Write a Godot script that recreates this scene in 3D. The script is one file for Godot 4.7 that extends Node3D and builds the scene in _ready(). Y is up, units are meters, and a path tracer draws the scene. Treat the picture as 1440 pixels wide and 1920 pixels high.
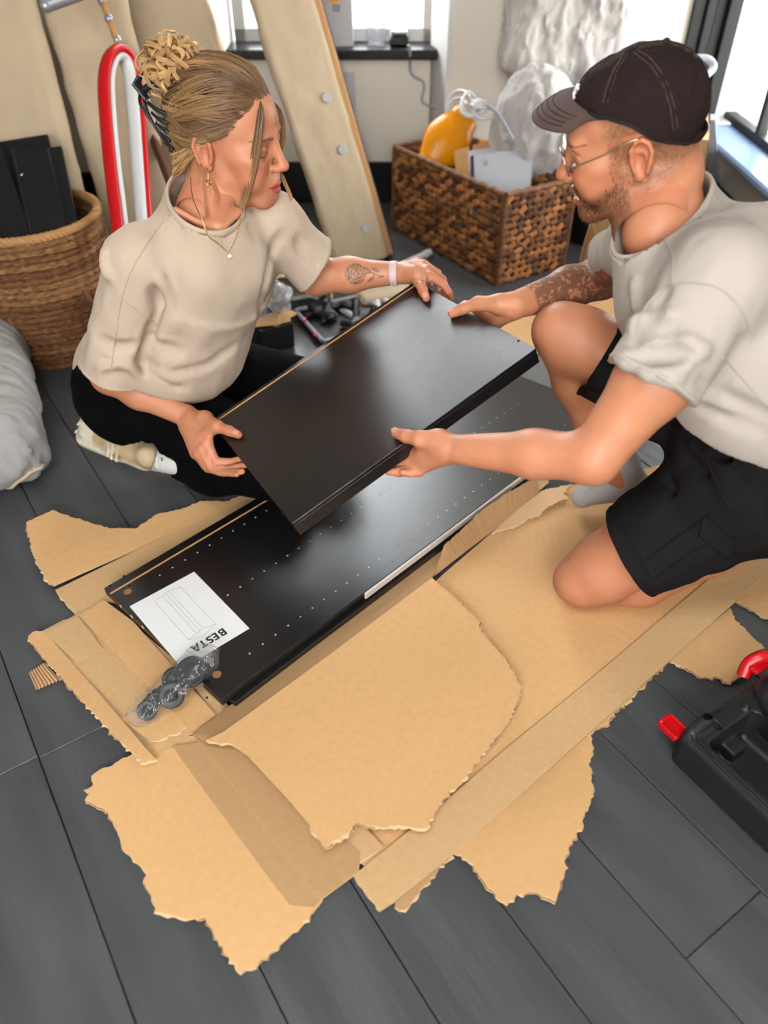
extends Node3D
# Two people unpacking a flat-pack cabinet on a dark painted plank floor.

var M := {}
var used := {}

func _ready():
	# camera
	var cam := Camera3D.new()
	cam.name = "camera"
	add_child(cam)
	var at := CameraAttributesPhysical.new()
	at.frustum_focal_length = 18.02
	at.frustum_focus_distance = 1.5
	at.exposure_aperture = 1.6
	at.frustum_near = 0.05
	at.frustum_far = 60.0
	cam.attributes = at
	cam.fov = 67.34
	cam.position = Vector3(0, 1.2025, 0)
	cam.rotation_degrees = Vector3(-40.7, 0, 0)
	cam.current = true
	# sky and exposure
	var env := Environment.new()
	var sky := Sky.new()
	var psm := ProceduralSkyMaterial.new()
	psm.sky_top_color = Color(0.92, 0.94, 0.96)
	psm.sky_horizon_color = Color(1.0, 0.985, 0.96)
	psm.ground_horizon_color = Color(0.95, 0.90, 0.84)
	psm.ground_bottom_color = Color(0.55, 0.52, 0.48)
	psm.sky_energy_multiplier = 9.0
	psm.ground_energy_multiplier = 7.5
	sky.sky_material = psm
	env.background_mode = Environment.BG_SKY
	env.sky = sky
	env.tonemap_mode = Environment.TONE_MAPPER_LINEAR
	env.tonemap_exposure = 0.096
	env.sdfgi_enabled = true
	env.ssao_enabled = true
	env.ssil_enabled = true
	var we := WorldEnvironment.new()
	we.name = "world_environment"
	we.environment = env
	add_child(we)
	# daylight entering by the windows
	window_light("daylight_right", Vector3(1.31, 0.95, -2.9), Vector3(-1, -0.12, 0), Vector2(1.0, 1.0), 0.5)
	window_light("daylight_front", Vector3(-0.25, 1.65, 1.72), Vector3(0, -0.25, -1), Vector2(2.2, 1.5), 14.0)
	window_light("daylight_roof", Vector3(-0.2, 2.78, 0.3), Vector3(0.001, -1, 0), Vector2(1.1, 0.85), 2.5)
	window_light("daylight_back", Vector3(-0.03, 1.55, -3.6), Vector3(0, -0.1, 1), Vector2(0.5, 1.8), 1.0)
	window_light("daylight_back_left", Vector3(-1.13, 2.0, -3.38), Vector3(0, -0.1, 1), Vector2(0.9, 1.3), 1.0)
	make_materials()
	room()
	cardboard()
	panels()
	background()
	foreground()
	people()

func window_light(called: String, p: Vector3, towards: Vector3, size: Vector2, energy: float):
	var l := AreaLight3D.new()
	l.name = called
	l.area_size = size
	l.light_energy = energy
	l.light_color = Color(1.0, 0.985, 0.965)
	l.area_range = 12.0
	l.area_attenuation = 2.0
	l.shadow_enabled = true
	add_child(l)
	l.position = p
	l.look_at(p + towards, Vector3.UP if absf(towards.y) < 0.9 else Vector3.FORWARD)

# ---------------------------------------------------------------- helpers
func numbered(called: String) -> String:
	if not used.has(called):
		used[called] = 0
		return called
	used[called] += 1
	return "%s_%03d" % [called, used[called]]

func thing(called: String, label: String, category: String, at := Vector3.ZERO, group := "") -> Node3D:
	var o := Node3D.new()
	o.name = numbered(called)
	add_child(o)
	o.position = at
	tag(o, label, category, group)
	return o

func tag(o: Node, label: String, category: String, group := "") -> Node:
	o.set_meta("label", label)
	o.set_meta("category", category)
	if group != "":
		o.set_meta("group", group)
	return o

func obj(called: String, mesh: Mesh, m: Material, parent: Node = null, at := Vector3.ZERO) -> MeshInstance3D:
	var o := MeshInstance3D.new()
	o.mesh = mesh
	o.material_override = m
	if parent == null:
		o.name = numbered(called)
		add_child(o)
	else:
		o.name = called
		parent.add_child(o, true)
		# part positions are given in the world; keep them there
		if parent is Node3D:
			at = at - world_at(parent)
	o.position = at
	return o

func world_at(n: Node) -> Vector3:
	var p := Vector3.ZERO
	while n is Node3D and n != self:
		p += (n as Node3D).position
		n = n.get_parent()
	return p

func struct(o: Node) -> Node:
	o.set_meta("kind", "structure")
	return o

func mat(key: String, c: Color, rough := 0.6, metal := 0.0) -> StandardMaterial3D:
	var m := StandardMaterial3D.new()
	m.resource_name = key
	m.albedo_color = c
	m.roughness = rough
	m.metallic = metal
	M[key] = m
	return m

func rgb(r: int, g: int, b: int) -> Color:
	return Color(r / 255.0, g / 255.0, b / 255.0)

func noise_tex(freq: float, octaves := 4, lo := Color.BLACK, hi := Color.WHITE, size := 512, seed_ := 1, kind := FastNoiseLite.TYPE_SIMPLEX_SMOOTH) -> NoiseTexture2D:
	var n := FastNoiseLite.new()
	n.noise_type = kind
	n.frequency = freq
	n.fractal_octaves = octaves
	n.seed = seed_
	var t := NoiseTexture2D.new()
	t.width = size
	t.height = size
	t.seamless = true
	t.noise = n
	var g := Gradient.new()
	g.set_color(0, lo)
	g.set_color(1, hi)
	t.color_ramp = g
	return t

func lin(c: Color) -> Color:
	return c.srgb_to_linear()

# a quad with its own flat normal, given clockwise seen from the front
func quad(st: SurfaceTool, a: Vector3, b: Vector3, c: Vector3, d: Vector3):
	for p in [a, b, c, a, c, d]:
		st.add_vertex(p)

func new_st() -> SurfaceTool:
	var st := SurfaceTool.new()
	st.begin(Mesh.PRIMITIVE_TRIANGLES)
	st.set_smooth_group(-1)
	return st

func commit(st: SurfaceTool) -> ArrayMesh:
	st.generate_normals()
	return st.commit()

# a box with chamfered edges, in any frame
func add_box(st: SurfaceTool, t: Transform3D, size: Vector3, ch := 0.002):
	var h := size * 0.5
	ch = minf(ch, minf(h.x, minf(h.y, h.z)) * 0.9)
	var ax := [Vector3.RIGHT, Vector3.UP, Vector3.BACK]
	for i in 3:
		for s in [-1.0, 1.0]:
			var n: Vector3 = ax[i] * s
			var u: Vector3 = ax[(i + 1) % 3]
			var w: Vector3 = ax[(i + 2) % 3]
			if s < 0:
				var q = u
				u = w
				w = q
			var hu := absf(u.dot(h)) - ch
			var hw := absf(w.dot(h)) - ch
			var c := n * absf(n.dot(h))
			# outward face: u x w = n ; clockwise seen from outside
			face(st, t, [c - u * hu - w * hw, c - u * hu + w * hw, c + u * hu + w * hw, c + u * hu - w * hw], n)
	if ch <= 0.0:
		return
	for i in 3:
		var a: Vector3 = ax[i]
		var u: Vector3 = ax[(i + 1) % 3]
		var w: Vector3 = ax[(i + 2) % 3]
		var ha := absf(a.dot(h)) - ch
		for su in [-1.0, 1.0]:
			for sw in [-1.0, 1.0]:
				var pu: Vector3 = u * su * absf(u.dot(h))
				var pw: Vector3 = w * sw * absf(w.dot(h))
				var iu: Vector3 = u * su * (absf(u.dot(h)) - ch)
				var iw: Vector3 = w * sw * (absf(w.dot(h)) - ch)
				face(st, t, [pu + iw - a * ha, pu + iw + a * ha, iu + pw + a * ha, iu + pw - a * ha], u * su + w * sw)
	for sx in [-1.0, 1.0]:
		for sy in [-1.0, 1.0]:
			for sz in [-1.0, 1.0]:
				var s := Vector3(sx, sy, sz)
				var i := (h - Vector3.ONE * ch) * s
				face(st, t, [i + Vector3(sx * ch, 0, 0), i + Vector3(0, sy * ch, 0), i + Vector3(0, 0, sz * ch)], s)

func face(st: SurfaceTool, t: Transform3D, pts: Array, n: Vector3):
	# turn it so that it is clockwise seen from the side n points to
	var g: Vector3 = (pts[1] - pts[0]).cross(pts[2] - pts[0])
	if g.dot(n) > 0:
		pts.reverse()
	for i in range(1, pts.size() - 1):
		for p in [pts[0], pts[i], pts[i + 1]]:
			st.set_uv(Vector2(p.x, p.z) + Vector2(p.y, p.y) * 0.31)
			st.add_vertex(t * p)

func box_mesh(size: Vector3, ch := 0.002, t := Transform3D.IDENTITY) -> ArrayMesh:
	var st := new_st()
	add_box(st, t, size, ch)
	return commit(st)

# frame whose y axis points along d
func frame_y(at: Vector3, d: Vector3, side := Vector3.ZERO) -> Transform3D:
	var y := d.normalized()
	var x := side - y * side.dot(y)
	if x.length() < 1e-4:
		x = y.cross(Vector3.FORWARD if absf(y.z) < 0.9 else Vector3.RIGHT)
	x = x.normalized()
	return Transform3D(Basis(x, y, x.cross(y)), at)

func frame_x(at: Vector3, x: Vector3, up := Vector3.UP) -> Transform3D:
	x = x.normalized()
	var z := x.cross(up).normalized()
	return Transform3D(Basis(x, z.cross(x), z), at)

# a swept tube through points; radii per point or one; flat squashes the second axis
func add_tube(st: SurfaceTool, pts: Array, radii, sides := 8, caps := true, flat := 1.0, closed := false, up := Vector3.ZERO, smooth := true):
	var n := pts.size()
	var rings := []
	var x := Vector3.ZERO
	for i in n:
		var a: Vector3 = pts[(i - 1 + n) % n] if (i > 0 or closed) else pts[i]
		var b: Vector3 = pts[(i + 1) % n] if (i < n - 1 or closed) else pts[i]
		var d := (b - a).normalized()
		if i == 0:
			x = up if up != Vector3.ZERO else (d.cross(Vector3.UP) if absf(d.y) < 0.9 else d.cross(Vector3.RIGHT))
		x = (x - d * x.dot(d)).normalized()
		var y := d.cross(x)
		var r: float = radii[i] if radii is Array else radii
		var ring := []
		for k in sides:
			var t := TAU * k / sides
			ring.append(pts[i] + x * cos(t) * r + y * sin(t) * r * flat)
		rings.append(ring)
	st.set_smooth_group(1 if smooth else -1)
	var last := n if closed else n - 1
	for i in last:
		var p: Array = rings[i]
		var q: Array = rings[(i + 1) % n]
		for k in sides:
			var k2 := (k + 1) % sides
			st.set_uv(Vector2(float(k) / sides, i))
			quad(st, p[k], p[k2], q[k2], q[k])
	if caps and not closed:
		st.set_smooth_group(-1)
		for k in range(1, sides - 1):
			for v in [rings[0][0], rings[0][k + 1], rings[0][k]]:
				st.add_vertex(v)
			for v in [rings[n - 1][0], rings[n - 1][k], rings[n - 1][k + 1]]:
				st.add_vertex(v)

func tube_mesh(pts: Array, radii, sides := 8, caps := true, flat := 1.0, closed := false, up := Vector3.ZERO) -> ArrayMesh:
	var st := new_st()
	add_tube(st, pts, radii, sides, caps, flat, closed, up)
	return commit(st)

# smooth curve through the given points
func curve(pts: Array, per := 6, closed := false) -> Array:
	var out := []
	var n := pts.size()
	var segs := n if closed else n - 1
	for i in segs:
		var p0: Vector3 = pts[(i - 1 + n) % n] if (closed or i > 0) else pts[0]
		var p1: Vector3 = pts[i]
		var p2: Vector3 = pts[(i + 1) % n]
		var p3: Vector3 = pts[(i + 2) % n] if (closed or i + 2 < n) else pts[n - 1]
		for k in per:
			var t := float(k) / per
			out.append(0.5 * ((2.0 * p1) + (p2 - p0) * t + (2.0 * p0 - 5.0 * p1 + 4.0 * p2 - p3) * t * t + (3.0 * p1 - p0 - 3.0 * p2 + p3) * t * t * t))
	if not closed:
		out.append(pts[n - 1])
	return out

# turned profile: Vector2(radius, height) from bottom to top, outside first
func lathe_mesh(profile: Array, sides := 24, wobble = null, t := Transform3D.IDENTITY) -> ArrayMesh:
	var st := new_st()
	st.set_smooth_group(1)
	var ring := func(i: int, k: int) -> Vector3:
		var p: Vector2 = profile[i]
		var an := TAU * k / sides
		var r := p.x
		if wobble != null:
			r += wobble.call(an, p.y)
		return t * Vector3(cos(an) * r, p.y, sin(an) * r)
	for i in profile.size() - 1:
		for k in sides:
			quad(st, ring.call(i, k), ring.call(i + 1, k), ring.call(i + 1, (k + 1) % sides), ring.call(i, (k + 1) % sides))
	return commit(st)


# ---------------------------------------------------------------- bodies and cloth: distance field on a grid, meshed as surface nets
class Hull:
	var v := PackedVector3Array()
	var n := PackedVector3Array()
	var c := PackedColorArray()
	var i := PackedInt32Array()
	func mesh() -> ArrayMesh:
		var a := []
		a.resize(Mesh.ARRAY_MAX)
		a[Mesh.ARRAY_VERTEX] = v
		a[Mesh.ARRAY_NORMAL] = n
		if c.size() == v.size():
			a[Mesh.ARRAY_COLOR] = c
		a[Mesh.ARRAY_INDEX] = i
		var m := ArrayMesh.new()
		m.add_surface_from_arrays(Mesh.PRIMITIVE_TRIANGLES, a)
		return m

class Sdf:
	var lo: Vector3
	var c: float
	var nx: int
	var ny: int
	var nz: int
	var v := PackedFloat32Array()
	var fr := Transform3D.IDENTITY   # local frame of the grid in the world
	var inv := Transform3D.IDENTITY
	var flip := false
	func _init(a: Vector3, b: Vector3, cell: float, frame := Transform3D.IDENTITY):
		lo = a
		c = cell
		nx = int((b.x - a.x) / cell) + 2
		ny = int((b.y - a.y) / cell) + 2
		nz = int((b.z - a.z) / cell) + 2
		v.resize(nx * ny * nz)
		v.fill(1.0)
		fr = frame
		inv = frame.affine_inverse()
		flip = frame.basis.determinant() < 0.0

	# tapered capsule; mode 0 joins, 1 carves, 2 joins with a flattened section (along axis sq by factor s)
	func cone(a: Vector3, b: Vector3, ra: float, rb: float, k := 0.012, carve := false, sq := Vector3.ZERO, s := 1.0):
		var m := maxf(ra, rb) * maxf(1.0, s) + 1.3 * k + 2.5 * c
		var p0 := ((Vector3(minf(a.x, b.x), minf(a.y, b.y), minf(a.z, b.z)) - Vector3.ONE * m - lo) / c).floor()
		var p1 := ((Vector3(maxf(a.x, b.x), maxf(a.y, b.y), maxf(a.z, b.z)) + Vector3.ONE * m - lo) / c).ceil()
		var x0 := maxi(0, int(p0.x))
		var x1 := mini(nx - 1, int(p1.x))
		var y0 := maxi(0, int(p0.y))
		var y1 := mini(ny - 1, int(p1.y))
		var z0 := maxi(0, int(p0.z))
		var z1 := mini(nz - 1, int(p1.z))
		var ba := b - a
		var bb := maxf(ba.length_squared(), 1e-9)
		var flat := sq != Vector3.ZERO
		var g := (1.0 / s - 1.0)
		var sn := sq.normalized()
		var dr := rb - ra
		var dx := Vector3(c, 0, 0)
		var ik := 1.0 / maxf(k, 1e-6)
		for z in range(z0, z1 + 1):
			for y in range(y0, y1 + 1):
				var idx := (z * ny + y) * nx + x0
				var q := lo + Vector3(x0, y, z) * c - a
				for x in range(x0, x1 + 1):
					var w := q
					if flat:
						w = q + sn * (q.dot(sn) * g)
					var t := clampf(w.dot(ba) / bb, 0.0, 1.0)
					var d := (w - ba * t).length() - ra - dr * t
					var e := v[idx]
					if carve:
						d = -d
						var h := k - absf(d - e)
						if h > 0.0:
							v[idx] = maxf(d, e) + h * h * 0.25 * ik
						elif d > e:
							v[idx] = d
					else:
						var h := k - absf(d - e)
						if h > 0.0:
							v[idx] = minf(d, e) - h * h * 0.25 * ik
						elif d < e:
							v[idx] = d
					idx += 1
					q += dx

	# ellipsoid with its own axes
	func ell(o: Vector3, r: Vector3, k := 0.012, carve := false, bs := Basis.IDENTITY):
		var m := 1.3 * k + 2.5 * c
		var ex := Vector3(absf(bs.x.x) * r.x + absf(bs.y.x) * r.y + absf(bs.z.x) * r.z, absf(bs.x.y) * r.x + absf(bs.y.y) * r.y + absf(bs.z.y) * r.z, absf(bs.x.z) * r.x + absf(bs.y.z) * r.y + absf(bs.z.z) * r.z) + Vector3.ONE * m
		var p0 := ((o - ex - lo) / c).floor()
		var p1 := ((o + ex - lo) / c).ceil()
		var x0 := maxi(0, int(p0.x))
		var x1 := mini(nx - 1, int(p1.x))
		var y0 := maxi(0, int(p0.y))
		var y1 := mini(ny - 1, int(p1.y))
		var z0 := maxi(0, int(p0.z))
		var z1 := mini(nz - 1, int(p1.z))
		var tr := bs.transposed()
		var ir := Vector3.ONE / r
		var ir2 := ir * ir
		var dx := tr * Vector3(c, 0, 0)
		var ik := 1.0 / maxf(k, 1e-6)
		var rmin := minf(r.x, minf(r.y, r.z))
		for z in range(z0, z1 + 1):
			for y in range(y0, y1 + 1):
				var idx := (z * ny + y) * nx + x0
				var q := tr * (lo + Vector3(x0, y, z) * c - o)
				for x in range(x0, x1 + 1):
					var k0 := (q * ir).length()
					var k1 := (q * ir2).length()
					var d := k0 * (k0 - 1.0) / k1 if k1 > 1e-6 else -rmin
					var e := v[idx]
					if carve:
						d = -d
						var h := k - absf(d - e)
						if h > 0.0:
							v[idx] = maxf(d, e) + h * h * 0.25 * ik
						elif d > e:
							v[idx] = d
					else:
						var h := k - absf(d - e)
						if h > 0.0:
							v[idx] = minf(d, e) - h * h * 0.25 * ik
						elif d < e:
							v[idx] = d
					idx += 1
					q += dx

	# block with rounded edges, in its own axes
	func box(o: Vector3, half: Vector3, bs := Basis.IDENTITY, rnd := 0.02, k := 0.01, carve := false):
		var tr := bs.transposed()
		var h3 := half - Vector3.ONE * rnd
		var ik := 1.0 / maxf(k, 1e-6)
		var idx := 0
		var rad := half.length() + 3.0 * c + k
		for z in nz:
			for y in ny:
				for x in nx:
					var p := lo + Vector3(x, y, z) * c - o
					if p.length_squared() < rad * rad:
						var q := (tr * p).abs() - h3
						var d := q.max(Vector3.ZERO).length() + minf(maxf(q.x, maxf(q.y, q.z)), 0.0) - rnd
						var e := v[idx]
						if carve:
							d = -d
							var h := k - absf(d - e)
							if h > 0.0:
								v[idx] = maxf(d, e) + h * h * 0.25 * ik
							elif d > e:
								v[idx] = d
						else:
							var h := k - absf(d - e)
							if h > 0.0:
								v[idx] = minf(d, e) - h * h * 0.25 * ik
							elif d < e:
								v[idx] = d
					idx += 1

	# keep only what lies below the plane through p with normal n (n points to what goes), near `round_` within radius rad
	func cut(p: Vector3, n: Vector3, rad := 1e9, k := 0.004):
		n = n.normalized()
		var r3 := Vector3.ONE * minf(rad, 9.0)
		var p0 := ((p - r3 - lo) / c).floor()
		var p1 := ((p + r3 - lo) / c).ceil()
		var x0 := maxi(0, int(p0.x))
		var x1 := mini(nx - 1, int(p1.x))
		var y0 := maxi(0, int(p0.y))
		var y1 := mini(ny - 1, int(p1.y))
		var z0 := maxi(0, int(p0.z))
		var z1 := mini(nz - 1, int(p1.z))
		var rr := rad * rad
		for z in range(z0, z1 + 1):
			for y in range(y0, y1 + 1):
				var idx := (z * ny + y) * nx + x0
				var q := lo + Vector3(x0, y, z) * c - p
				for x in range(x0, x1 + 1):
					var e := v[idx]
					if e < 0.05 and q.length_squared() < rr:
						var d := q.dot(n)
						if d > e:
							v[idx] = d
					idx += 1
					q.x += c

	# roughen: noise of amplitude amp where the surface is near
	func noise(f: FastNoiseLite, amp: float, stretch := Vector3.ONE):
		var band := amp + 3.0 * c
		var idx := 0
		for z in nz:
			for y in ny:
				for x in nx:
					if absf(v[idx]) < band:
						var p := (lo + Vector3(x, y, z) * c) * stretch
						v[idx] += f.get_noise_3d(p.x, p.y, p.z) * amp
					idx += 1

	func at(p: Vector3) -> float:
		var q := (p - lo) / c
		var x := clampi(int(q.x + 0.5), 0, nx - 1)
		var y := clampi(int(q.y + 0.5), 0, ny - 1)
		var z := clampi(int(q.z + 0.5), 0, nz - 1)
		return v[(z * ny + y) * nx + x]

	# trilinear value and slope
	func value(p: Vector3) -> float:
		var q := (p - lo) / c
		var x := clampi(int(q.x), 0, nx - 2)
		var y := clampi(int(q.y), 0, ny - 2)
		var z := clampi(int(q.z), 0, nz - 2)
		var t := q - Vector3(x, y, z)
		var i := (z * ny + y) * nx + x
		var sy := nx
		var sz := nx * ny
		var a := lerpf(lerpf(v[i], v[i + 1], t.x), lerpf(v[i + sy], v[i + sy + 1], t.x), t.y)
		var b := lerpf(lerpf(v[i + sz], v[i + sz + 1], t.x), lerpf(v[i + sz + sy], v[i + sz + sy + 1], t.x), t.y)
		return lerpf(a, b, t.z)

	# bring a point onto the surface, `off` outside it
	func stick(p: Vector3, off := 0.0) -> Vector3:
		for k in 8:
			var h := c
			var g := Vector3(value(p + Vector3(h, 0, 0)) - value(p - Vector3(h, 0, 0)), value(p + Vector3(0, h, 0)) - value(p - Vector3(0, h, 0)), value(p + Vector3(0, 0, h)) - value(p - Vector3(0, 0, h))) / (2.0 * h)
			if g.length() < 1e-3:
				break
			p -= g.normalized() * clampf((value(p) - off) / maxf(g.length(), 0.3), -0.03, 0.03)
		return p

	# where lines along -n, started on an ellipse round o, meet the surface
	func ring(o: Vector3, n: Vector3, ex: Vector3, ey: Vector3, count: int) -> Array:
		var hs := []
		for i in count:
			var t := TAU * i / count
			var p := o + ex * cos(t) + ey * sin(t)
			var h := 0.12
			while h > -0.12 and value(p + n * h) > 0.0:
				h -= 0.003
			hs.append(h)
		for pass_ in 2:
			var sm := []
			for i in count:
				sm.append((hs[i - 1] + hs[i] * 2.0 + hs[(i + 1) % count]) * 0.25)
			hs = sm
		var out := []
		for i in count:
			var t := TAU * i / count
			out.append(o + ex * cos(t) + ey * sin(t) + n * hs[i])
		return out

	# add the surface to a skin; tint(local position, local normal) gives its colour; nothing past the plane (off, away) is kept: an open end
	func emit(s: Hull, tint = null, off := Vector3.ZERO, away := Vector3.ZERO):
		var thr := 4.0 * c
		var sx := 1
		var sy := nx
		var sz := nx * ny
		var id := PackedInt32Array()
		id.resize(nx * ny * nz)
		id.fill(-1)
		for z in nz - 1:
			for y in ny - 1:
				var i0 := (z * ny + y) * nx
				for x in nx - 1:
					var a := v[i0 + x]
					if a > thr or a < -thr:
						continue
					var i := i0 + x
					var b := v[i + 1]
					var d := v[i + sy]
					var e := v[i + sy + 1]
					var f := v[i + sz]
					var g := v[i + sz + 1]
					var h := v[i + sz + sy]
					var j := v[i + sz + sy + 1]
					var neg := int(a < 0) + int(b < 0) + int(d < 0) + int(e < 0) + int(f < 0) + int(g < 0) + int(h < 0) + int(j < 0)
					if neg == 0 or neg == 8:
						continue
					var p := Vector3.ZERO
					var m := 0
					if (a < 0) != (b < 0):
						p += Vector3(a / (a - b), 0, 0)
						m += 1
					if (d < 0) != (e < 0):
						p += Vector3(d / (d - e), 1, 0)
						m += 1
					if (f < 0) != (g < 0):
						p += Vector3(f / (f - g), 0, 1)
						m += 1
					if (h < 0) != (j < 0):
						p += Vector3(h / (h - j), 1, 1)
						m += 1
					if (a < 0) != (d < 0):
						p += Vector3(0, a / (a - d), 0)
						m += 1
					if (b < 0) != (e < 0):
						p += Vector3(1, b / (b - e), 0)
						m += 1
					if (f < 0) != (h < 0):
						p += Vector3(0, f / (f - h), 1)
						m += 1
					if (g < 0) != (j < 0):
						p += Vector3(1, g / (g - j), 1)
						m += 1
					if (a < 0) != (f < 0):
						p += Vector3(0, 0, a / (a - f))
						m += 1
					if (b < 0) != (g < 0):
						p += Vector3(1, 0, b / (b - g))
						m += 1
					if (d < 0) != (h < 0):
						p += Vector3(0, 1, d / (d - h))
						m += 1
					if (e < 0) != (j < 0):
						p += Vector3(1, 1, e / (e - j))
						m += 1
					var nrm := Vector3(b + e + g + j - a - d - f - h, d + e + h + j - a - b - f - g, f + g + h + j - a - b - d - e)
					p = lo + (Vector3(x, y, z) + p / m) * c
					if away != Vector3.ZERO and (p - off).dot(away) > 0.0:
						continue
					id[i] = s.v.size()
					s.v.append(fr * p)
					nrm = nrm.normalized()
					s.n.append((fr.basis * nrm).normalized())
					if tint != null:
						s.c.append(tint.call(p, nrm))
		for z in range(1, nz - 1):
			for y in range(1, ny - 1):
				var i0 := (z * ny + y) * nx
				for x in range(1, nx - 1):
					var i := i0 + x
					if id[i] < 0:
						continue
					var a := v[i] < 0
					if a != (v[i + 1] < 0):
						turn(s, id[i], id[i - sy], id[i - sy - sz], id[i - sz], a)
					if a != (v[i + sy] < 0):
						turn(s, id[i], id[i - sz], id[i - sx - sz], id[i - sx], a)
					if a != (v[i + sz] < 0):
						turn(s, id[i], id[i - sx], id[i - sx - sy], id[i - sy], a)

	func turn(s: Hull, a: int, b: int, d: int, e: int, inside: bool):
		if a < 0 or b < 0 or d < 0 or e < 0:
			return
		if inside != flip:
			s.i.append_array(PackedInt32Array([a, d, b, a, e, d]))
		else:
			s.i.append_array(PackedInt32Array([a, b, d, a, d, e]))


# ---------------------------------------------------------------- materials
func make_materials():
	var m: StandardMaterial3D
	m = mat("floor_paint", rgb(88, 89, 90), 0.40)
	m.uv1_scale = Vector3(2.6, 0.5, 1)
	m.albedo_texture = noise_tex(0.006, 4, Color(0.80, 0.80, 0.80), Color(1, 1, 1), 512, 3)
	m.heightmap_enabled = true
	m.heightmap_texture = noise_tex(0.012, 5, Color(0.2, 0.2, 0.2), Color(0.9, 0.9, 0.9), 1024, 8)
	m.heightmap_scale = 0.13
	m.roughness_texture = noise_tex(0.01, 3, Color(0.75, 0.75, 0.75), Color(1, 1, 1), 512, 5)
	mat("floor_gap", rgb(12, 12, 13), 0.9)
	m = mat("wall_paint", rgb(246, 236, 220), 0.85)
	mat("wall_white", rgb(240, 238, 232), 0.8)
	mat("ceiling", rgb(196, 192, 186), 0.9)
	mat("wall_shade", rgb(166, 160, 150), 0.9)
	mat("black_gloss", rgb(22, 24, 26), 0.3)
	mat("frame_black", rgb(34, 35, 35), 0.45)
	mat("blue_sill", rgb(140, 165, 200), 0.25)
	m = mat("glass", Color(1, 1, 1, 0.06), 0.02)
	m.transparency = BaseMaterial3D.TRANSPARENCY_ALPHA
	m = mat("card", rgb(229, 180, 122), 0.78)
	m.uv1_triplanar = true
	m.uv1_world_triplanar = true
	m.uv1_scale = Vector3(2.2, 2.2, 2.2)
	m.albedo_texture = noise_tex(0.05, 5, Color(0.955, 0.95, 0.94), Color(1, 1, 1), 512, 11)
	m.heightmap_enabled = true
	m.heightmap_texture = noise_tex(0.03, 4, Color(0.3, 0.3, 0.3), Color(0.7, 0.7, 0.7), 512, 12)
	m.heightmap_scale = 0.10
	m = m.duplicate()
	m.albedo_color = rgb(216, 175, 124)
	m.resource_name = "card_pale"
	M["card_pale"] = m
	m = M.card.duplicate()
	m.albedo_color = rgb(196, 154, 106)
	m.resource_name = "card_dull"
	M["card_dull"] = m
	mat("card_torn", rgb(222, 184, 138), 0.95)
	mat("card_core", rgb(150, 108, 66), 0.95)
	m = mat("blackwood", rgb(18, 17, 19), 0.32)
	m.metallic_specular = 0.65
	m.clearcoat_enabled = true
	m.clearcoat = 0.4
	m.clearcoat_roughness = 0.30
	m.uv1_scale = Vector3(0.9, 26, 1)
	m.heightmap_enabled = true
	m.heightmap_texture = noise_tex(0.018, 4, Color(0.2, 0.2, 0.2), Color(0.8, 0.8, 0.8), 1024, 21)
	m.heightmap_scale = 0.03
	m.roughness_texture = noise_tex(0.014, 4, Color(0.90, 0.90, 0.90), Color(1, 1, 1), 512, 22)
	mat("mdf", rgb(214, 164, 106), 0.7)
	mat("pin", rgb(190, 178, 160), 0.6)
	mat("plug", rgb(150, 104, 62), 0.8)
	mat("paper", rgb(244, 242, 238), 0.7)
	mat("ink", rgb(38, 37, 38), 0.8)
	mat("ink_pale", rgb(188, 187, 186), 0.8)
	mat("foam", rgb(226, 214, 200), 0.8)
	m = mat("clear_plastic", Color(0.95, 0.95, 0.95, 0.05), 0.10)
	m.transparency = BaseMaterial3D.TRANSPARENCY_ALPHA
	mat("black_plastic", rgb(34, 35, 37), 0.38)
	mat("black_plastic_matt", rgb(36, 37, 38), 0.42)
	mat("red_plastic", rgb(205, 14, 24), 0.3)
	mat("steel", rgb(200, 200, 202), 0.25, 1.0)

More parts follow.
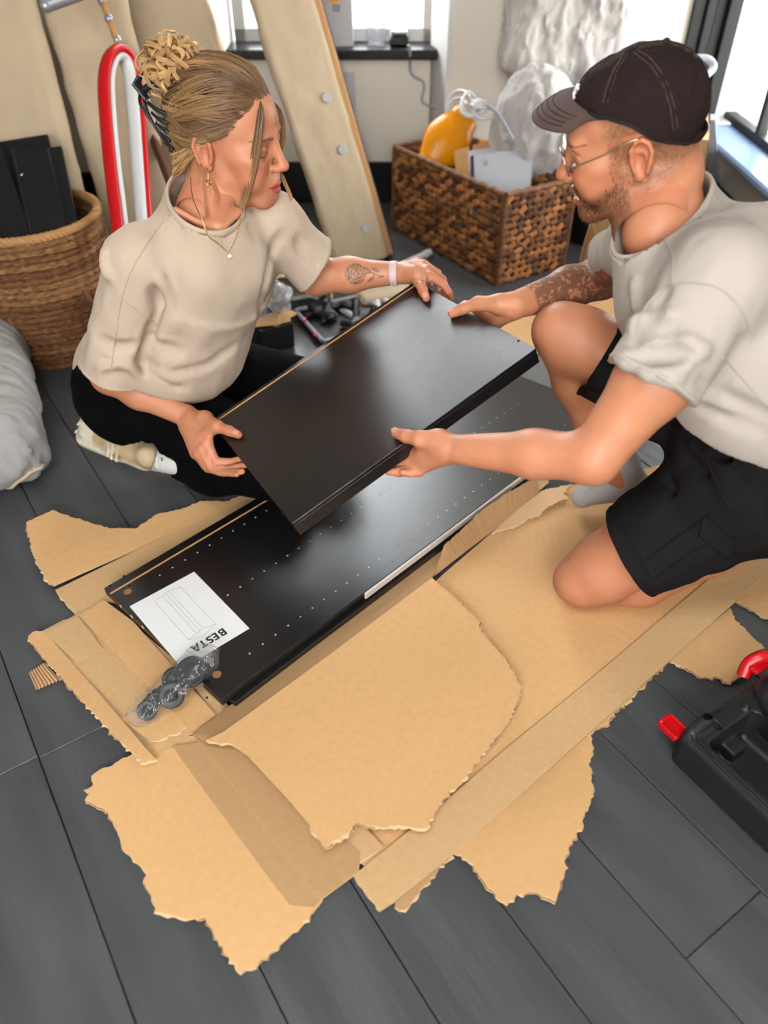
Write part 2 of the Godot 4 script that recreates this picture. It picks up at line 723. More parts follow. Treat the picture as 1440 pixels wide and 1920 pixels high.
# ---------------------------------------------------------------- room
func room():
	var floor_ := Node3D.new()
	floor_.name = "floor"
	add_child(floor_)
	struct(floor_)
	var bed := obj("subfloor", box_mesh(Vector3(4.2, 0.05, 6.4), 0.0), M.floor_gap, floor_, Vector3(-0.45, -0.0325, -1.0))
	var rng := RandomNumberGenerator.new()
	rng.seed = 5
	var d := Vector3(-0.5552, 0, -0.8317)
	var n := Vector3(-0.8317, 0, 0.5552)
	var lo := Vector2(-2.3, -3.75)
	var hi := Vector2(1.45, 1.95)
	for k in range(-19, 21):
		var o1 := 0.092 - 0.171 * k
		var o0 := o1 - 0.171
		var cuts := []
		var start := fposmod(0.107 + 0.85 * (k - 4) * 1.37, 1.9) - 4.0
		if k == -1:
			start = 0.953 - 3.8
		if k == 4:
			start = 0.107 - 3.8
		while start < 6.5:
			cuts.append(start)
			start += 1.9
		for i in cuts.size() - 1:
			var a0: float = cuts[i] + 0.0006
			var a1: float = cuts[i + 1] - 0.0006
			# the part of this plank inside the room
			var poly := PackedVector2Array()
			for q in [[o0 + 0.0009, a0], [o1 - 0.0009, a0], [o1 - 0.0009, a1], [o0 + 0.0009, a1]]:
				var p: Vector3 = n * q[0] + d * q[1]
				poly.append(Vector2(p.x, p.z))
			var rect := PackedVector2Array([lo, Vector2(hi.x, lo.y), hi, Vector2(lo.x, hi.y)])
			var cut := Geometry2D.intersect_polygons(poly, rect)
			if cut.is_empty() or cut[0].size() < 3:
				continue
			obj("plank", plank_mesh(cut[0], n, d, rng.randf() * 7.0, rng.randf_range(-0.0007, 0.0)), M.floor_paint, floor_)

	# walls, with thickness
	# ceiling with a roof light over the near half of the room
	var ce := new_st()
	for q in [[-2.65, 1.75, -4.3, -0.15], [-2.65, 1.75, 0.75, 2.3], [-2.65, -0.8, -0.15, 0.75], [0.4, 1.75, -0.15, 0.75]]:
		add_box(ce, Transform3D(Basis.IDENTITY, Vector3((q[0] + q[1]) * 0.5, 2.875, (q[2] + q[3]) * 0.5)), Vector3(q[1] - q[0], 0.15, q[3] - q[2]), 0.0)
	struct(obj("ceiling", commit(ce), M.ceiling))
	struct(obj("window_5", box_mesh(Vector3(1.24, 0.012, 0.94), 0.0), M.glass, null, Vector3(-0.2, 2.90, 0.3)))
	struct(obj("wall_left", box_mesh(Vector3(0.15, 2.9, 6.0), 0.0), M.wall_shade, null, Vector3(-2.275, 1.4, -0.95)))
	# wall behind the camera, with a wide window
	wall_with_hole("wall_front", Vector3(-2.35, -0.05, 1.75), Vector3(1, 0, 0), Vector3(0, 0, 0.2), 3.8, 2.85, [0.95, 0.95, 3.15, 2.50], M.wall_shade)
	frame_window("window_1", Vector3(-1.4, 0.9, 1.85), Vector3(1, 0, 0), 2.2, 1.55, 3, true)
	# right wall: low wall and a glazed front
	wall_with_hole("wall_right", Vector3(1.335, -0.05, 1.75), Vector3(0, 0, -1), Vector3(0.2, 0, 0), 5.3, 2.85, [4.15, 0.40, 5.15, 1.45], M.wall_white)
	frame_window("window_2", Vector3(1.40, 0.38, -2.38), Vector3(0, 0, -1), 1.05, 1.1, 3, false)
	struct(obj("trim_1", box_mesh(Vector3(0.16, 0.03, 4.95), 0.008), M.blue_sill, null, Vector3(1.31, 0.365, -0.85)))
	struct(obj("trim_2", box_mesh(Vector3(0.02, 0.2, 5.0), 0.004), M.black_gloss, null, Vector3(1.325, 0.1, -0.85)))
	# back wall: main wall, the black upright by the right corner, and the window bay
	wall_with_hole("wall_back", Vector3(-2.35, -0.05, -3.42), Vector3(1, 0, 0), Vector3(0, 0, -0.12), 1.72, 2.85, [0.78, 1.4, 1.66, 2.65], M.wall_paint)
	struct(obj("wall_back_pier", box_mesh(Vector3(1.25, 2.85, 0.3), 0.0), M.wall_paint, null, Vector3(0.243 + 0.625, 1.375, -3.57)))
	frame_window("window_3", Vector3(-1.57, 1.35, -3.48), Vector3(1, 0, 0), 0.88, 1.25, 2, true)
	# bay: splayed right cheek, low wall under the sill
	var st := new_st()
	var a := Vector3(0.243, -0.05, -3.42)
	var b := Vector3(0.19, -0.05, -3.62)
	var up := Vector3(0, 2.8, 0)
	add_box(st, Transform3D(Basis(Vector3(0.053, 0, 0.20).normalized(), Vector3.UP, Vector3(0.053, 0, 0.20).normalized().cross(Vector3.UP)), (a + b) * 0.5 + up * 0.5 + Vector3(0.011, 0, 0)), Vector3(0.212, 2.8, 0.02), 0.0)
	struct(obj("wall_bay_cheek", commit(st), M.wall_white))
	struct(obj("wall_bay", box_mesh(Vector3(0.86, 0.62, 0.12), 0.0), M.wall_paint, null, Vector3(-0.24, 0.26, -3.62)))
	struct(obj("wall_bay_side", box_mesh(Vector3(0.06, 2.85, 0.5), 0.0), M.wall_white, null, Vector3(-0.66, 1.375, -3.5)))
	struct(obj("wall_bay_head", box_mesh(Vector3(0.9, 0.35, 0.4), 0.0), M.wall_white, null, Vector3(-0.22, 2.62, -3.55)))
	struct(obj("trim_3", box_mesh(Vector3(0.86, 0.035, 0.20), 0.006), M.black_gloss, null, Vector3(-0.215, 0.585, -3.61)))
	frame_window("window_4", Vector3(-0.62, 0.6, -3.72), Vector3(1, 0, 0), 0.83, 1.85, 1, true)
	struct(obj("baseboard_back", box_mesh(Vector3(0.86, 0.17, 0.02), 0.004), M.black_gloss, null, Vector3(-0.24, 0.085, -3.55)))
	struct(obj("baseboard_pier", box_mesh(Vector3(0.88, 0.17, 0.02), 0.004), M.black_gloss, null, Vector3(0.69, 0.085, -3.41)))
	struct(obj("baseboard_left", box_mesh(Vector3(1.7, 0.17, 0.02), 0.004), M.black_gloss, null, Vector3(-1.5, 0.085, -3.41)))
	# the dark upright of the glazed front where it meets the back wall
	var post := new_st()
	for q in [[1.178, 0.045, 0.02], [1.22, 0.036, 0.035], [1.26, 0.04, 0.02], [1.305, 0.05, 0.045]]:
		add_box(post, Transform3D(Basis.IDENTITY, Vector3(q[0], 1.36, -3.42 + q[2] * 0.5)), Vector3(q[1], 2.7, q[2]), 0.004)
	struct(obj("trim_4", commit(post), M.frame_black))

func plank_mesh(poly: PackedVector2Array, n: Vector3, d: Vector3, shift: float, dy: float) -> ArrayMesh:
	var inner := Geometry2D.offset_polygon(poly, -0.0012)
	if inner.is_empty():
		inner = [poly]
	var st := new_st()
	var put := func(p: Vector2, y: float):
		var v := Vector3(p.x, y, p.y)
		st.set_uv(Vector2(v.dot(n) + shift, v.dot(d) + shift * 3.1))
		st.add_vertex(v)
	var top: PackedVector2Array = inner[0]
	var tri := Geometry2D.triangulate_polygon(top)
	for i in range(0, tri.size(), 3):
		var a := top[tri[i]]
		var b := top[tri[i + 1]]
		var c := top[tri[i + 2]]
		if (b - a).cross(c - a) < 0:
			var q := b
			b = c
			c = q
		for p in [a, b, c]:
			put.call(p, dy)
	var m := top.size()
	for i in m:
		var p := top[i]
		var q := top[(i + 1) % m]
		var po := near_point(poly, p)
		var qo := near_point(poly, q)
		for v in [[p, dy], [po, dy - 0.0012], [qo, dy - 0.0012], [p, dy], [qo, dy - 0.0012], [q, dy]]:
			put.call(v[0], v[1])
		for v in [[po, dy - 0.0012], [po, -0.012], [qo, -0.012], [po, dy - 0.0012], [qo, -0.012], [qo, dy - 0.0012]]:
			put.call(v[0], v[1])
	return commit(st)

func near_point(poly: PackedVector2Array, p: Vector2) -> Vector2:
	var best := poly[0]
	for q in poly:
		if q.distance_squared_to(p) < best.distance_squared_to(p):
			best = q
	return best

# wall from `at` along x for `w` and up for `h`, with a hole [x0, y0, x1, y1]; thick is outward
func wall_with_hole(called: String, at: Vector3, x: Vector3, thick: Vector3, w: float, h: float, hole: Array, m: Material):
	var st := new_st()
	for r in [[0, 0, w, hole[1]], [0, hole[3], w, h], [0, hole[1], hole[0], hole[3]], [hole[2], hole[1], w, hole[3]]]:
		if r[2] - r[0] < 0.001:
			continue
		var c: Vector3 = at + x * (r[0] + r[2]) * 0.5 + Vector3.UP * (r[1] + r[3]) * 0.5 + thick * 0.5
		var s: Vector3 = (x * (r[2] - r[0])).abs() + Vector3.UP * (r[3] - r[1]) + thick.abs()
		add_box(st, Transform3D(Basis.IDENTITY, c), s, 0.0)
	struct(obj(called, commit(st), m))

# a window of n panes; white or black bars
func frame_window(called: String, at: Vector3, x: Vector3, w: float, h: float, n: int, white: bool):
	var o := Node3D.new()
	o.name = called
	add_child(o)
	struct(o)
	var m: Material = M.wall_white if white else M.frame_black
	var bar := 0.05 if white else 0.028
	var z := x.cross(Vector3.UP).abs()
	var st := new_st()
	var rail := func(cx: float, cy: float, sx: float, sy: float):
		add_box(st, Transform3D(Basis.IDENTITY, at + x * cx + Vector3.UP * cy), (x * sx).abs() + Vector3.UP * sy + z * 0.05, 0.004)
	rail.call(w * 0.5, bar * 0.5, w, bar)
	rail.call(w * 0.5, h - bar * 0.5, w, bar)
	rail.call(bar * 0.5, h * 0.5, bar, h)
	rail.call(w - bar * 0.5, h * 0.5, bar, h)
	obj("window_frame", commit(st), m, o)
	for i in range(1, n):
		var s2 := new_st()
		add_box(s2, Transform3D(Basis.IDENTITY, at + x * (w * i / n) + Vector3.UP * h * 0.5), (x * bar).abs() + Vector3.UP * h + z * 0.04, 0.004)
		obj("mullion", commit(s2), m, o)
	for i in n:
		obj("pane", box_mesh((x * (w / n - 0.004)).abs() + Vector3.UP * (h - 0.004) + z * 0.004, 0.0), M.glass, o, at + x * (w * (i + 0.5) / n) + Vector3.UP * h * 0.5)


# ---------------------------------------------------------------- cardboard
# A sheet of corrugated board: poly = [points (x, z), torn flags]; rise gives the height of its underside.
func sheet(parent: Node, called: String, poly: Array, rise: Callable, m: Material, seed_ := 1, thick := 0.004, step := 0.03, jag := 0.0022):
	var rng := RandomNumberGenerator.new()
	rng.seed = seed_
	var pts: Array = poly[0]
	var torn: Array = poly[1]
	var n := pts.size()
	var area := 0.0
	for i in n:
		area += (pts[i] as Vector2).cross(pts[(i + 1) % n])
	var sgn := 1.0 if area > 0 else -1.0
	var top := PackedVector2Array()
	var low := PackedVector2Array()
	var rip := []
	for i in n:
		var a: Vector2 = pts[i]
		var b: Vector2 = pts[(i + 1) % n]
		var t: bool = torn[i] == 1
		var len_ := a.distance_to(b)
		var parts := maxi(1, int(len_ / (0.0055 if t else step)))
		var out := (b - a).normalized().orthogonal() * -sgn * -1.0
		out = Vector2((b - a).y, -(b - a).x).normalized() * sgn
		for k in parts:
			var p := a.lerp(b, float(k) / parts)
			var j := 0.0
			var j2 := 0.0
			if t:
				j = rng.randf_range(-1, 1) * jag
				j2 = j + 0.001 + maxf(0.0, rng.randf_range(-0.6, 1.0)) * jag * 1.7
			top.append(p + out * j)
			low.append(p + out * j2)
			rip.append(t)
	var edge := top.size()
	var lo := top[0]
	var hi := top[0]
	for p in top:
		lo = Vector2(minf(lo.x, p.x), minf(lo.y, p.y))
		hi = Vector2(maxf(hi.x, p.x), maxf(hi.y, p.y))
	var all := top.duplicate()
	var y := lo.y + step * 0.5
	while y < hi.y:
		var x := lo.x + step * 0.5
		while x < hi.x:
			var p := Vector2(x + rng.randf_range(-1, 1) * step * 0.15, y + rng.randf_range(-1, 1) * step * 0.15)
			if Geometry2D.is_point_in_polygon(p, top):
				var far := true
				for q in top:
					if q.distance_squared_to(p) < step * step * 0.12:
						far = false
						break
				if far:
					all.append(p)
			x += step
		y += step
	var tri := Geometry2D.triangulate_delaunay(all)
	var st := new_st()
	st.set_smooth_group(1)
	var bot := new_st()
	for i in range(0, tri.size(), 3):
		var a := all[tri[i]]
		var b := all[tri[i + 1]]
		var c := all[tri[i + 2]]
		if not Geometry2D.is_point_in_polygon((a + b + c) / 3.0, top):
			continue
		if (b - a).cross(c - a) < 0:
			var q := b
			b = c
			c = q
		for p in [a, b, c]:
			st.add_vertex(Vector3(p.x, rise.call(p) + thick, p.y))
		for p in [a, c, b]:
			st.add_vertex(Vector3(p.x, rise.call(p) + 0.0002, p.y))
	obj(called, commit(st), m, parent)
	var side := new_st()
	var core := new_st()
	var any_core := false
	var open_ := 0
	var shut := false
	var any_side := false
	for i in edge:
		var k := (i + 1) % edge
		var a := Vector3(top[i].x, rise.call(top[i]) + thick, top[i].y)
		var b := Vector3(top[k].x, rise.call(top[k]) + thick, top[k].y)
		var c := Vector3(low[k].x, rise.call(top[k]), low[k].y)
		var d := Vector3(low[i].x, rise.call(top[i]), low[i].y)
		if rip[i]:
			any_core = true
			# torn edge: core between two liners
			var a2 := a.lerp(d, 0.28)
			var b2 := b.lerp(c, 0.28)
			var d2 := d.lerp(a, 0.24)
			var c2 := c.lerp(b, 0.24)
			var in_ := (all[i] - (top[i] + low[i]) * 0.5)
			if open_ < 1:
				open_ = rng.randi_range(3, 22)
				shut = not shut
			open_ -= 1
			quad(side, a, d2 if shut else a2, c2 if shut else b2, b)
			quad(side, d2, d, c, c2)
			if not shut:
				quad(core, a2, d2, c2, b2)
		else:
			any_side = true
			quad(side, a, d, c, b)
	obj("torn_edge" if any_core else "cut_edge", commit(side), M.card_torn, parent)
	if any_core:
		obj("corrugated_core", commit(core), M.card_core, parent).set_meta("kind", "stuff")

func flat_at(y: float) -> Callable:
	return func(_p: Vector2) -> float: return y

# gentle unevenness on top of a base height
func wavy(y: float, amp: float, f := 9.0, ph := 0.0) -> Callable:
	return func(p: Vector2) -> float:
		return y + amp * (0.5 + 0.5 * sin(p.x * f + ph) * cos(p.y * f * 0.83 + ph * 1.7))

# height that runs linearly between two lines of the ground
func ramp(a: Vector2, b: Vector2, ya: float, yb: float, bow := 0.0) -> Callable:
	return func(p: Vector2) -> float:
		var t := clampf((p - a).dot(b - a) / (b - a).length_squared(), -0.2, 1.2)
		return lerpf(ya, yb, t) + bow * sin(clampf(t, 0, 1) * PI)

func v2(v: Vector3) -> Vector2:
	return Vector2(v.x, v.z)

func cardboard():
	# --- the large sheet on the floor, with its flaps
	var big := thing("cardboard_sheet", "large brown cardboard blank laid flat under the kneeling man, with torn flaps along its edge", "cardboard", Vector3(0.2904, 0, -0.9368))
	sheet(big, "main_panel", [[Vector2(-0.1836, -0.7154), Vector2(-0.0213, -0.9984), Vector2(0.1277, -1.1774), Vector2(0.3800, -1.4614), Vector2(0.5486, -1.5142), Vector2(0.8033, -1.6035), Vector2(1.0178, -1.4511), Vector2(0.8008, -1.2495), Vector2(0.4266, -0.9296), Vector2(0.2053, -0.7443), Vector2(0.0971, -0.6491), Vector2(-0.0290, -0.5435), Vector2(-0.1419, -0.6566)], [0, 0, 0, 0, 0, 0, 0, 0, 0, 0, 0, 0, 0]], wavy(0.004, 0.003, 7.0), M.card, 31, 0.004, 0.035)
	sheet(big, "edge_strip", [[Vector2(-0.0305, -0.5424), Vector2(0.0967, -0.6467), Vector2(0.2044, -0.7416), Vector2(0.4248, -0.9262), Vector2(0.7974, -1.2450), Vector2(1.0127, -1.4438), Vector2(0.9426, -1.2729), Vector2(0.8354, -1.1813), Vector2(0.7336, -1.0951), Vector2(0.5508, -0.9403), Vector2(0.3633, -0.7790), Vector2(0.2313, -0.6666), Vector2(0.1067, -0.5607), Vector2(0.0159, -0.4907), Vector2(-0.0055, -0.4778), Vector2(-0.0257, -0.5024), Vector2(-0.0474, -0.5294)], [0, 0, 0, 0, 0, 0, 0, 0, 0, 0, 0, 0, 0, 0, 1, 1, 0]], ramp(v2(Vector3(0.1997, 0.0100, -0.7481)), v2(Vector3(0.2324, 0.0100, -0.6735)), 0.0085, 0.0095), M.card_pale, 32, 0.004, 0.035, 0.001)
	sheet(big, "flap", [[Vector2(0.1074, -0.5645), Vector2(0.2327, -0.6701), Vector2(0.3691, -0.7864), Vector2(0.3716, -0.7755), Vector2(0.3649, -0.7477), Vector2(0.3544, -0.7279), Vector2(0.3555, -0.7015), Vector2(0.3483, -0.6886), Vector2(0.3524, -0.6779), Vector2(0.3349, -0.6399), Vector2(0.3152, -0.6062), Vector2(0.2928, -0.5730), Vector2(0.2807, -0.5477), Vector2(0.2675, -0.5144), Vector2(0.2551, -0.4894), Vector2(0.2423, -0.4940), Vector2(0.2257, -0.5010), Vector2(0.2015, -0.5010), Vector2(0.1983, -0.5010), Vector2(0.1823, -0.4825), Vector2(0.1722, -0.4917), Vector2(0.1546, -0.5160), Vector2(0.1404, -0.5386), Vector2(0.1215, -0.5619)], [0, 0, 1, 1, 1, 1, 1, 1, 1, 1, 1, 1, 1, 1, 1, 1, 1, 1, 1, 1, 1, 1, 1, 1]], ramp(v2(Vector3(0.2335, 0, -0.6724)), v2(Vector3(0.2839, 0, -0.5529)), 0.001, 0.014, 0.004), M.card, 33)
	sheet(big, "flap", [[Vector2(0.5550, -0.9474), Vector2(0.7234, -1.0869), Vector2(0.7211, -1.0545), Vector2(0.7343, -1.0148), Vector2(0.7497, -0.9725), Vector2(0.7320, -0.9672), Vector2(0.7130, -0.9409), Vector2(0.6808, -0.9054), Vector2(0.6464, -0.8881), Vector2(0.6341, -0.9029), Vector2(0.6056, -0.9029), Vector2(0.5872, -0.9230)], [0, 1, 1, 1, 1, 1, 1, 1, 1, 1, 1, 1]], ramp(v2(Vector3(0.6368, 0, -1.0173)), v2(Vector3(0.6903, 0, -0.9240)), 0.001, 0.010), M.card, 34)
	sheet(big, "flap", [[Vector2(0.7403, -1.1034), Vector2(0.8423, -1.1918), Vector2(0.9497, -1.2825), Vector2(0.8855, -1.0721), Vector2(0.7919, -1.0589), Vector2(0.7837, -1.0574), Vector2(0.7596, -1.0854)], [0, 0, 0, 1, 1, 1, 1]], wavy(0.001, 0.004), M.card, 35)
	sheet(big, "torn_sliver", [[Vector2(0.3623, -0.7805), Vector2(0.5550, -0.9474), Vector2(0.5403, -0.9319), Vector2(0.5032, -0.9004), Vector2(0.4705, -0.8711), Vector2(0.4562, -0.8532), Vector2(0.4231, -0.8298), Vector2(0.4063, -0.8071)], [0, 1, 1, 1, 1, 1, 1, 1]], flat_at(0.001), M.card, 36, 0.0035)
	sheet(big, "torn_sliver", [[Vector2(0.0161, -0.4944), Vector2(0.1075, -0.5649), Vector2(0.0828, -0.5416), Vector2(0.0653, -0.5188), Vector2(0.0443, -0.4991), Vector2(0.0319, -0.4829), Vector2(0.0231, -0.4814)], [0, 1, 1, 1, 1, 1, 1]], flat_at(0.0015), M.card_dull, 37, 0.0035)
	sheet(big, "inner_square", [[Vector2(-0.1615, -0.5829), Vector2(-0.0704, -0.6486), Vector2(0.0000, -0.5726), Vector2(-0.0388, -0.5465), Vector2(-0.0573, -0.5326), Vector2(-0.0798, -0.5229), Vector2(-0.1004, -0.5157)], [0, 0, 0, 1, 1, 1, 0]], flat_at(0.0125), M.card_pale, 38, 0.0025)
	# --- lower left sheet
	var low := thing("cardboard_sheet", "torn brown cardboard sheet with a ragged lower edge lying nearest the camera at lower left", "cardboard", Vector3(-0.2701, 0, -0.5698))
	sheet(low, "main_panel", [[Vector2(-0.3965, -0.7636), Vector2(-0.2875, -0.7908), Vector2(-0.1807, -0.6867), Vector2(-0.1009, -0.5679), Vector2(-0.0939, -0.4948), Vector2(-0.0959, -0.4886), Vector2(-0.1128, -0.4682), Vector2(-0.1280, -0.4526), Vector2(-0.1452, -0.4374), Vector2(-0.1666, -0.4155), Vector2(-0.1811, -0.4031), Vector2(-0.1988, -0.3949), Vector2(-0.2169, -0.4106), Vector2(-0.2363, -0.4324), Vector2(-0.2538, -0.4578), Vector2(-0.2628, -0.4689), Vector2(-0.2907, -0.4667), Vector2(-0.3234, -0.4757), Vector2(-0.3390, -0.4780), Vector2(-0.3473, -0.4971), Vector2(-0.3684, -0.5216), Vector2(-0.3637, -0.5329), Vector2(-0.3793, -0.5502), Vector2(-0.4004, -0.5645), Vector2(-0.4118, -0.5764), Vector2(-0.4174, -0.5851), Vector2(-0.4266, -0.5973), Vector2(-0.4369, -0.6134), Vector2(-0.4563, -0.6371), Vector2(-0.4972, -0.6568), Vector2(-0.4896, -0.6673), Vector2(-0.5038, -0.6730), Vector2(-0.4899, -0.6808), Vector2(-0.4962, -0.6965), Vector2(-0.4869, -0.7085), Vector2(-0.4673, -0.7177), Vector2(-0.4460, -0.7351)], [0, 0, 0, 0, 1, 1, 1, 1, 1, 1, 1, 1, 1, 1, 1, 1, 1, 1, 1, 1, 1, 1, 1, 1, 1, 1, 1, 1, 1, 1, 1, 1, 1, 1, 1, 1, 1]], wavy(0.002, 0.006, 11.0, 0.7), M.card, 41)
	sheet(low, "middle_panel", [[Vector2(-0.3715, -0.7538), Vector2(-0.2644, -0.7699), Vector2(-0.1397, -0.6352), Vector2(-0.0378, -0.5379), Vector2(-0.0490, -0.5274), Vector2(-0.0935, -0.4942), Vector2(-0.1046, -0.4820), Vector2(-0.1398, -0.4850), Vector2(-0.1799, -0.5298)], [0, 0, 0, 0, 0, 0, 0, 0, 0]], wavy(0.0085, 0.002, 8.0), M.card_dull, 42)
	sheet(low, "upper_panel", [[Vector2(-0.3402, -0.7787), Vector2(-0.2551, -0.7733), Vector2(-0.1410, -0.6522), Vector2(-0.0367, -0.5631), Vector2(-0.0385, -0.5366), Vector2(-0.0956, -0.4922), Vector2(-0.1976, -0.6109)], [0, 0, 0, 0, 0, 0, 0]], wavy(0.0125, 0.001, 8.0), M.card_dull, 43, 0.003)
	# --- the opened box round the cabinet panels
	var box := thing("cardboard_box", "opened brown cardboard box with torn flaps lying round the dark cabinet panels", "cardboard box", Vector3(-0.2359, 0, -1.0035))
	sheet(box, "torn_flap", [[Vector2(-0.7012, -1.1345), Vector2(-0.5133, -1.2936), Vector2(-0.3006, -1.4552), Vector2(-0.1633, -1.5580), Vector2(-0.2216, -1.6035), Vector2(-0.3260, -1.4697), Vector2(-0.3792, -1.4308), Vector2(-0.4415, -1.4247), Vector2(-0.4873, -1.3891), Vector2(-0.5313, -1.3698), Vector2(-0.5554, -1.3376), Vector2(-0.5716, -1.3172), Vector2(-0.6306, -1.3117), Vector2(-0.6638, -1.3246), Vector2(-0.7077, -1.3432), Vector2(-0.7518, -1.3564), Vector2(-0.7781, -1.3717), Vector2(-0.8230, -1.3301), Vector2(-0.8121, -1.2990), Vector2(-0.7841, -1.2426), Vector2(-0.7555, -1.1971), Vector2(-0.7162, -1.1454)], [0, 0, 0, 0, 0, 1, 1, 1, 1, 1, 1, 1, 1, 1, 1, 1, 1, 1, 1, 1, 1, 1]], ramp(v2(Vector3(-0.5158, 0, -1.3001)), v2(Vector3(-0.6654, 0, -1.3980)), 0.007, 0.022, 0.006), M.card, 51)
	sheet(box, "fold_strip", [[Vector2(-0.6989, -1.1307), Vector2(-0.5115, -1.2893), Vector2(-0.2996, -1.4503), Vector2(-0.1104, -1.5981), Vector2(-0.0274, -1.5753), Vector2(-0.2030, -1.3864), Vector2(-0.5468, -1.0955), Vector2(-0.5895, -1.1045), Vector2(-0.6307, -1.0629), Vector2(-0.6525, -1.0835), Vector2(-0.6850, -1.1122)], [0, 0, 0, 0, 0, 0, 0, 0, 1, 1, 0]], ramp(v2(Vector3(-0.5158, 0, -1.3001)), v2(Vector3(-0.4618, 0, -1.2164)), 0.010, 0.004), M.card_pale, 52)
	sheet(box, "end_flap", [[Vector2(-0.6874, -1.0203), Vector2(-0.6595, -1.0444), Vector2(-0.6318, -1.0647), Vector2(-0.5905, -1.1064), Vector2(-0.2514, -0.8104), Vector2(-0.3443, -0.7805), Vector2(-0.3659, -0.7557), Vector2(-0.4035, -0.7358), Vector2(-0.5347, -0.8686)], [0, 1, 1, 0, 0, 0, 0, 0, 0]], flat_at(0.006), M.card_pale, 53)
	sheet(box, "end_strip", [[Vector2(-0.7105, -0.9975), Vector2(-0.7066, -1.0141), Vector2(-0.6850, -1.0169), Vector2(-0.5389, -0.8729), Vector2(-0.4022, -0.7333), Vector2(-0.3883, -0.7210), Vector2(-0.4149, -0.7169), Vector2(-0.4271, -0.7292), Vector2(-0.4681, -0.7628), Vector2(-0.5207, -0.8122), Vector2(-0.5773, -0.8645), Vector2(-0.6089, -0.8986), Vector2(-0.6592, -0.9429)], [1, 1, 0, 0, 0, 1, 1, 1, 1, 1, 1, 1, 1]], ramp(v2(Vector3(-0.5443, 0, -0.8817)), v2(Vector3(-0.5653, 0, -0.8506)), 0.010, 0.016), M.card, 54)
	sheet(box, "inner_flap", [[Vector2(-0.6240, -1.0550), Vector2(-0.5875, -1.1008), Vector2(-0.5101, -1.0406), Vector2(-0.3047, -0.8165), Vector2(-0.3402, -0.7787), Vector2(-0.4780, -0.9108)], [0, 0, 0, 0, 0, 0]], ramp(v2(Vector3(-0.4836, 0, -0.9215)), v2(Vector3(-0.4518, 0, -0.9630)), 0.012, 0.010), M.card, 55)
	sheet(box, "square_piece", [[Vector2(-0.6836, -1.0127), Vector2(-0.6268, -1.0553), Vector2(-0.5530, -0.9705), Vector2(-0.5931, -0.9365)], [0, 0, 0, 0]], flat_at(0.0115), M.card_pale, 56, 0.0025)
	sheet(box, "square_piece", [[Vector2(-0.4764, -0.8089), Vector2(-0.4100, -0.8538), Vector2(-0.3533, -0.7910), Vector2(-0.3699, -0.7790), Vector2(-0.3955, -0.7660), Vector2(-0.4096, -0.7617)], [0, 0, 1, 1, 1, 0]], flat_at(0.0115), M.card, 57, 0.0025)
	# long wall of the box along the panels, turned up towards them
	var wall_top: Array = [Vector3(-0.3154, -0.0692, -0.8847), Vector3(0.1325, 0.0203, -1.2518), Vector3(0.1505, 0.0273, -1.2777), Vector3(0.1846, 0.0355, -1.3046), Vector3(0.2168, 0.0423, -1.3301), Vector3(0.2686, 0.0543, -1.3866), Vector3(0.3365, 0.0602, -1.4313), Vector3(0.3723, 0.0613, -1.4586)]
	box_wall(box)
	sheet(box, "front_flap", [[Vector2(-0.3057, -0.7459), Vector2(-0.2789, -0.7628), Vector2(-0.1022, -0.9388), Vector2(0.1017, -1.1426), Vector2(0.1195, -1.1177), Vector2(0.1550, -1.0710), Vector2(0.1918, -1.0208), Vector2(0.1878, -1.0124), Vector2(0.1960, -0.9877), Vector2(0.2170, -0.9505), Vector2(0.2308, -0.9285), Vector2(0.2432, -0.8984), Vector2(0.2522, -0.8680), Vector2(0.2430, -0.8362), Vector2(0.2274, -0.8043), Vector2(0.2035, -0.7703), Vector2(0.1777, -0.7366), Vector2(0.1538, -0.7051), Vector2(0.1251, -0.6708), Vector2(0.0961, -0.6407), Vector2(0.0791, -0.6125), Vector2(0.0655, -0.5914), Vector2(0.0461, -0.5896), Vector2(0.0286, -0.5931), Vector2(0.0000, -0.5905), Vector2(-0.0210, -0.5914), Vector2(-0.0337, -0.5975), Vector2(-0.0447, -0.5975), Vector2(-0.0526, -0.5819), Vector2(-0.0696, -0.5699), Vector2(-0.0886, -0.5557), Vector2(-0.1035, -0.5699), Vector2(-0.1205, -0.5975), Vector2(-0.1534, -0.6343), Vector2(-0.1977, -0.6805), Vector2(-0.2308, -0.7161), Vector2(-0.2592, -0.7366)], [0, 0, 0, 0, 1, 1, 1, 1, 1, 1, 1, 1, 1, 1, 1, 1, 1, 1, 1, 1, 1, 1, 1, 1, 1, 1, 1, 1, 1, 1, 1, 1, 0, 0, 0, 0, 1]], front_flap_rise(), M.card, 58, 0.004, 0.04)
	# --- loose scraps
	var scrap := thing("cardboard_scrap", "ragged pale cardboard scrap beside the toe of the grey sock", "cardboard", Vector3(0.3612, 0, -1.4178))
	sheet(scrap, "torn_piece", [[Vector2(0.2465, -1.3084), Vector2(0.3112, -1.3342), Vector2(0.3405, -1.3568), Vector2(0.3654, -1.3644), Vector2(0.3899, -1.3915), Vector2(0.4245, -1.4152), Vector2(0.4474, -1.4212), Vector2(0.4339, -1.4394), Vector2(0.4624, -1.4744), Vector2(0.4337, -1.4682), Vector2(0.3856, -1.4537), Vector2(0.3094, -1.3779)], [1, 1, 1, 1, 1, 1, 1, 1, 1, 1, 0, 0]], ramp(v2(Vector3(0.2749, 0, -1.3406)), v2(Vector3(0.4477, 0, -1.4687)), 0.012, 0.02), M.card_torn, 61)
	sheet(scrap, "torn_piece", [[Vector2(0.2765, -1.3663), Vector2(0.3784, -1.4578), Vector2(0.4103, -1.4934), Vector2(0.3968, -1.5257), Vector2(0.3507, -1.4934), Vector2(0.2981, -1.4414)], [0, 0, 1, 1, 1, 1]], flat_at(0.014), M.card_torn, 62)
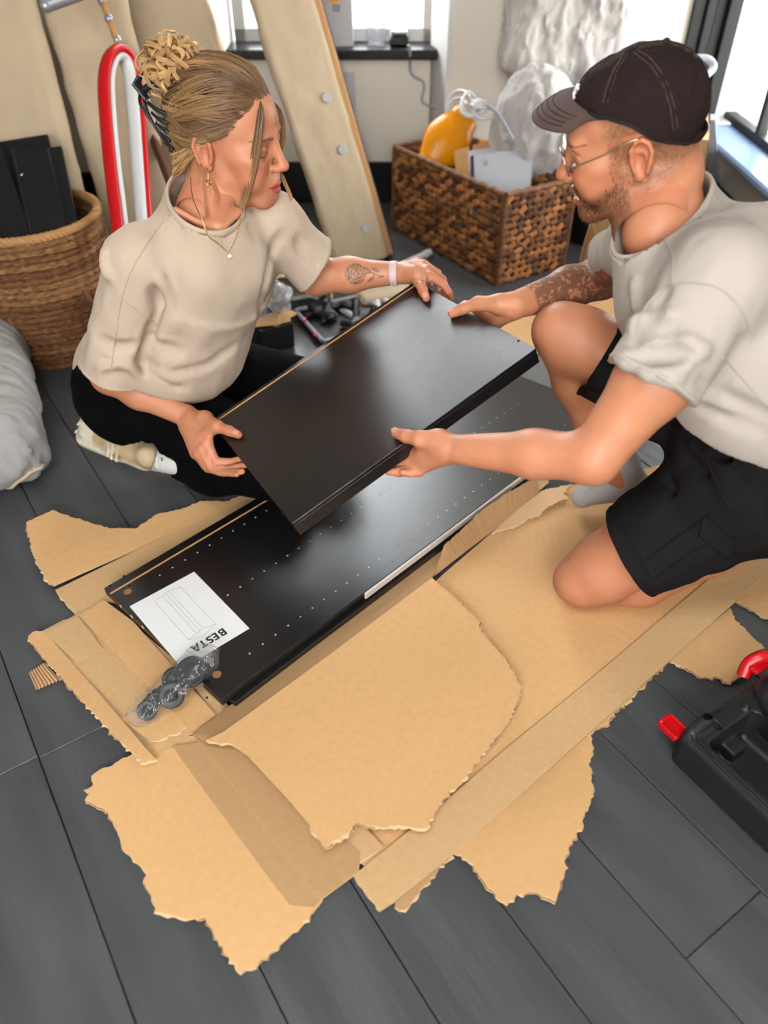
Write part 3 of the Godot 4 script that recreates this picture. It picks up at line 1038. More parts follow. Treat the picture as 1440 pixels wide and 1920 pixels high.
	var tab := thing("cardboard_scrap", "small corrugated cardboard tab showing its flutes, left of the box end", "cardboard", Vector3(-0.6521, 0, -0.9177))
	var st := new_st()
	var a: Vector3 = Vector3(-0.6823, 0.0060, -0.9182)
	var b: Vector3 = Vector3(-0.6608, 0.0060, -0.9425)
	var c: Vector3 = Vector3(-0.6163, 0.0060, -0.9006)
	var e: Vector3 = Vector3(-0.6540, 0.0060, -0.8773)
	var flutes := 7
	for i in flutes * 4:
		var t0 := float(i) / (flutes * 4)
		var t1 := float(i + 1) / (flutes * 4)
		var y0 := 0.0025 * sin(t0 * flutes * TAU)
		var y1 := 0.0025 * sin(t1 * flutes * TAU)
		var up := Vector3.UP
		quad(st, a.lerp(b, t0) + up * y0, e.lerp(c, t0) + up * y0, e.lerp(c, t1) + up * y1, a.lerp(b, t1) + up * y1)
	obj("flutes", commit(st), M.card_torn, tab)

func front_flap_rise() -> Callable:
	var a := v2(Vector3(-0.1027, 0.0300, -0.9428))
	var b := v2(Vector3(0.0268, 0.0300, -0.6912))
	var l := v2(Vector3(-0.2801, 0.0300, -0.7661))
	var r := v2(Vector3(0.1021, 0.0300, -1.1475))
	return func(p: Vector2) -> float:
		var t := clampf((p - a).dot(b - a) / (b - a).length_squared(), 0, 1.3)
		var s := clampf((p - l).dot(r - l) / (r - l).length_squared(), -0.2, 1.2)
		return 0.033 + 0.012 * sin(minf(t, 1.0) * PI * 0.6) * (1.0 - 0.55 * s) - 0.016 * s * t

func box_wall(box: Node3D):
	# inner face strip from the fold up to the panels, then the standing torn wall at the far end
	var low: Array = [Vector3(-0.3054, 0.0360, -0.7453), Vector3(-0.2782, 0.0380, -0.7609), Vector3(-0.1020, 0.0370, -0.9372), Vector3(0.1022, 0.0300, -1.1490)]
	var top: Array = [Vector3(-0.3352, 0.0300, -0.7661), Vector3(-0.2941, 0.0160, -0.8243), Vector3(-0.1070, 0.0160, -1.0135), Vector3(0.1329, 0.0160, -1.2546)]
	var st := new_st()
	for i in 3:
		quad(st, top[i], low[i], low[i + 1], top[i + 1])
		quad(st, top[i] - Vector3(0, 0.003, 0), top[i + 1] - Vector3(0, 0.003, 0), low[i + 1] - Vector3(0, 0.003, 0), low[i] - Vector3(0, 0.003, 0))
	obj("side_wall", commit(st), M.card_dull, box)
	var lo: Array = [Vector3(0.1045, 0.0160, -1.1628), Vector3(0.1466, 0.0150, -1.2079), Vector3(0.1917, 0.0140, -1.2550), Vector3(0.2469, 0.0130, -1.3113), Vector3(0.3019, 0.0130, -1.3675), Vector3(0.3859, 0.0130, -1.4549)]
	var hi: Array = [Vector3(0.1185, 0.0300, -1.1993), Vector3(0.1301, 0.0550, -1.2201), Vector3(0.1675, 0.0620, -1.2608), Vector3(0.2247, 0.0660, -1.3306), Vector3(0.2932, 0.0660, -1.3940), Vector3(0.3702, 0.0600, -1.4603)]
	var w := new_st()
	var rng := RandomNumberGenerator.new()
	rng.seed = 9
	var per := 12
	var L := []
	var T := []
	for i in 5:
		for k in per:
			var t := float(k) / per
			L.append((lo[i] as Vector3).lerp(lo[i + 1], t))
			T.append((hi[i] as Vector3).lerp(hi[i + 1], t) + Vector3(0, rng.randf_range(-0.0025, 0.0025), 0))
	var off := Vector3(0.0025, 0, -0.0025)
	for i in L.size() - 1:
		quad(w, T[i], L[i], L[i + 1], T[i + 1])
		quad(w, T[i] + off, T[i + 1] + off, L[i + 1] + off, L[i] + off)
		quad(w, T[i], T[i + 1], T[i + 1] + off, T[i] + off)
	obj("standing_wall", commit(w), M.card_dull, box)

# ---------------------------------------------------------------- cabinet panels
func board_mesh(t: Transform3D, size: Vector3, groove: float) -> ArrayMesh:
	# size: x long, y thick, z wide; a groove runs along x at `groove` from the far (-z) edge
	var st := new_st()
	var gd := 0.006
	var gw := 0.0035
	add_box(st, t * Transform3D(Basis.IDENTITY, Vector3(0, -gd * 0.5, 0)), Vector3(size.x, size.y - gd, size.z), 0.0008)
	var z0 := -size.z * 0.5
	add_box(st, t * Transform3D(Basis.IDENTITY, Vector3(0, size.y * 0.5 - gd * 0.5, z0 + groove * 0.5)), Vector3(size.x, gd + 0.0016, groove), 0.0008)
	var rest := size.z - groove - gw
	add_box(st, t * Transform3D(Basis.IDENTITY, Vector3(0, size.y * 0.5 - gd * 0.5, size.z * 0.5 - rest * 0.5)), Vector3(size.x, gd + 0.0016, rest), 0.0008)
	return commit(st)

func panels():
	# held board
	var A := Vector3(-0.3616, 0.2985, -1.3423)
	var U := Vector3(0.7994, 0.3515, -0.4872)
	var V := Vector3(0.4940, 0.0769, 0.8661)
	var N := Vector3(-0.3419, 0.9330, 0.1122)
	var th := 0.032
	var c := A + U * 0.27 + V * 0.2075 - N * th * 0.5
	var held := thing("cabinet_panel", "dark brown wood-effect cabinet panel held up between the woman and the man", "cabinet panel", c)
	var t := Transform3D(Basis(U, N, V), Vector3.ZERO)
	var o := obj("board", board_mesh(Transform3D.IDENTITY, Vector3(0.54, th, 0.415), 0.011), M.blackwood, held, c)
	o.basis = t.basis
	var g := obj("groove", box_mesh(Vector3(0.538, 0.004, 0.0044), 0.0), M.mdf, held, c + N * (th * 0.5 - 0.0008) + V * (-0.2075 + 0.011 + 0.00175))
	g.basis = t.basis
	for q in [Vector3(0.2483, 0.5163, -1.2829), Vector3(-0.1754, 0.3284, -1.0120)]:
		var h := obj("screw_hole", disc_mesh(0.0026), M.floor_gap, held, q)
		h.basis = t.basis
	# lying panels
	var p0: Vector3 = Vector3(-0.5763, 0.0520, -1.0969)
	var p1: Vector3 = Vector3(-0.2908, 0.0520, -0.8229)
	var v := (p1 - p0)
	v.y = 0
	var wid := v.length()
	v = v.normalized()
	var u := Vector3(v.z, 0, -v.x)
	if u.x < 0:
		u = -u
	var len_ := 1.28
	var mid := p0 + v * wid * 0.5 + u * len_ * 0.5
	var lying := thing("cabinet_panel", "long dark cabinet side panel with rows of shelf holes, lying flat in the opened box", "cabinet panel", mid - Vector3(0, 0.009, 0), "")
	var b := Basis(u, Vector3.UP, v)
	o = obj("board", board_mesh(Transform3D.IDENTITY, Vector3(len_, 0.018, wid), 0.022), M.blackwood, lying, mid - Vector3(0, 0.009, 0))
	o.basis = b
	g = obj("groove", box_mesh(Vector3(len_ - 0.002, 0.004, 0.0040), 0.0), M.mdf, lying, mid + Vector3(0, -0.0008, 0) + v * (-wid * 0.5 + 0.022 + 0.00175))
	g.basis = b
	for z in [0.045, wid - 0.05]:
		obj("cam_plug", disc_mesh(0.0085, 0.0012), M.plug, lying, p0 + u * 0.028 + v * z + Vector3(0, 0.0016, 0))
	for q in [Vector3(-0.3170, 0.0533, -0.8265), Vector3(-0.5249, 0.0533, -1.1032), Vector3(-0.5441, 0.0533, -1.1309), Vector3(-0.5656, 0.0533, -1.1032)]:
		obj("screw_hole", disc_mesh(0.0025), M.floor_gap, lying, q)
	var pins := new_st()
	for z in [0.052, 0.20, wid - 0.045]:
		for i in 34:
			var q: Vector3 = p0 + u * (0.10 + 0.032 * i) + v * z
			if q.distance_to(Vector3(-0.3766, 0.0520, -1.0101)) < 0.085:
				continue
			add_disc(pins, q + Vector3(0, 0.0012, 0), 0.0021, 0.0006)
	var ph := obj("shelf_pin_holes", commit(pins), M.pin, lying)
	ph.set_meta("kind", "stuff")
	for z in [0.06, 0.10, 0.14, wid - 0.14, wid - 0.10, wid - 0.06]:
		var dh := obj("dowel_hole", disc_mesh(0.004, 0.0008), M.foam, lying, p0 + v * z - u * 0.0004 + Vector3(0, -0.009, 0))
		dh.basis = Basis(Vector3.UP, -u, v)
	# pale foam strip pressed on its near edge
	var s0: Vector3 = Vector3(-0.0459, 0.0525, -1.0874)
	var strip := thing("foam_strip", "long pale foam strip along the near edge of the lying dark panel", "strip", s0)
	var along := (p1 - s0).dot(u)
	var e0: Vector3 = p1 + u * (s0 - p1).dot(u)
	var sm := obj("strip", box_mesh(Vector3(0.86, 0.017, 0.005), 0.0015), M.foam, strip, e0 + u * 0.43 + v * 0.003 - Vector3(0, 0.007, 0))
	sm.basis = b
	# the panel below it in the stack
	var c2 := mid - Vector3(0, 0.0295, 0) + u * 0.02 + v * 0.004
	var under := thing("cabinet_panel", "second dark cabinet panel underneath the long lying one in the box", "cabinet panel", c2)
	o = obj("board", box_mesh(Vector3(len_, 0.02, wid + 0.012), 0.001), M.blackwood, under, c2)
	o.basis = b
	booklet(p0, u, v)

func add_disc(st: SurfaceTool, at: Vector3, r: float, h := 0.0004):
	for k in 10:
		var a := TAU * k / 10
		var b := TAU * (k + 1) / 10
		var p := at + Vector3(cos(a) * r, 0, sin(a) * r)
		var q := at + Vector3(cos(b) * r, 0, sin(b) * r)
		for w in [at, p, q]:
			st.add_vertex(w)
		quad(st, p, p - Vector3(0, h, 0), q - Vector3(0, h, 0), q)

func disc_mesh(r: float, h := 0.0004) -> ArrayMesh:
	var st := new_st()
	add_disc(st, Vector3.ZERO, r, h)
	return commit(st)

func booklet(p0: Vector3, u: Vector3, v: Vector3):
	# corners: left, top, right, bottom as the photograph shows them
	var l: Vector3 = Vector3(-0.5104, 0.0535, -1.0454)
	var t: Vector3 = Vector3(-0.3992, 0.0535, -1.1432)
	var r: Vector3 = Vector3(-0.2509, 0.0535, -0.9991)
	var X := (t - l).normalized()       # across the page
	var Y := (r - t)
	Y = (Y - X * Y.dot(X)).normalized() # towards the page's head
	var w := l.distance_to(t)
	var h := t.distance_to(r)
	var c := l + X * w * 0.5 + Y * h * 0.5
	var o := thing("instruction_booklet", "white assembly booklet with a line drawing of a tall cabinet, lying on the dark panel", "booklet", c)
	var b := Basis(X, Vector3.UP, X.cross(Vector3.UP))
	if b.z.dot(Y) < 0:
		pass
	var pg := obj("page", box_mesh(Vector3(w, 0.0008, h), 0.0002), M.paper, o, c)
	pg.basis = Basis(X, Vector3.UP, X.cross(Vector3.UP).normalized())
	var pg2 := obj("page", box_mesh(Vector3(w, 0.0008, h), 0.0002), M.paper, o, c - Vector3(0, 0.0009, 0) + X * 0.0008)
	pg2.basis = pg.basis
	# page frame: read from the far side. reading direction -X..., head of the letters towards Y
	var read := -X
	if read.cross(Y).y < 0:
		read = X
	var tm := TextMesh.new()
	tm.text = "BESTA"
	var f := SystemFont.new()
	f.font_names = PackedStringArray(["Droid Sans"])
	f.font_weight = 700
	tm.font = f
	tm.font_size = 32
	tm.pixel_size = 0.00080
	tm.depth = 0.0003
	var tx := obj("title", tm, M.ink, o, c + Y * (h * 0.5 - 0.026) + X * 0.004 * 0 + Vector3(0, 0.0007, 0))
	tx.basis = Basis(read, Y, read.cross(Y))
	# drawing of the cabinet
	var st := new_st()
	var line := func(a: Vector2, q: Vector2, wd: float):
		var pa: Vector3 = c + read * a.x + Y * a.y + Vector3(0, 0.0005, 0)
		var pb: Vector3 = c + read * q.x + Y * q.y + Vector3(0, 0.0005, 0)
		add_box(st, frame_y((pa + pb) * 0.5, pb - pa, Vector3.UP), Vector3(0.0003, pa.distance_to(pb), wd), 0.0)
	for q in [[-0.03, -0.05, -0.03, 0.045], [-0.006, -0.056, -0.006, 0.04], [0.03, -0.05, 0.03, 0.045], [-0.03, 0.045, -0.006, 0.04], [-0.006, 0.04, 0.03, 0.045], [-0.03, 0.045, 0.004, 0.052], [0.004, 0.052, 0.03, 0.045], [-0.03, -0.05, -0.006, -0.056], [-0.006, -0.056, 0.03, -0.05], [0.010, -0.052, 0.010, 0.042], [0.002, -0.054, 0.002, 0.041]]:
		line.call(Vector2(q[0], q[1] * 1.4 - 0.012), Vector2(q[2], q[3] * 1.4 - 0.012), 0.0007)
	obj("line_drawing", commit(st), M.ink_pale, o)
	st = new_st()
	var rng := RandomNumberGenerator.new()
	rng.seed = 3
	for i in 9:
		var p := Vector2(w * 0.5 - 0.020 + rng.randf_range(-0.008, 0.008), -h * 0.5 + 0.016 + rng.randf_range(-0.007, 0.007))
		line.call(p, p + Vector2(rng.randf_range(-0.009, 0.009), rng.randf_range(-0.006, 0.006)), 0.0007)
	obj("small_pictogram", commit(st), M.ink, o)


# ---------------------------------------------------------------- people
var spots := FastNoiseLite.new()

func skin_material() -> StandardMaterial3D:
	var m := mat("skin", Color.WHITE, 0.48)
	m.vertex_color_use_as_albedo = true
	m.subsurf_scatter_enabled = true
	m.subsurf_scatter_strength = 0.12
	m.uv1_triplanar = true
	m.uv1_scale = Vector3(18, 18, 18)
	m.heightmap_enabled = true
	m.heightmap_texture = noise_tex(0.05, 3, Color(0.35, 0.35, 0.35), Color(0.65, 0.65, 0.65), 256, 31)
	m.heightmap_scale = 0.012
	return m

func cloth_material(key: String, c: Color, weave := 0.03, rough := 0.9) -> StandardMaterial3D:
	var m := mat(key, c, rough)
	m.uv1_triplanar = true
	m.uv1_scale = Vector3(30, 30, 30)
	m.heightmap_enabled = true
	if not M.has("weave"):
		M["weave"] = noise_tex(0.11, 2, Color(0.3, 0.3, 0.3), Color(0.7, 0.7, 0.7), 256, 32)
	m.heightmap_texture = M.weave
	m.heightmap_scale = weave
	m.metallic_specular = 0.5 if c.v > 0.3 else 0.2
	m.rim_enabled = c.v > 0.3
	m.rim = 0.25
	m.rim_tint = 0.6
	return m

func people():
	spots.noise_type = FastNoiseLite.TYPE_SIMPLEX_SMOOTH
	spots.frequency = 1.0
	spots.fractal_octaves = 3
	spots.seed = 4
	skin_material()
	cloth_material("cream_cotton", rgb(200, 178, 155))
	cloth_material("white_cotton", rgb(188, 176, 163))
	cloth_material("black_cotton", rgb(7, 7, 8), 0.02)
	cloth_material("charcoal_cotton", rgb(33, 31, 32), 0.04)
	cloth_material("sock_white", rgb(226, 222, 216), 0.05)
	cloth_material("sock_grey", rgb(186, 182, 178), 0.05)
	woman()
	man()

# limb made of joints and radii
func limb(s: Sdf, pts: Array, rad: Array, k := 0.015, sq := Vector3.ZERO, f := 1.0):
	for i in pts.size() - 1:
		s.cone(s.inv * pts[i], s.inv * pts[i + 1], rad[i], rad[i + 1], k, false, sq, f)

# hand: h = {wrist, back (normal of the back of the hand), fingers: [[mcp, pip, dip, tip] x4], thumb: [cmc, mcp, ip, tip]}; z scales it
func hand_field(s: Sdf, h: Dictionary, z := 1.0):
	var w: Vector3 = s.inv * (h.wrist as Vector3)
	var back: Vector3 = h.back
	var mcp := []
	for f in h.fingers:
		mcp.append(s.inv * (f[0] as Vector3))
	for i in 4:
		var side: Vector3 = w.lerp(mcp[i], 0.25) + (mcp[i] - (mcp[1] as Vector3)) * 0.12
		s.cone(w, side, 0.019 * z, 0.017 * z, 0.012, false, back, 0.8)
		s.cone(side, mcp[i], 0.0165 * z, 0.0118 * z, 0.012, false, back, 0.85)
		if i < 3:
			s.cone((mcp[i] as Vector3).lerp(mcp[i + 1], 0.5).lerp(w, 0.15), w.lerp((mcp[i] as Vector3).lerp(mcp[i + 1], 0.5), 0.4), 0.0115 * z, 0.014 * z, 0.01)
	for i in 4:
		var f: Array = h.fingers[i]
		var g: float = [0.98, 1.04, 1.0, 0.86][i] * z
		var p := []
		for q in f:
			p.append(s.inv * (q as Vector3))
		s.cone(p[0], p[1], 0.0108 * g, 0.0092 * g, 0.006)
		s.cone(p[1], p[2], 0.0094 * g, 0.0082 * g, 0.003)
		s.cone(p[2], p[3], 0.0083 * g, 0.0066 * g, 0.003)
	var t := []
	for q in h.thumb:
		t.append(s.inv * (q as Vector3))
	s.cone(w.lerp(t[0], 0.45), t[0], 0.0175 * z, 0.0165 * z, 0.014)
	s.cone(t[0], t[1], 0.0165 * z, 0.0128 * z, 0.013)
	s.cone(t[1], (mcp[0] as Vector3).lerp(t[1], 0.35).lerp(w, 0.15), 0.009 * z, 0.010 * z, 0.014)
	s.cone(t[1], t[2], 0.0118 * z, 0.0108 * z, 0.005)
	s.cone(t[2], t[3], 0.0110 * z, 0.0086 * z, 0.004)
	# nail bed of the thumb, slightly flattened and proud
	if h.has("nail"):
		var nn: Vector3 = h.nail
		var d: Vector3 = (t[3] - t[2]).normalized()
		s.ell(t[3] + d * 0.001 + nn * 0.0072 * z, Vector3(0.0062, 0.0016, 0.0078) * z, 0.001, false, Basis(d.cross(nn).normalized(), nn, d.cross(nn).normalized().cross(nn)))

func hand_tint(h: Dictionary, base: Color) -> Callable:
	var red := lin(Color(0.80, 0.40, 0.30))
	var nail := lin(Color(0.88, 0.62, 0.53))
	var pts := []
	for f in h.fingers:
		for i in [0, 1, 3]:
			pts.append(f[i])
	for i in [2, 3]:
		pts.append(h.thumb[i])
	var tip: Vector3 = h.thumb[3]
	var d: Vector3 = (h.thumb[3] - h.thumb[2]).normalized()
	var nn: Vector3 = h.get("nail", Vector3.ZERO)
	return func(p: Vector3, n: Vector3) -> Color:
		var c := base
		var near := 1.0
		for q in pts:
			near = minf(near, p.distance_to(q))
		c = c.lerp(red, clampf(1.0 - near / 0.022, 0, 1) * 0.30)
		c = c * (1.0 + 0.07 * spots.get_noise_3d(p.x * 60, p.y * 60, p.z * 60))
		if nn != Vector3.ZERO and n.dot(nn) > 0.45:
			var q := p - tip - d * 0.001
			q -= nn * q.dot(nn)
			var along := q.dot(d)
			var across := (q - d * along).length()
			if absf(along) < 0.0075 and across < 0.0056:
				c = nail
		return c

func arm_tint(base: Color) -> Callable:
	return func(p: Vector3, _n: Vector3) -> Color:
		return base * (1.0 + 0.06 * spots.get_noise_3d(p.x * 40, p.y * 40, p.z * 40))

func grow_box(pts: Array, m: float) -> Array:
	var lo: Vector3 = pts[0]
	var hi: Vector3 = pts[0]
	for p in pts:
		lo = Vector3(minf(lo.x, p.x), minf(lo.y, p.y), minf(lo.z, p.z))
		hi = Vector3(maxf(hi.x, p.x), maxf(hi.y, p.y), maxf(hi.z, p.z))
	return [lo - Vector3.ONE * m, hi + Vector3.ONE * m]

func hand_points(h: Dictionary) -> Array:
	var out := [h.wrist]
	for f in h.fingers:
		out.append_array(f)
	out.append_array(h.thumb)
	return out

# forearm and upper arm on a coarser grid, the hand on a fine one; both carry the same shapes where they meet
func arm_with_hand(body: Hull, h: Dictionary, pts: Array, rad: Array, base: Color, z: float, sq: Vector3, tattoo = null):
	var wrist_dir: Vector3 = ((h.wrist as Vector3) - pts[pts.size() - 2]).normalized()
	var b := grow_box(hand_points(h), 0.044)
	var s := Sdf.new(b[0], b[1], 0.0024)
	limb(s, pts, rad, 0.02)
	hand_field(s, h, z)
	s.emit(body, hand_tint(h, base), (h.wrist as Vector3) - wrist_dir * 0.028, -wrist_dir)
	b = grow_box(pts, 0.07)
	s = Sdf.new(b[0], b[1], 0.0045 if tattoo == null else 0.003)
	limb(s, pts, rad, 0.02)
	hand_field(s, h, z)
	s.emit(body, arm_tint(base) if tattoo == null else tattoo, (h.wrist as Vector3) - wrist_dir * 0.014, wrist_dir)

# a seam, fold or crease that follows the surface
func crease(s: Sdf, pts: Array, r: float, k: float, carve: bool, lift := 0.0):
	var c := curve(pts, 4)
	for i in c.size():
		c[i] = meet(s, c[i], lift)
	for i in c.size() - 1:
		if (c[i] as Vector3).distance_to(c[i + 1]) < 0.06:
			s.cone(c[i], c[i + 1], r, r, k, carve)

# the opening of a crew neck: its centre, normal and half axes from points on it
func neck_hole(a: Vector3, b: Vector3, side: Vector3, half: float) -> Dictionary:
	var c := (a + b) * 0.5
	var ey := (b - a) * 0.5
	var e := ey.normalized()
	var ex := (side - e * side.dot(e)).normalized() * half
	var n := ey.cross(ex).normalized()
	if n.y < 0:
		n = -n
	return {"c": c, "n": n, "ex": ex, "ey": ey}

func crew_neck(s: Sdf, h: Dictionary):
	var rx: float = (h.ex as Vector3).length()
	var f: float = (h.ey as Vector3).length() / rx
	s.cone(h.c - h.n * 0.09, h.c - h.n * 0.004, rx + 0.016, rx + 0.007, 0.035, false, h.ey, f)
	s.cut(h.c + h.n * 0.002, h.n, 0.115)
	s.cone(h.c - h.n * 0.035, h.c + h.n * 0.06, rx - 0.001, rx, 0.003, true, h.ey, f)

func collar_ring(h: Dictionary) -> Array:
	var out := []
	for i in 40:
		var t := TAU * i / 40
		out.append(h.c + h.n * 0.001 + h.ex * cos(t) * 1.04 + h.ey * sin(t) * 1.04)
	return out

# skin that fills the neck opening
func neck_skin(s: Sdf, h: Dictionary, k := 0.03):
	var rx: float = (h.ex as Vector3).length()
	var f: float = (h.ey as Vector3).length() / rx
	s.cone(h.c - h.n * 0.10, h.c - h.n * (0.014 + rx * 0.80), rx * 0.95, rx * 0.80, k, false, h.ey, f)

# a stitched seam lying on the cloth
func seam(who: Node3D, s: Sdf, lines: Array, m: Material):
	for pts in lines:
		var c := curve(pts, 5)
		for i in c.size():
			c[i] = s.fr * meet(s, c[i], 0.0004)
		obj("seam", tube_mesh(c, 0.0013, 6), m, who)

# the point of the cloth nearest to `p` on the line of sight to it (or simply nearest)
func meet(s: Sdf, p: Vector3, off := 0.0) -> Vector3:
	var o := Vector3(0, 1.2025, 0)
	var d := (p - o).normalized()
	var l := (p - o).length()
	var t := -0.30
	while t < 0.30:
		var q: Vector3 = s.inv * (o + d * (l + t))
		var e := s.value(q)
		if e < off + 0.003 and e > -0.05:
			return s.stick(q, off)
		t += 0.003
	return s.stick(s.inv * p, off)

# turned hem round the end of a sleeve or leg
func hem(who: Node3D, s: Sdf, c: Vector3, d: Vector3, r: float, m: Material, thick := 0.0042):
	var e := d.cross(Vector3.UP).normalized()
	var f := d.cross(e)
	var ring := []
	for i in 36:
		var t := TAU * i / 36
		var p := c + (e * cos(t) + f * sin(t)) * r
		for k in 3:
			p = s.stick(p, -0.001)
			p -= d * (p - c).dot(d)
		ring.append(p)
	obj("hem", tube_mesh(ring, thick, 8, false, 0.8, true, d), m, who)


# ---------------------------------------------------------------- heads: origin midway between the ears, x to the person's left, y up, z forward
func head_field(s: Sdf, man_: bool):
	s.ell(Vector3(0, 0.045, -0.010), Vector3(0.074, 0.066 if man_ else 0.080, 0.086 if man_ else 0.096), 0.01)
	s.ell(Vector3(0, 0.052, 0.030), Vector3(0.060, 0.048 if man_ else 0.056, 0.062), 0.02)
	var ey := 0.0 if man_ else -0.006   # eyes and brows sit a little lower on her
	var cy := 0.0 if man_ else 0.008
	s.ell(Vector3(0, -0.012, 0.036), Vector3(0.061, 0.070, 0.054), 0.025)
	var jw := 0.053 if man_ else 0.047
	var jy := -0.058 if man_ else -0.050
	for q in [-1.0, 1.0]:
		# jaw
		s.cone(Vector3(jw * q, jy * 0.55, 0.004), Vector3(jw * 0.93 * q, jy, 0.016), 0.016, 0.015, 0.02)
		s.cone(Vector3(jw * 0.93 * q, jy, 0.016), Vector3(0.016 * q, -0.093 + cy, 0.078 - cy), 0.016, 0.014, 0.02)
		# cheek bone and cheek
		s.ell(Vector3(0.047 * q, -0.004, 0.056), Vector3(0.020, 0.016, 0.026), 0.022)
		s.ell(Vector3(0.036 * q, -0.036, 0.066), Vector3(0.026, 0.030, 0.024), 0.02)
	if man_:
		for q in [-1.0, 1.0]:
			s.ell(Vector3(0.038 * q, -0.020, 0.078), Vector3(0.019, 0.016, 0.016), 0.014)
	# chin and underside
	s.ell(Vector3(0, -0.094 + cy, 0.087 - cy), Vector3(0.021, 0.017, 0.016), 0.016)
	s.cone(Vector3(0, -0.078, 0.020), Vector3(0, -0.086, 0.064), 0.030, 0.022, 0.02)
	# muzzle
	s.ell(Vector3(0, -0.058, 0.076), Vector3(0.034, 0.028, 0.026), 0.016)
	# brow
	s.cone(Vector3(-0.036, 0.034 + ey, 0.078), Vector3(0.036, 0.034 + ey, 0.078), 0.014 if man_ else 0.011, 0.014 if man_ else 0.011, 0.018)
	# eye sockets
	for q in [-1.0, 1.0]:
		s.ell(Vector3(0.032 * q, 0.014 + ey, 0.096), Vector3(0.019, 0.012, 0.014), 0.014, true)
		s.ell(Vector3(0.032 * q, 0.013 + ey, 0.0745), Vector3(0.0150, 0.0125, 0.0125), 0.004)
		# lids
		s.cone(Vector3(0.020 * q, 0.015 + ey, 0.0845), Vector3(0.034 * q, 0.020 + ey, 0.0855), 0.0030, 0.0034, 0.004)
		s.cone(Vector3(0.034 * q, 0.020 + ey, 0.0855), Vector3(0.046 * q, 0.013 + ey, 0.0780), 0.0034, 0.0028, 0.004)
		s.cone(Vector3(0.020 * q, 0.011 + ey, 0.0845), Vector3(0.034 * q, 0.005 + ey, 0.0845), 0.0028, 0.0030, 0.005)
		s.cone(Vector3(0.034 * q, 0.005 + ey, 0.0845), Vector3(0.046 * q, 0.010 + ey, 0.0780), 0.0030, 0.0026, 0.005)
	# nose
	var tip := Vector3(0, -0.024, 0.116) if man_ else Vector3(0, -0.021, 0.113)
	s.cone(Vector3(0, 0.028, 0.086), tip + Vector3(0, 0.004, -0.003), 0.0085, 0.0095 if man_ else 0.0085, 0.012)
	s.ell(tip, Vector3(0.0100, 0.0088, 0.0092) * (1.06 if man_ else 0.98), 0.008)
	for q in [-1.0, 1.0]:
		s.ell(tip + Vector3(0.0112 * q, -0.0035, -0.012), Vector3(0.0070, 0.0075, 0.0105), 0.006)
		s.ell(tip + Vector3(0.0062 * q, -0.0105, -0.0075), Vector3(0.0033, 0.0040, 0.0052), 0.002, true)
	# lips
	if man_:
		# open smile
		s.ell(Vector3(0, -0.061, 0.102), Vector3(0.029, 0.0088, 0.022), 0.004, true)
		s.cone(Vector3(-0.027, -0.054, 0.088), Vector3(0, -0.0515, 0.1035), 0.0032, 0.0042, 0.006)
		s.cone(Vector3(0.027, -0.054, 0.088), Vector3(0, -0.0515, 0.1035), 0.0032, 0.0042, 0.006)
		s.cone(Vector3(-0.027, -0.058, 0.087), Vector3(0, -0.0735, 0.1020), 0.0032, 0.0052, 0.006)
		s.cone(Vector3(0.027, -0.058, 0.087), Vector3(0, -0.0735, 0.1020), 0.0032, 0.0052, 0.006)
	else:
		for q in [-1.0, 1.0]:
			s.cone(Vector3(0.023 * q, -0.059, 0.088), Vector3(0.004 * q, -0.0535, 0.1010), 0.0024, 0.0046, 0.004)
			s.cone(Vector3(0.023 * q, -0.060, 0.088), Vector3(0.000 * q, -0.0665, 0.0995), 0.0024, 0.0062, 0.004)
		s.cone(Vector3(-0.024, -0.0592, 0.094), Vector3(0, -0.0595, 0.1075), 0.0012, 0.0012, 0.003, true)
		s.cone(Vector3(0.024, -0.0592, 0.094), Vector3(0, -0.0595, 0.1075), 0.0012, 0.0012, 0.003, true)
	# ears
	for q in [-1.0, 1.0]:
		var bs := Basis.from_euler(Vector3(-0.16, -0.30 * q, 0.0))
		var o := Vector3(0.0755 * q, 0.003, -0.014)
		s.ell(o, Vector3(0.0065, 0.031, 0.018), 0.006, false, bs)
		# helix and lobe
		var rim := []
		for k in 9:
			var t := lerpf(-0.75, 3.9, k / 8.0)
			rim.append(o + bs * Vector3(0.006 * q, sin(t) * 0.0285 + 0.001, cos(t) * 0.0165 * (1.0 if sin(t) > 0 else 0.8)))
		for k in 8:
			s.cone(rim[k], rim[k + 1], 0.0036, 0.0036, 0.003)
		s.ell(o + bs * Vector3(0.003 * q, -0.027, 0.004), Vector3(0.0048, 0.0085, 0.0085), 0.004, false, bs)
		s.ell(o + bs * Vector3(0.0085 * q, -0.003, 0.003), Vector3(0.0085, 0.0145, 0.0095), 0.003, true, bs)
		s.ell(o + bs * Vector3(0.0080 * q, 0.017, 0.000), Vector3(0.0055, 0.0065, 0.0100), 0.003, true, bs)
		s.cone(o + bs * Vector3(0.003 * q, -0.012, 0.0135), o + bs * Vector3(0.004 * q, -0.002, 0.0150), 0.0042, 0.0042, 0.003)

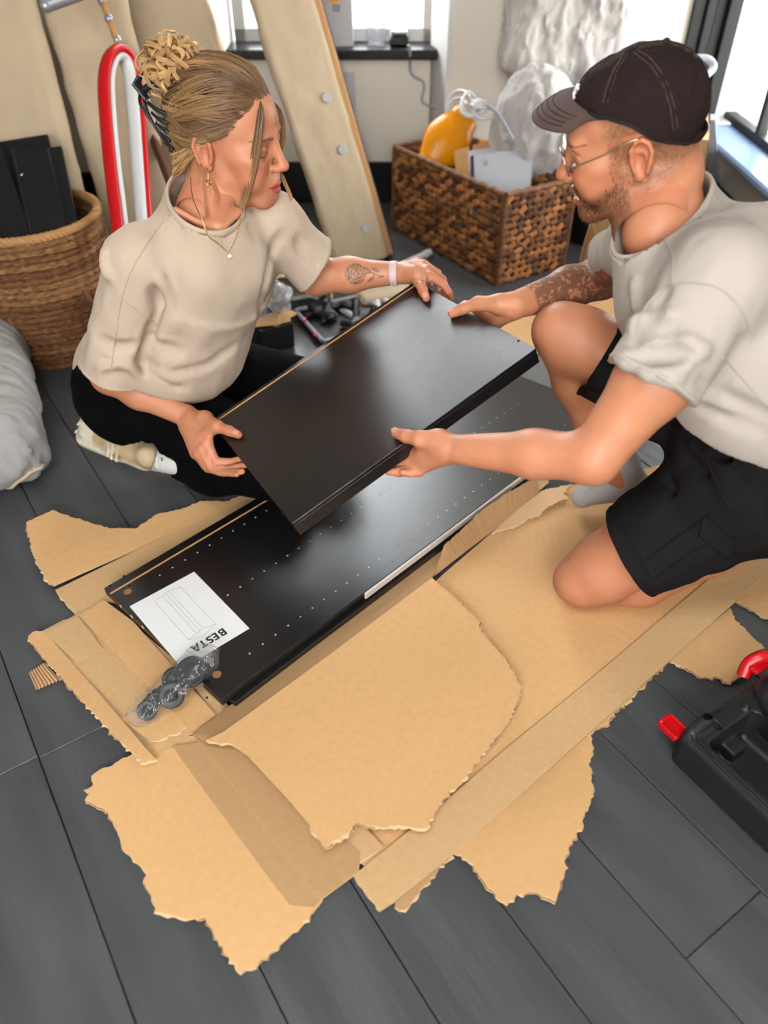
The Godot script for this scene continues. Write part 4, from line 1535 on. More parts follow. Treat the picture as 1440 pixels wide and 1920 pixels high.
func head_tint(man_: bool, base: Color) -> Callable:
	var lip := lin(rgb(190, 100, 86)) if man_ else lin(rgb(188, 84, 76))
	var blush := lin(rgb(206, 104, 74))
	var dark := lin(rgb(84, 54, 38))
	var hair := lin(rgb(112, 80, 56))
	var white := lin(rgb(232, 226, 218))
	var iris := lin(rgb(60, 66, 70))
	return func(p: Vector3, n: Vector3) -> Color:
		var ax := absf(p.x)
		var py := p.y if man_ else p.y + 0.006
		var c := base * (1.0 + 0.05 * spots.get_noise_3d(p.x * 70, p.y * 70, p.z * 70))
		# cheeks, nose, ears
		var r := maxf(0.0, 1.0 - Vector2(p.y + 0.022, ax - 0.042).length() / 0.036) * (1.0 if p.z > 0.03 else 0.0)
		r = maxf(r, maxf(0.0, 1.0 - p.distance_to(Vector3(0, -0.022, 0.118)) / 0.022))
		if ax > 0.068 and p.z < 0.012:
			r = maxf(r, 0.55)
		c = c.lerp(blush, r * (0.5 if man_ else 0.42))
		# eyes
		var e := Vector2(ax - 0.033, py - 0.0125)
		if p.z > 0.06:
			if man_:
				if absf(e.x) < 0.0115 and absf(e.y) < 0.0042 * (1.0 - pow(absf(e.x) / 0.0125, 2.0)):
					c = iris if e.length() < 0.0048 else white
			else:
				# lowered lids: only a lash line
				var ly := 0.0072 + 0.0036 * pow(e.x / 0.0125, 2.0)
				if absf(e.x) < 0.0138 and absf(py - ly) < 0.0015:
					c = lin(rgb(46, 32, 26))
				elif absf(e.x) < 0.014 and py > 0.008 and py < 0.021:
					c = c.lerp(lin(rgb(186, 118, 92)), 0.5)
			# brows
			var by := (0.0335 if man_ else 0.0345) + 0.004 * sin(clampf((ax - 0.012) / 0.04, 0, 1) * PI * 0.8)
			var bw := (0.0046 if man_ else 0.0030) * clampf((0.056 - ax) / 0.02, 0.3, 1.0)
			if ax > 0.011 and ax < 0.054 and absf(py - by) < bw:
				c = c.lerp(dark, 0.8)
		# mouth
		if p.z > 0.075:
			if man_:
				var m := Vector2(ax / 0.029, (p.y + 0.0625) / 0.0125)
				if m.length() < 1.0:
					c = c.lerp(lip, 0.75)
				if ax < 0.023 and p.y > -0.066 and p.y < -0.056 and n.z < 0.95 and p.z < 0.097:
					c = lin(rgb(70, 26, 24))
			else:
				var t := ax / 0.0255
				if t < 1.0 and p.y < -0.0600 + 0.0115 * (1.0 - t * t) and p.y > -0.0600 - 0.0130 * (1.0 - t * t):
					c = c.lerp(lip, 0.85)
				if t < 0.98 and absf(p.y + 0.0596) < 0.0011:
					c = lin(rgb(120, 50, 46))
		if man_:
			# beard: jaw, chin, moustache, side hair; and cropped hair
			var g := spots.get_noise_3d(p.x * 420, p.y * 160, p.z * 420)
			var b := 0.0
			var line := -0.030 - 0.012 * clampf((p.z - 0.03) / 0.05, 0, 1)
			if p.z > 0.012:
				b = clampf((line - p.y) / 0.016, 0, 1) * clampf((p.y + 0.128) / 0.02, 0, 1)
				b *= clampf((p.z + 0.01) / 0.03, 0, 1)
			# moustache
			if p.z > 0.085 and p.y > -0.053 and p.y < -0.036 and ax < 0.034:
				b = maxf(b, 0.95)
			# jaw edge up to the ear
			b = maxf(b, clampf(1.0 - absf(p.z - 0.022) / 0.017, 0, 1) * clampf((0.040 - p.y) / 0.015, 0, 1) * clampf((p.y + 0.10) / 0.02, 0, 1) * 0.75)
			if Vector2(ax / 0.029, (p.y + 0.0625) / 0.0125).length() < 1.05 and p.z > 0.075:
				b = 0.0
			if ax > 0.0735 and p.z < 0.011 and p.z > -0.036 and absf(p.y) < 0.045:
				b = 0.0
			c = c.lerp(dark, clampf(b * (0.62 + 0.55 * g), 0, 0.92))
			var hz := clampf((0.016 - p.z) / 0.014, 0, 1) * clampf((p.y + 0.055 + 0.2 * (p.z + 0.06)) / 0.03, 0, 1)
			hz = maxf(hz, clampf((p.y - 0.030) / 0.012, 0, 1) * clampf((0.045 - p.z) / 0.02, 0, 1))
			if ax > 0.0705 and p.z < 0.010 and p.z > -0.036 and absf(p.y - 0.002) < 0.036 and n.x * signf(p.x) > -0.4:
				hz = 0.0
			c = c.lerp(hair, clampf(hz * (0.58 + 0.6 * g), 0, 0.85))
		return c


func man():
	var base := lin(rgb(211, 141, 104))
	var body := Hull.new()
	var who := thing("person", "man in dark cap and cream t-shirt kneeling on one knee, holding the panel's right side", "person", Vector3(0.6570, 0, -1.3220))
	var head: Vector3 = Vector3(0.3821, 0.8646, -1.2130)
	var f := Vector3(-0.91, -0.33, -0.25).normalized()
	var up := Vector3(-0.20, 0.96, 0.10)
	var x := up.cross(f).normalized()
	var y := f.cross(x).normalized()
	var hf := Transform3D(Basis(x, y, f), head - x * 0.078 + f * 0.014 - y * 0.014)
	# head and neck
	var s := Sdf.new(Vector3(-0.10, -0.20, -0.16), Vector3(0.10, 0.14, 0.14), 0.0026, hf)
	head_field(s, true)
	var neck: Vector3 = Vector3(0.4342, 0.7464, -1.2195)
	var nb: Vector3 = Vector3(0.4616, 0.7559, -1.2053)
	limb(s, [hf * Vector3(0, 0.0, -0.035), hf * Vector3(0, -0.07, -0.035), neck], [0.057, 0.057, 0.058], 0.025)
	limb(s, [hf * Vector3(0, -0.075, 0.015), neck + hf.basis.z * 0.022], [0.036, 0.046], 0.02)
	s.emit(body, head_tint(true, base))
	# neck base and upper chest
	s = Sdf.new(neck - Vector3(0.2, 0.22, 0.22), neck + Vector3(0.2, 0.10, 0.22), 0.005)
	var hole := neck_hole(Vector3(0.4997, 0.8004, -1.3029), Vector3(0.3816, 0.7265, -1.1536), hf.basis.x, 0.066)
	limb(s, [hf * Vector3(0, -0.07, -0.035), neck], [0.051, 0.055], 0.03)
	for q in [-1.0, 1.0]:
		s.cone(hf * Vector3(0.012 * q, -0.085, -0.040), hole.c + hole.ex * 0.66 * q - hole.n * 0.046, 0.036, 0.030, 0.035)
	neck_skin(s, hole)
	s.emit(body, arm_tint(base))
	# near arm (left)
	var lh := {
		"wrist": Vector3(0.1118, 0.4298, -1.0628), "back": Vector3(0.25, -0.55, 0.8).normalized(), "nail": Vector3(-0.3419, 0.9330, 0.1122),
		"fingers": [
			[Vector3(0.0607, 0.3928, -1.1072), Vector3(0.0311, 0.3662, -1.1273), Vector3(0.0098, 0.3610, -1.1310), Vector3(-0.0079, 0.3576, -1.1388)],
			[Vector3(0.0643, 0.3865, -1.0967), Vector3(0.0348, 0.3604, -1.1124), Vector3(0.0097, 0.3564, -1.1113), Vector3(-0.0097, 0.3543, -1.1172)],
			[Vector3(0.0726, 0.3841, -1.0874), Vector3(0.0478, 0.3607, -1.0931), Vector3(0.0268, 0.3591, -1.0904), Vector3(0.0077, 0.3578, -1.0936)],
			[Vector3(0.0827, 0.3851, -1.0829), Vector3(0.0627, 0.3640, -1.0841), Vector3(0.0474, 0.3635, -1.0817), Vector3(0.0332, 0.3647, -1.0817)]],
		"thumb": [Vector3(0.0929, 0.4393, -1.0745), Vector3(0.0623, 0.4366, -1.0830), Vector3(0.0390, 0.4301, -1.1001), Vector3(0.0217, 0.4225, -1.1208)]}
	var elb: Vector3 = Vector3(0.3183, 0.5023, -0.9410)
	arm_with_hand(body, lh, [Vector3(0.4656, 0.7167, -1.0331), Vector3(0.3908, 0.6191, -0.9689), elb, (lh.wrist as Vector3).lerp(elb, 0.62), lh.wrist], [0.056, 0.054, 0.039, 0.037, 0.0245], base, 1.08, Vector3(0.3, 0.3, 1), null)
	# far arm (right), tattooed
	var rh := {
		"wrist": Vector3(0.2557, 0.5315, -1.3986), "back": Vector3(0.1, 0.6, -0.8).normalized(), "nail": Vector3(-0.3419, 0.9330, 0.1122),
		"fingers": [
			[Vector3(0.1996, 0.4952, -1.4644), Vector3(0.1730, 0.4678, -1.5313), Vector3(0.1478, 0.4573, -1.5203), Vector3(0.1268, 0.4510, -1.5057)],
			[Vector3(0.2055, 0.4873, -1.4518), Vector3(0.1716, 0.4601, -1.5071), Vector3(0.1463, 0.4524, -1.4932), Vector3(0.1274, 0.4474, -1.4741)],
			[Vector3(0.2148, 0.4843, -1.4342), Vector3(0.1844, 0.4584, -1.4716), Vector3(0.1591, 0.4525, -1.4548), Vector3(0.1425, 0.4483, -1.4350)],
			[Vector3(0.2263, 0.4859, -1.4125), Vector3(0.2008, 0.4601, -1.4355), Vector3(0.1801, 0.4560, -1.4203), Vector3(0.1659, 0.4531, -1.4033)]],
		"thumb": [Vector3(0.2240, 0.5346, -1.3967), Vector3(0.1858, 0.5271, -1.4148), Vector3(0.1579, 0.5135, -1.4220), Vector3(0.1365, 0.5010, -1.4240)]}
	var elb2: Vector3 = Vector3(0.4609, 0.5211, -1.5507)
	arm_with_hand(body, rh, [Vector3(0.4436, 0.6663, -1.3326), elb2, (rh.wrist as Vector3).lerp(elb2, 0.6), rh.wrist], [0.044, 0.042, 0.041, 0.026], base, 1.05, Vector3(0.3, 0.3, 1), sleeve_tattoo(base, rh.wrist, elb2))
	# near leg: knee on the cardboard
	var kn: Vector3 = Vector3(0.4066, 0.0694, -1.1028)
	s = Sdf.new(Vector3(0.24, -0.02, -1.60), Vector3(0.95, 0.62, -0.80), 0.007)
	var hipn: Vector3 = Vector3(0.6795, 0.3657, -1.0741)
	limb(s, [hipn, kn.lerp(hipn, 0.42), kn.lerp(hipn, 0.12), kn], [0.10, 0.083, 0.064, 0.052], 0.03)
	limb(s, [kn, Vector3(0.5396, 0.0336, -1.1314), Vector3(0.7112, 0.0363, -1.2128), Vector3(0.8296, 0.0447, -1.2729)], [0.050, 0.052, 0.046, 0.036], 0.02)
	s.cone(kn + Vector3(-0.015, 0.012, 0.01), kn + Vector3(-0.02, 0.0, 0.0), 0.034, 0.034, 0.02)
	# far leg: foot planted, knee up
	var kf: Vector3 = Vector3(0.3458, 0.4879, -1.3771)
	var hipf: Vector3 = Vector3(0.7078, 0.3506, -1.2458)
	var ank: Vector3 = Vector3(0.5405, 0.1088, -1.3940)
	limb(s, [hipf, kf.lerp(hipf, 0.45), kf.lerp(hipf, 0.1), kf], [0.09, 0.080, 0.062, 0.052], 0.03)
	limb(s, [kf, kf.lerp(ank, 0.3), kf.lerp(ank, 0.6), ank], [0.050, 0.053, 0.045, 0.034], 0.02)
	s.emit(body, arm_tint(base))
	obj("body", body.mesh(), M.skin, who)
	man_clothes(who, hipn, hipf, kn, kf, nb, hf, hole)
	man_head_gear(who, hf)

func sleeve_tattoo(base: Color, w: Vector3, e: Vector3) -> Callable:
	var d := (e - w).normalized()
	var len_ := w.distance_to(e)
	var ink := lin(rgb(52, 46, 44))
	var side := d.cross(Vector3.UP).normalized()
	var up := side.cross(d)
	return func(p: Vector3, _n: Vector3) -> Color:
		var c := base * (1.0 + 0.05 * spots.get_noise_3d(p.x * 40, p.y * 40, p.z * 40))
		var q := p - w
		var t := q.dot(d) / len_
		if t < 0.10:
			return c
		var wx := spots.get_noise_3d(p.x * 22, p.y * 22, p.z * 22)
		var wy := spots.get_noise_3d(p.x * 30 + 9, p.y * 30, p.z * 30)
		var v := sin((t * 26.0 + wx * 7.0)) * 0.5 + sin(atan2(q.dot(up), q.dot(side)) * 3.0 + wy * 9.0) * 0.5
		var k := smoothstep(-0.35, 0.25, v + 0.25)
		var lines := smoothstep(0.16, 0.05, absf(fposmod(wx * 5.0 + t * 4.0, 1.0) - 0.5))
		k = clampf(maxf(k * 0.75, lines * 0.9), 0, 1) * clampf((t - 0.10) / 0.03, 0, 1)
		return c.lerp(ink, k * 0.86)

func man_clothes(who: Node3D, hipn: Vector3, hipf: Vector3, kn: Vector3, kf: Vector3, neck: Vector3, hf: Transform3D, hole: Dictionary):
	var fold := FastNoiseLite.new()
	fold.frequency = 1.0
	fold.fractal_octaves = 2
	fold.seed = 12
	# t-shirt
	var s := Sdf.new(Vector3(0.16, 0.30, -1.62), Vector3(0.98, 0.98, -0.72), 0.0065)
	man_torso(s, neck, 0.0)
	var shn: Vector3 = Vector3(0.4693, 0.7525, -1.0243)
	var shf: Vector3 = Vector3(0.4530, 0.6720, -1.3376)
	var belly: Vector3 = Vector3(0.6024, 0.5407, -1.0663)
	# sleeves
	var sln: Vector3 = Vector3(0.3773, 0.6156, -0.9527)
	s.cone(shn, sln, 0.068, 0.070, 0.03)
	var dn := (sln - shn).normalized()
	s.cut(sln - dn * 0.012, dn, 0.11)
	s.cone(sln - dn * 0.024, sln + dn * 0.03, 0.048, 0.058, 0.004, true)
	var slf: Vector3 = Vector3(0.4557, 0.5936, -1.4812)
	s.cone(shf, slf, 0.056, 0.054, 0.03)
	var df := (slf - shf).normalized()
	s.cut(slf, df, 0.10)
	s.cone(slf - df * 0.02, slf + df * 0.03, 0.044, 0.050, 0.004, true)
	# hem
	var hem: Vector3 = Vector3(0.5503, 0.5000, -1.0050)
	s.cut(hem, Vector3(-0.10, -1, -0.05), 0.5)
	# neck opening
	crew_neck(s, hole)
	# seams and folds
	var seams := [[Vector3(0.3530, 0.6846, -0.9791), Vector3(0.3549, 0.7305, -0.9790), Vector3(0.3801, 0.7660, -0.9699), Vector3(0.4296, 0.7735, -0.9500), Vector3(0.4622, 0.7530, -0.9324), Vector3(0.4877, 0.7209, -0.9312)], [Vector3(0.4649, 0.6769, -0.9329), Vector3(0.5096, 0.6346, -0.9361), Vector3(0.5496, 0.5980, -0.9310)], [Vector3(0.3969, 0.7861, -1.0928), Vector3(0.4032, 0.7710, -1.0534), Vector3(0.3876, 0.7574, -0.9889)]]
	for q in [[Vector3(0.3223, 0.6516, -0.9507), Vector3(0.3392, 0.6666, -0.9108), Vector3(0.3681, 0.6769, -0.8933), Vector3(0.4035, 0.6876, -0.9025)], [Vector3(0.3298, 0.6391, -0.9400), Vector3(0.3573, 0.6513, -0.8976), Vector3(0.3967, 0.6652, -0.8965)], [Vector3(0.3433, 0.6715, -0.9678), Vector3(0.3609, 0.7016, -0.9409), Vector3(0.3929, 0.7091, -0.9210), Vector3(0.4247, 0.6984, -0.9118)], [Vector3(0.3534, 0.6877, -1.0082), Vector3(0.3607, 0.7189, -0.9690), Vector3(0.3822, 0.7359, -0.9441)], [Vector3(0.3702, 0.7170, -1.0861), Vector3(0.3725, 0.6975, -1.0561), Vector3(0.3653, 0.6784, -1.0265)]]:
		crease(s, q, 0.003, 0.018, false, -0.0005)
	for q in [[Vector3(0.3494, 0.6741, -0.9437), Vector3(0.3645, 0.6923, -0.9198), Vector3(0.4035, 0.6973, -0.9108)], [Vector3(0.3463, 0.6857, -0.9801), Vector3(0.3573, 0.7125, -0.9504), Vector3(0.3858, 0.7230, -0.9330)], [Vector3(0.4427, 0.5980, -0.9310), Vector3(0.4885, 0.5836, -0.9186), Vector3(0.5420, 0.5708, -0.9076)], [Vector3(0.4580, 0.6241, -0.9534), Vector3(0.5038, 0.6009, -0.9335), Vector3(0.5496, 0.5836, -0.9186)], [Vector3(0.3655, 0.7050, -1.0758), Vector3(0.3670, 0.6856, -1.0459), Vector3(0.3606, 0.6607, -1.0113)], [Vector3(0.3969, 0.7283, -1.0430), Vector3(0.3820, 0.7154, -1.0187), Vector3(0.3672, 0.7028, -0.9947)], [Vector3(0.5002, 0.6897, -0.9571), Vector3(0.4781, 0.6563, -0.9283), Vector3(0.4656, 0.6096, -0.9410)]]:
		crease(s, q, 0.0040, 0.018, true, 0.0036)
	s.noise(fold, 0.003, Vector3(16, 9, 16))
	var k := Hull.new()
	s.emit(k)
	obj("t_shirt", k.mesh(), M.white_cotton, who)
	seam(who, s, seams, M.white_cotton)
	hem(who, s, sln - dn * 0.016, dn, 0.070, M.white_cotton)
	hem(who, s, slf - df * 0.004, df, 0.054, M.white_cotton)
	obj("collar", tube_mesh(collar_ring(hole), 0.0085, 8, false, 0.5, true, hole.n), M.white_cotton, who)
	# shorts
	s = Sdf.new(Vector3(0.28, 0.04, -1.62), Vector3(1.02, 0.56, -0.72), 0.007)
	var pel: Vector3 = Vector3(0.6984, 0.3944, -1.0988)
	s.ell(pel, Vector3(0.17, 0.15, 0.19), 0.05)
	s.cone(hipn, kn.lerp(hipn, 0.18), 0.125, 0.092, 0.05)
	s.cone(hipf, kf.lerp(hipf, 0.12), 0.12, 0.085, 0.05)
	s.cone(belly + Vector3(0.02, -0.02, 0), pel, 0.12, 0.14, 0.05)
	var d1 := (kn - hipn).normalized()
	var hemn := kn.lerp(hipn, 0.30)
	s.cut(hemn, d1 + Vector3(0.0, 0.15, 0.0), 0.19)
	s.cone(hemn - d1 * 0.05, hemn + d1 * 0.04, 0.080, 0.088, 0.004, true)
	var d2 := (kf - hipf).normalized()
	var hemf := kf.lerp(hipf, 0.22)
	s.cut(hemf, d2, 0.14)
	s.cone(hemf - d2 * 0.03, hemf + d2 * 0.03, 0.070, 0.076, 0.004, true)
	for q in [[Vector3(0.4469, 0.3632, -1.1247), Vector3(0.5380, 0.3371, -1.0495), Vector3(0.6276, 0.3422, -1.0143)], [Vector3(0.4743, 0.4203, -1.0947), Vector3(0.5323, 0.4095, -1.0326), Vector3(0.6121, 0.4206, -0.9895)], [Vector3(0.5052, 0.4642, -1.0797), Vector3(0.5465, 0.4597, -1.0099), Vector3(0.6096, 0.4647, -0.9746)], [Vector3(0.4097, 0.5286, -1.3198), Vector3(0.4237, 0.4857, -1.2565), Vector3(0.4434, 0.4409, -1.2179)]]:
		for i in 2:
			s.cone(q[i], q[i + 1], 0.005, 0.005, 0.025, true)
	s.cone(Vector3(0.5529, 0.1650, -1.0466), Vector3(0.6103, 0.2324, -1.0518), 0.030, 0.032, 0.03)
	s.noise(fold, 0.006, Vector3(13, 13, 13))
	k = Hull.new()
	s.emit(k)
	var sh := obj("shorts", k.mesh(), M.charcoal_cotton, who)
	for q in [[Vector3(0.4830, 0.1791, -1.0324), Vector3(0.5223, 0.2302, -1.0367), Vector3(0.5732, 0.2748, -1.0487), Vector3(0.5946, 0.2859, -1.0582)], [Vector3(0.5162, 0.1449, -1.0293), Vector3(0.5646, 0.1991, -1.0363), Vector3(0.6159, 0.2392, -1.0444)], [Vector3(0.4519, 0.2179, -1.1053), Vector3(0.4863, 0.1798, -1.0461), Vector3(0.5121, 0.1434, -1.0280)], [Vector3(0.5413, 0.1139, -1.0422), Vector3(0.5815, 0.1550, -1.0380), Vector3(0.6383, 0.1890, -1.0540)], [Vector3(0.5187, 0.4642, -1.0797), Vector3(0.5503, 0.4095, -1.0326), Vector3(0.5954, 0.3417, -1.0007)]]:
		var c := curve(q, 5)
		for i in c.size():
			c[i] = meet(s, c[i], 0.0006)
		obj("seam", tube_mesh(c, 0.0022, 6), M.charcoal_cotton, sh)
	var fl := []
	for q in [Vector3(0.5829, 0.2837, -1.0563), Vector3(0.6393, 0.2468, -1.0246), Vector3(0.6341, 0.2222, -1.0166), Vector3(0.6110, 0.2242, -1.0316), Vector3(0.5814, 0.2422, -1.0470)]:
		fl.append(meet(s, q, 0.007))
	var fst := new_st()
	var fc: Vector3 = (fl[0] + fl[1] + fl[2] + fl[3] + fl[4]) / 5.0
	for i in 5:
		var a1: Vector3 = fl[i]
		var b1: Vector3 = fl[(i + 1) % 5]
		for tri in [[fc, a1, b1], [fc - Vector3(0, 0.003, 0.003), b1 - Vector3(0, 0.003, 0.003), a1 - Vector3(0, 0.003, 0.003)]]:
			for v in tri:
				fst.add_vertex(v)
		quad(fst, a1, a1 - Vector3(0, 0.003, 0.003), b1 - Vector3(0, 0.003, 0.003), b1)
	obj("pocket_flap", commit(fst), M.charcoal_cotton, sh)
	hem(sh, s, hemn - d1 * 0.004, (d1 + Vector3(0.0, 0.15, 0.0)).normalized(), 0.10, M.charcoal_cotton, 0.005)
	hem(sh, s, hemf - d2 * 0.004, d2, 0.085, M.charcoal_cotton, 0.005)
	# grey sock (far foot)
	s = Sdf.new(Vector3(0.36, 0.0, -1.56), Vector3(0.72, 0.28, -1.28), 0.005)
	var toe: Vector3 = Vector3(0.4673, 0.0489, -1.3952)
	var ank: Vector3 = Vector3(0.5620, 0.1026, -1.4018)
	s.cone(toe, toe.lerp(ank, 0.55) + Vector3(0, 0.006, 0), 0.026, 0.036, 0.02)
	s.cone(toe.lerp(ank, 0.5), ank + Vector3(0.03, -0.03, 0), 0.034, 0.038, 0.02)
	s.cone(ank, ank + (kf - ank) * 0.25, 0.040, 0.044, 0.02)
	k = Hull.new()
	s.emit(k)
	obj("sock", k.mesh(), M.sock_grey, who)
	# near foot, behind: pale sock with ribs
	s = Sdf.new(Vector3(0.70, 0.0, -1.5), Vector3(1.02, 0.2, -1.1), 0.005)
	var a: Vector3 = Vector3(0.7904, 0.0537, -1.2542)
	var b: Vector3 = Vector3(0.9177, 0.0450, -1.2995)
	s.cone(a, b, 0.036, 0.034, 0.01)
	s.cone(a + Vector3(0.0, -0.008, 0.02), b + Vector3(0.02, -0.015, 0.03), 0.030, 0.028, 0.02)
	for i in 6:
		var q := a.lerp(b, 0.1 + 0.16 * i)
		s.cone(q + Vector3(0, 0.03, 0.012), q + Vector3(0, 0.0, 0.04), 0.003, 0.003, 0.008, true)
	k = Hull.new()
	s.emit(k)
	obj("sock", k.mesh(), M.sock_white, who, Vector3.ZERO).set_meta("label", "pale ribbed sock on the folded leg")

func man_torso(s: Sdf, neck: Vector3, d: float):
	var shn: Vector3 = Vector3(0.4693, 0.7525, -1.0243)
	var shf: Vector3 = Vector3(0.4530, 0.6720, -1.3376)
	var belly: Vector3 = Vector3(0.6024, 0.5407, -1.0663)
	var chest: Vector3 = Vector3(0.5080, 0.6725, -1.1270)
	var back: Vector3 = Vector3(0.6096, 0.6637, -1.1458)
	var across := (shn - shf).normalized()
	s.cone(chest, belly, 0.135 + d, 0.135 + d, 0.05, false, across, 1.15)
	s.cone(neck + Vector3(0.055, -0.085, 0.0), back, 0.082 + d, 0.135 + d, 0.05)
	s.cone(back, belly + Vector3(0.1, 0.02, 0.0), 0.13 + d, 0.14 + d, 0.06)
	s.cone(neck + Vector3(0.02, -0.065, 0), shn, 0.055 + d, 0.062 + d, 0.04)
	s.cone(neck + Vector3(0.0, -0.075, 0), shf, 0.055 + d, 0.060 + d, 0.04)

func man_head_gear(who: Node3D, hf: Transform3D):
	var cm := cloth_material("cap_cloth", rgb(42, 32, 30), 0.05)
	var cb := cloth_material("cap_brim", rgb(84, 64, 58), 0.05)
	mat("cap_band", rgb(20, 17, 17), 0.8)
	var cap := Node3D.new()
	cap.name = "cap"
	who.add_child(cap, true)
	# crown
	var s := Sdf.new(Vector3(-0.11, -0.07, -0.14), Vector3(0.11, 0.17, 0.12), 0.0036, hf)
	s.ell(Vector3(0, 0.040, -0.016), Vector3(0.083, 0.085, 0.093), 0.01)
	s.ell(Vector3(0, 0.050, -0.030), Vector3(0.078, 0.074, 0.080), 0.03)
	var cp := Vector3(0, 0.050, -0.010)
	var cn := Vector3(0, -0.76, 0.65)
	s.cut(cp, cn)
	s.ell(Vector3(0, 0.062, 0.028), Vector3(0.068, 0.057, 0.055), 0.022)
	s.cut(Vector3(0, 0.074, 0.040), Vector3(0, -1.0, 0.40), 0.085)
	# the opening at the back above the strap
	s.ell(Vector3(0, -0.004, -0.118), Vector3(0.032, 0.030, 0.03), 0.004, true)
	# shallow panel seams and puckers
	var seams := []
	for k in 6:
		var an := TAU * k / 6.0 + TAU / 12.0 * 0.0
		var line := []
		for j in 12:
			var e := lerpf(1.45, -0.5, j / 11.0)
			var q := Vector3(0, 0.045, -0.014) + Vector3(sin(an) * cos(e) * 0.083, sin(e) * 0.085, cos(an) * cos(e) * 0.094)
			q = s.stick(q, 0.0)
			if (q - cp).dot(cn) < -0.004 or (q.z > 0.03 and q.y > 0.088):
				line.append(q)
		if line.size() > 2:
			seams.append(line)
	for line in seams:
		for j in line.size() - 1:
			s.cone(line[j], line[j + 1], 0.0012, 0.0012, 0.006, true)
	s.noise(crumple(1.0, 3, 15), 0.0035, Vector3(28, 28, 28))
	var k := Hull.new()
	s.emit(k)
	obj("crown", k.mesh(), cm, cap)
	var stitch := new_st()
	for line in seams:
		var side := (line[1] as Vector3).cross(line[line.size() - 1]).normalized()
		for d in [-0.0028, 0.0028]:
			var p := []
			for q in line:
				p.append(hf * s.stick(q + side * d, 0.0003))
			add_tube(stitch, p, 0.0008, 5)
	obj("seam_stitching", commit(stitch), cb, cap)
	# sweat band along the rim
	var band := []
	for i in 40:
		var an := TAU * i / 40
		var ray := Vector3(sin(an) * 0.085, 0, cos(an) * 0.102)
		var q := Vector3(0, 0.050, -0.004) + ray
		q.y = minf(cp.y + (q.z - cp.z) * 0.855, 0.074 + (q.z - 0.040) * 0.4) + 0.004
		band.append(hf * s.stick(q, 0.0))
	obj("rim_piping", tube_mesh(curve(band, 2, true), 0.0026, 6, false, 1.0, true), M.cap_band, cap)
	# button
	var top := s.stick(Vector3(0, 0.125, -0.062), 0.001)
	obj("button", ball(0.006), M.cap_band, cap, hf * top)
	# brim: curved plate
	var st := new_st()
	st.set_smooth_group(1)
	var nu := 20
	var nv := 10
	var at := func(u: float, w: float, low: float) -> Vector3:
		var a := u * 1.18
		var root := Vector3(sin(a) * 0.070, 0.096 - 0.024 * u * u, 0.004 + cos(a) * 0.074)
		var tip := Vector3(sin(a) * 0.070, 0.083 - 0.016 * u * u, 0.036 + pow(maxf(cos(u * 1.35), 0.0), 0.55) * 0.104)
		var p := root.lerp(tip, w)
		p.y += 0.006 * sin(w * PI) - low
		return hf * p
	for j in nv:
		for i in nu:
			var u0 := -1.0 + 2.0 * i / nu
			var u1 := -1.0 + 2.0 * (i + 1) / nu
			var w0 := float(j) / nv
			var w1 := float(j + 1) / nv
			quad(st, at.call(u0, w0, 0.0), at.call(u1, w0, 0.0), at.call(u1, w1, 0.0), at.call(u0, w1, 0.0))
			quad(st, at.call(u0, w0, 0.004), at.call(u0, w1, 0.004), at.call(u1, w1, 0.004), at.call(u1, w0, 0.004))
	obj("brim", commit(st), cb, cap)
	var edge := []
	for i in nu + 1:
		edge.append(at.call(-1.0 + 2.0 * i / nu, 1.0, 0.002))
	obj("brim_edge", tube_mesh(edge, 0.0028, 6), cb, cap)
	st = new_st()
	for r in [0.45, 0.60, 0.75, 0.88]:
		var p := []
		for i in nu - 1:
			p.append(at.call((-1.0 + 2.0 * (i + 1) / nu) * 0.95, r, -0.0003))
		add_tube(st, p, 0.0007, 5)
	obj("brim_stitching", commit(st), M.cap_band, cap)
	# white embroidered mark on the front
	st = new_st()
	for q in [[-0.012, 0.0, 0.010, 0.020], [-0.012, 0.004, 0.016, 0.004], [0.012, 0.004, 0.022, 0.018], [-0.020, -0.004, 0.020, -0.006], [-0.006, 0.012, 0.012, 0.014]]:
		var a := s.stick(Vector3(q[0], 0.104 + q[1], 0.080), 0.0012)
		var b := s.stick(Vector3(q[2], 0.104 + q[3], 0.080), 0.0012)
		add_tube(st, [hf * a, hf * s.stick((a + b) * 0.5, 0.0012), hf * b], 0.0022, 6)
	obj("embroidered_mark", commit(st), M.white_plastic, cap)
	# strap and buckle at the back
	var sp := []
	for i in 9:
		var an := PI + lerpf(-0.55, 0.55, i / 8.0)
		var q := Vector3(sin(an) * 0.078, 0.0, -0.012 + cos(an) * 0.090)
		q.y = cp.y + (q.z - cp.z) * 0.855 + 0.014
		sp.append(hf * q)
	obj("strap", tube_mesh(sp, 0.010, 8, true, 0.25, false, (hf.basis.y * 0.8 + hf.basis.z * -0.6)), cm, cap)
	obj("buckle", box_mesh(Vector3(0.010, 0.012, 0.006), 0.002), M.steel, cap, sp[7])
	# glasses
	var gl := Node3D.new()
	gl.name = "glasses"
	who.add_child(gl, true)
	mat("wire_gold", rgb(226, 212, 190), 0.25, 0.9)
	var lens := mat("lens", Color(0.92, 0.95, 0.95, 0.16), 0.02)
	lens.transparency = BaseMaterial3D.TRANSPARENCY_ALPHA
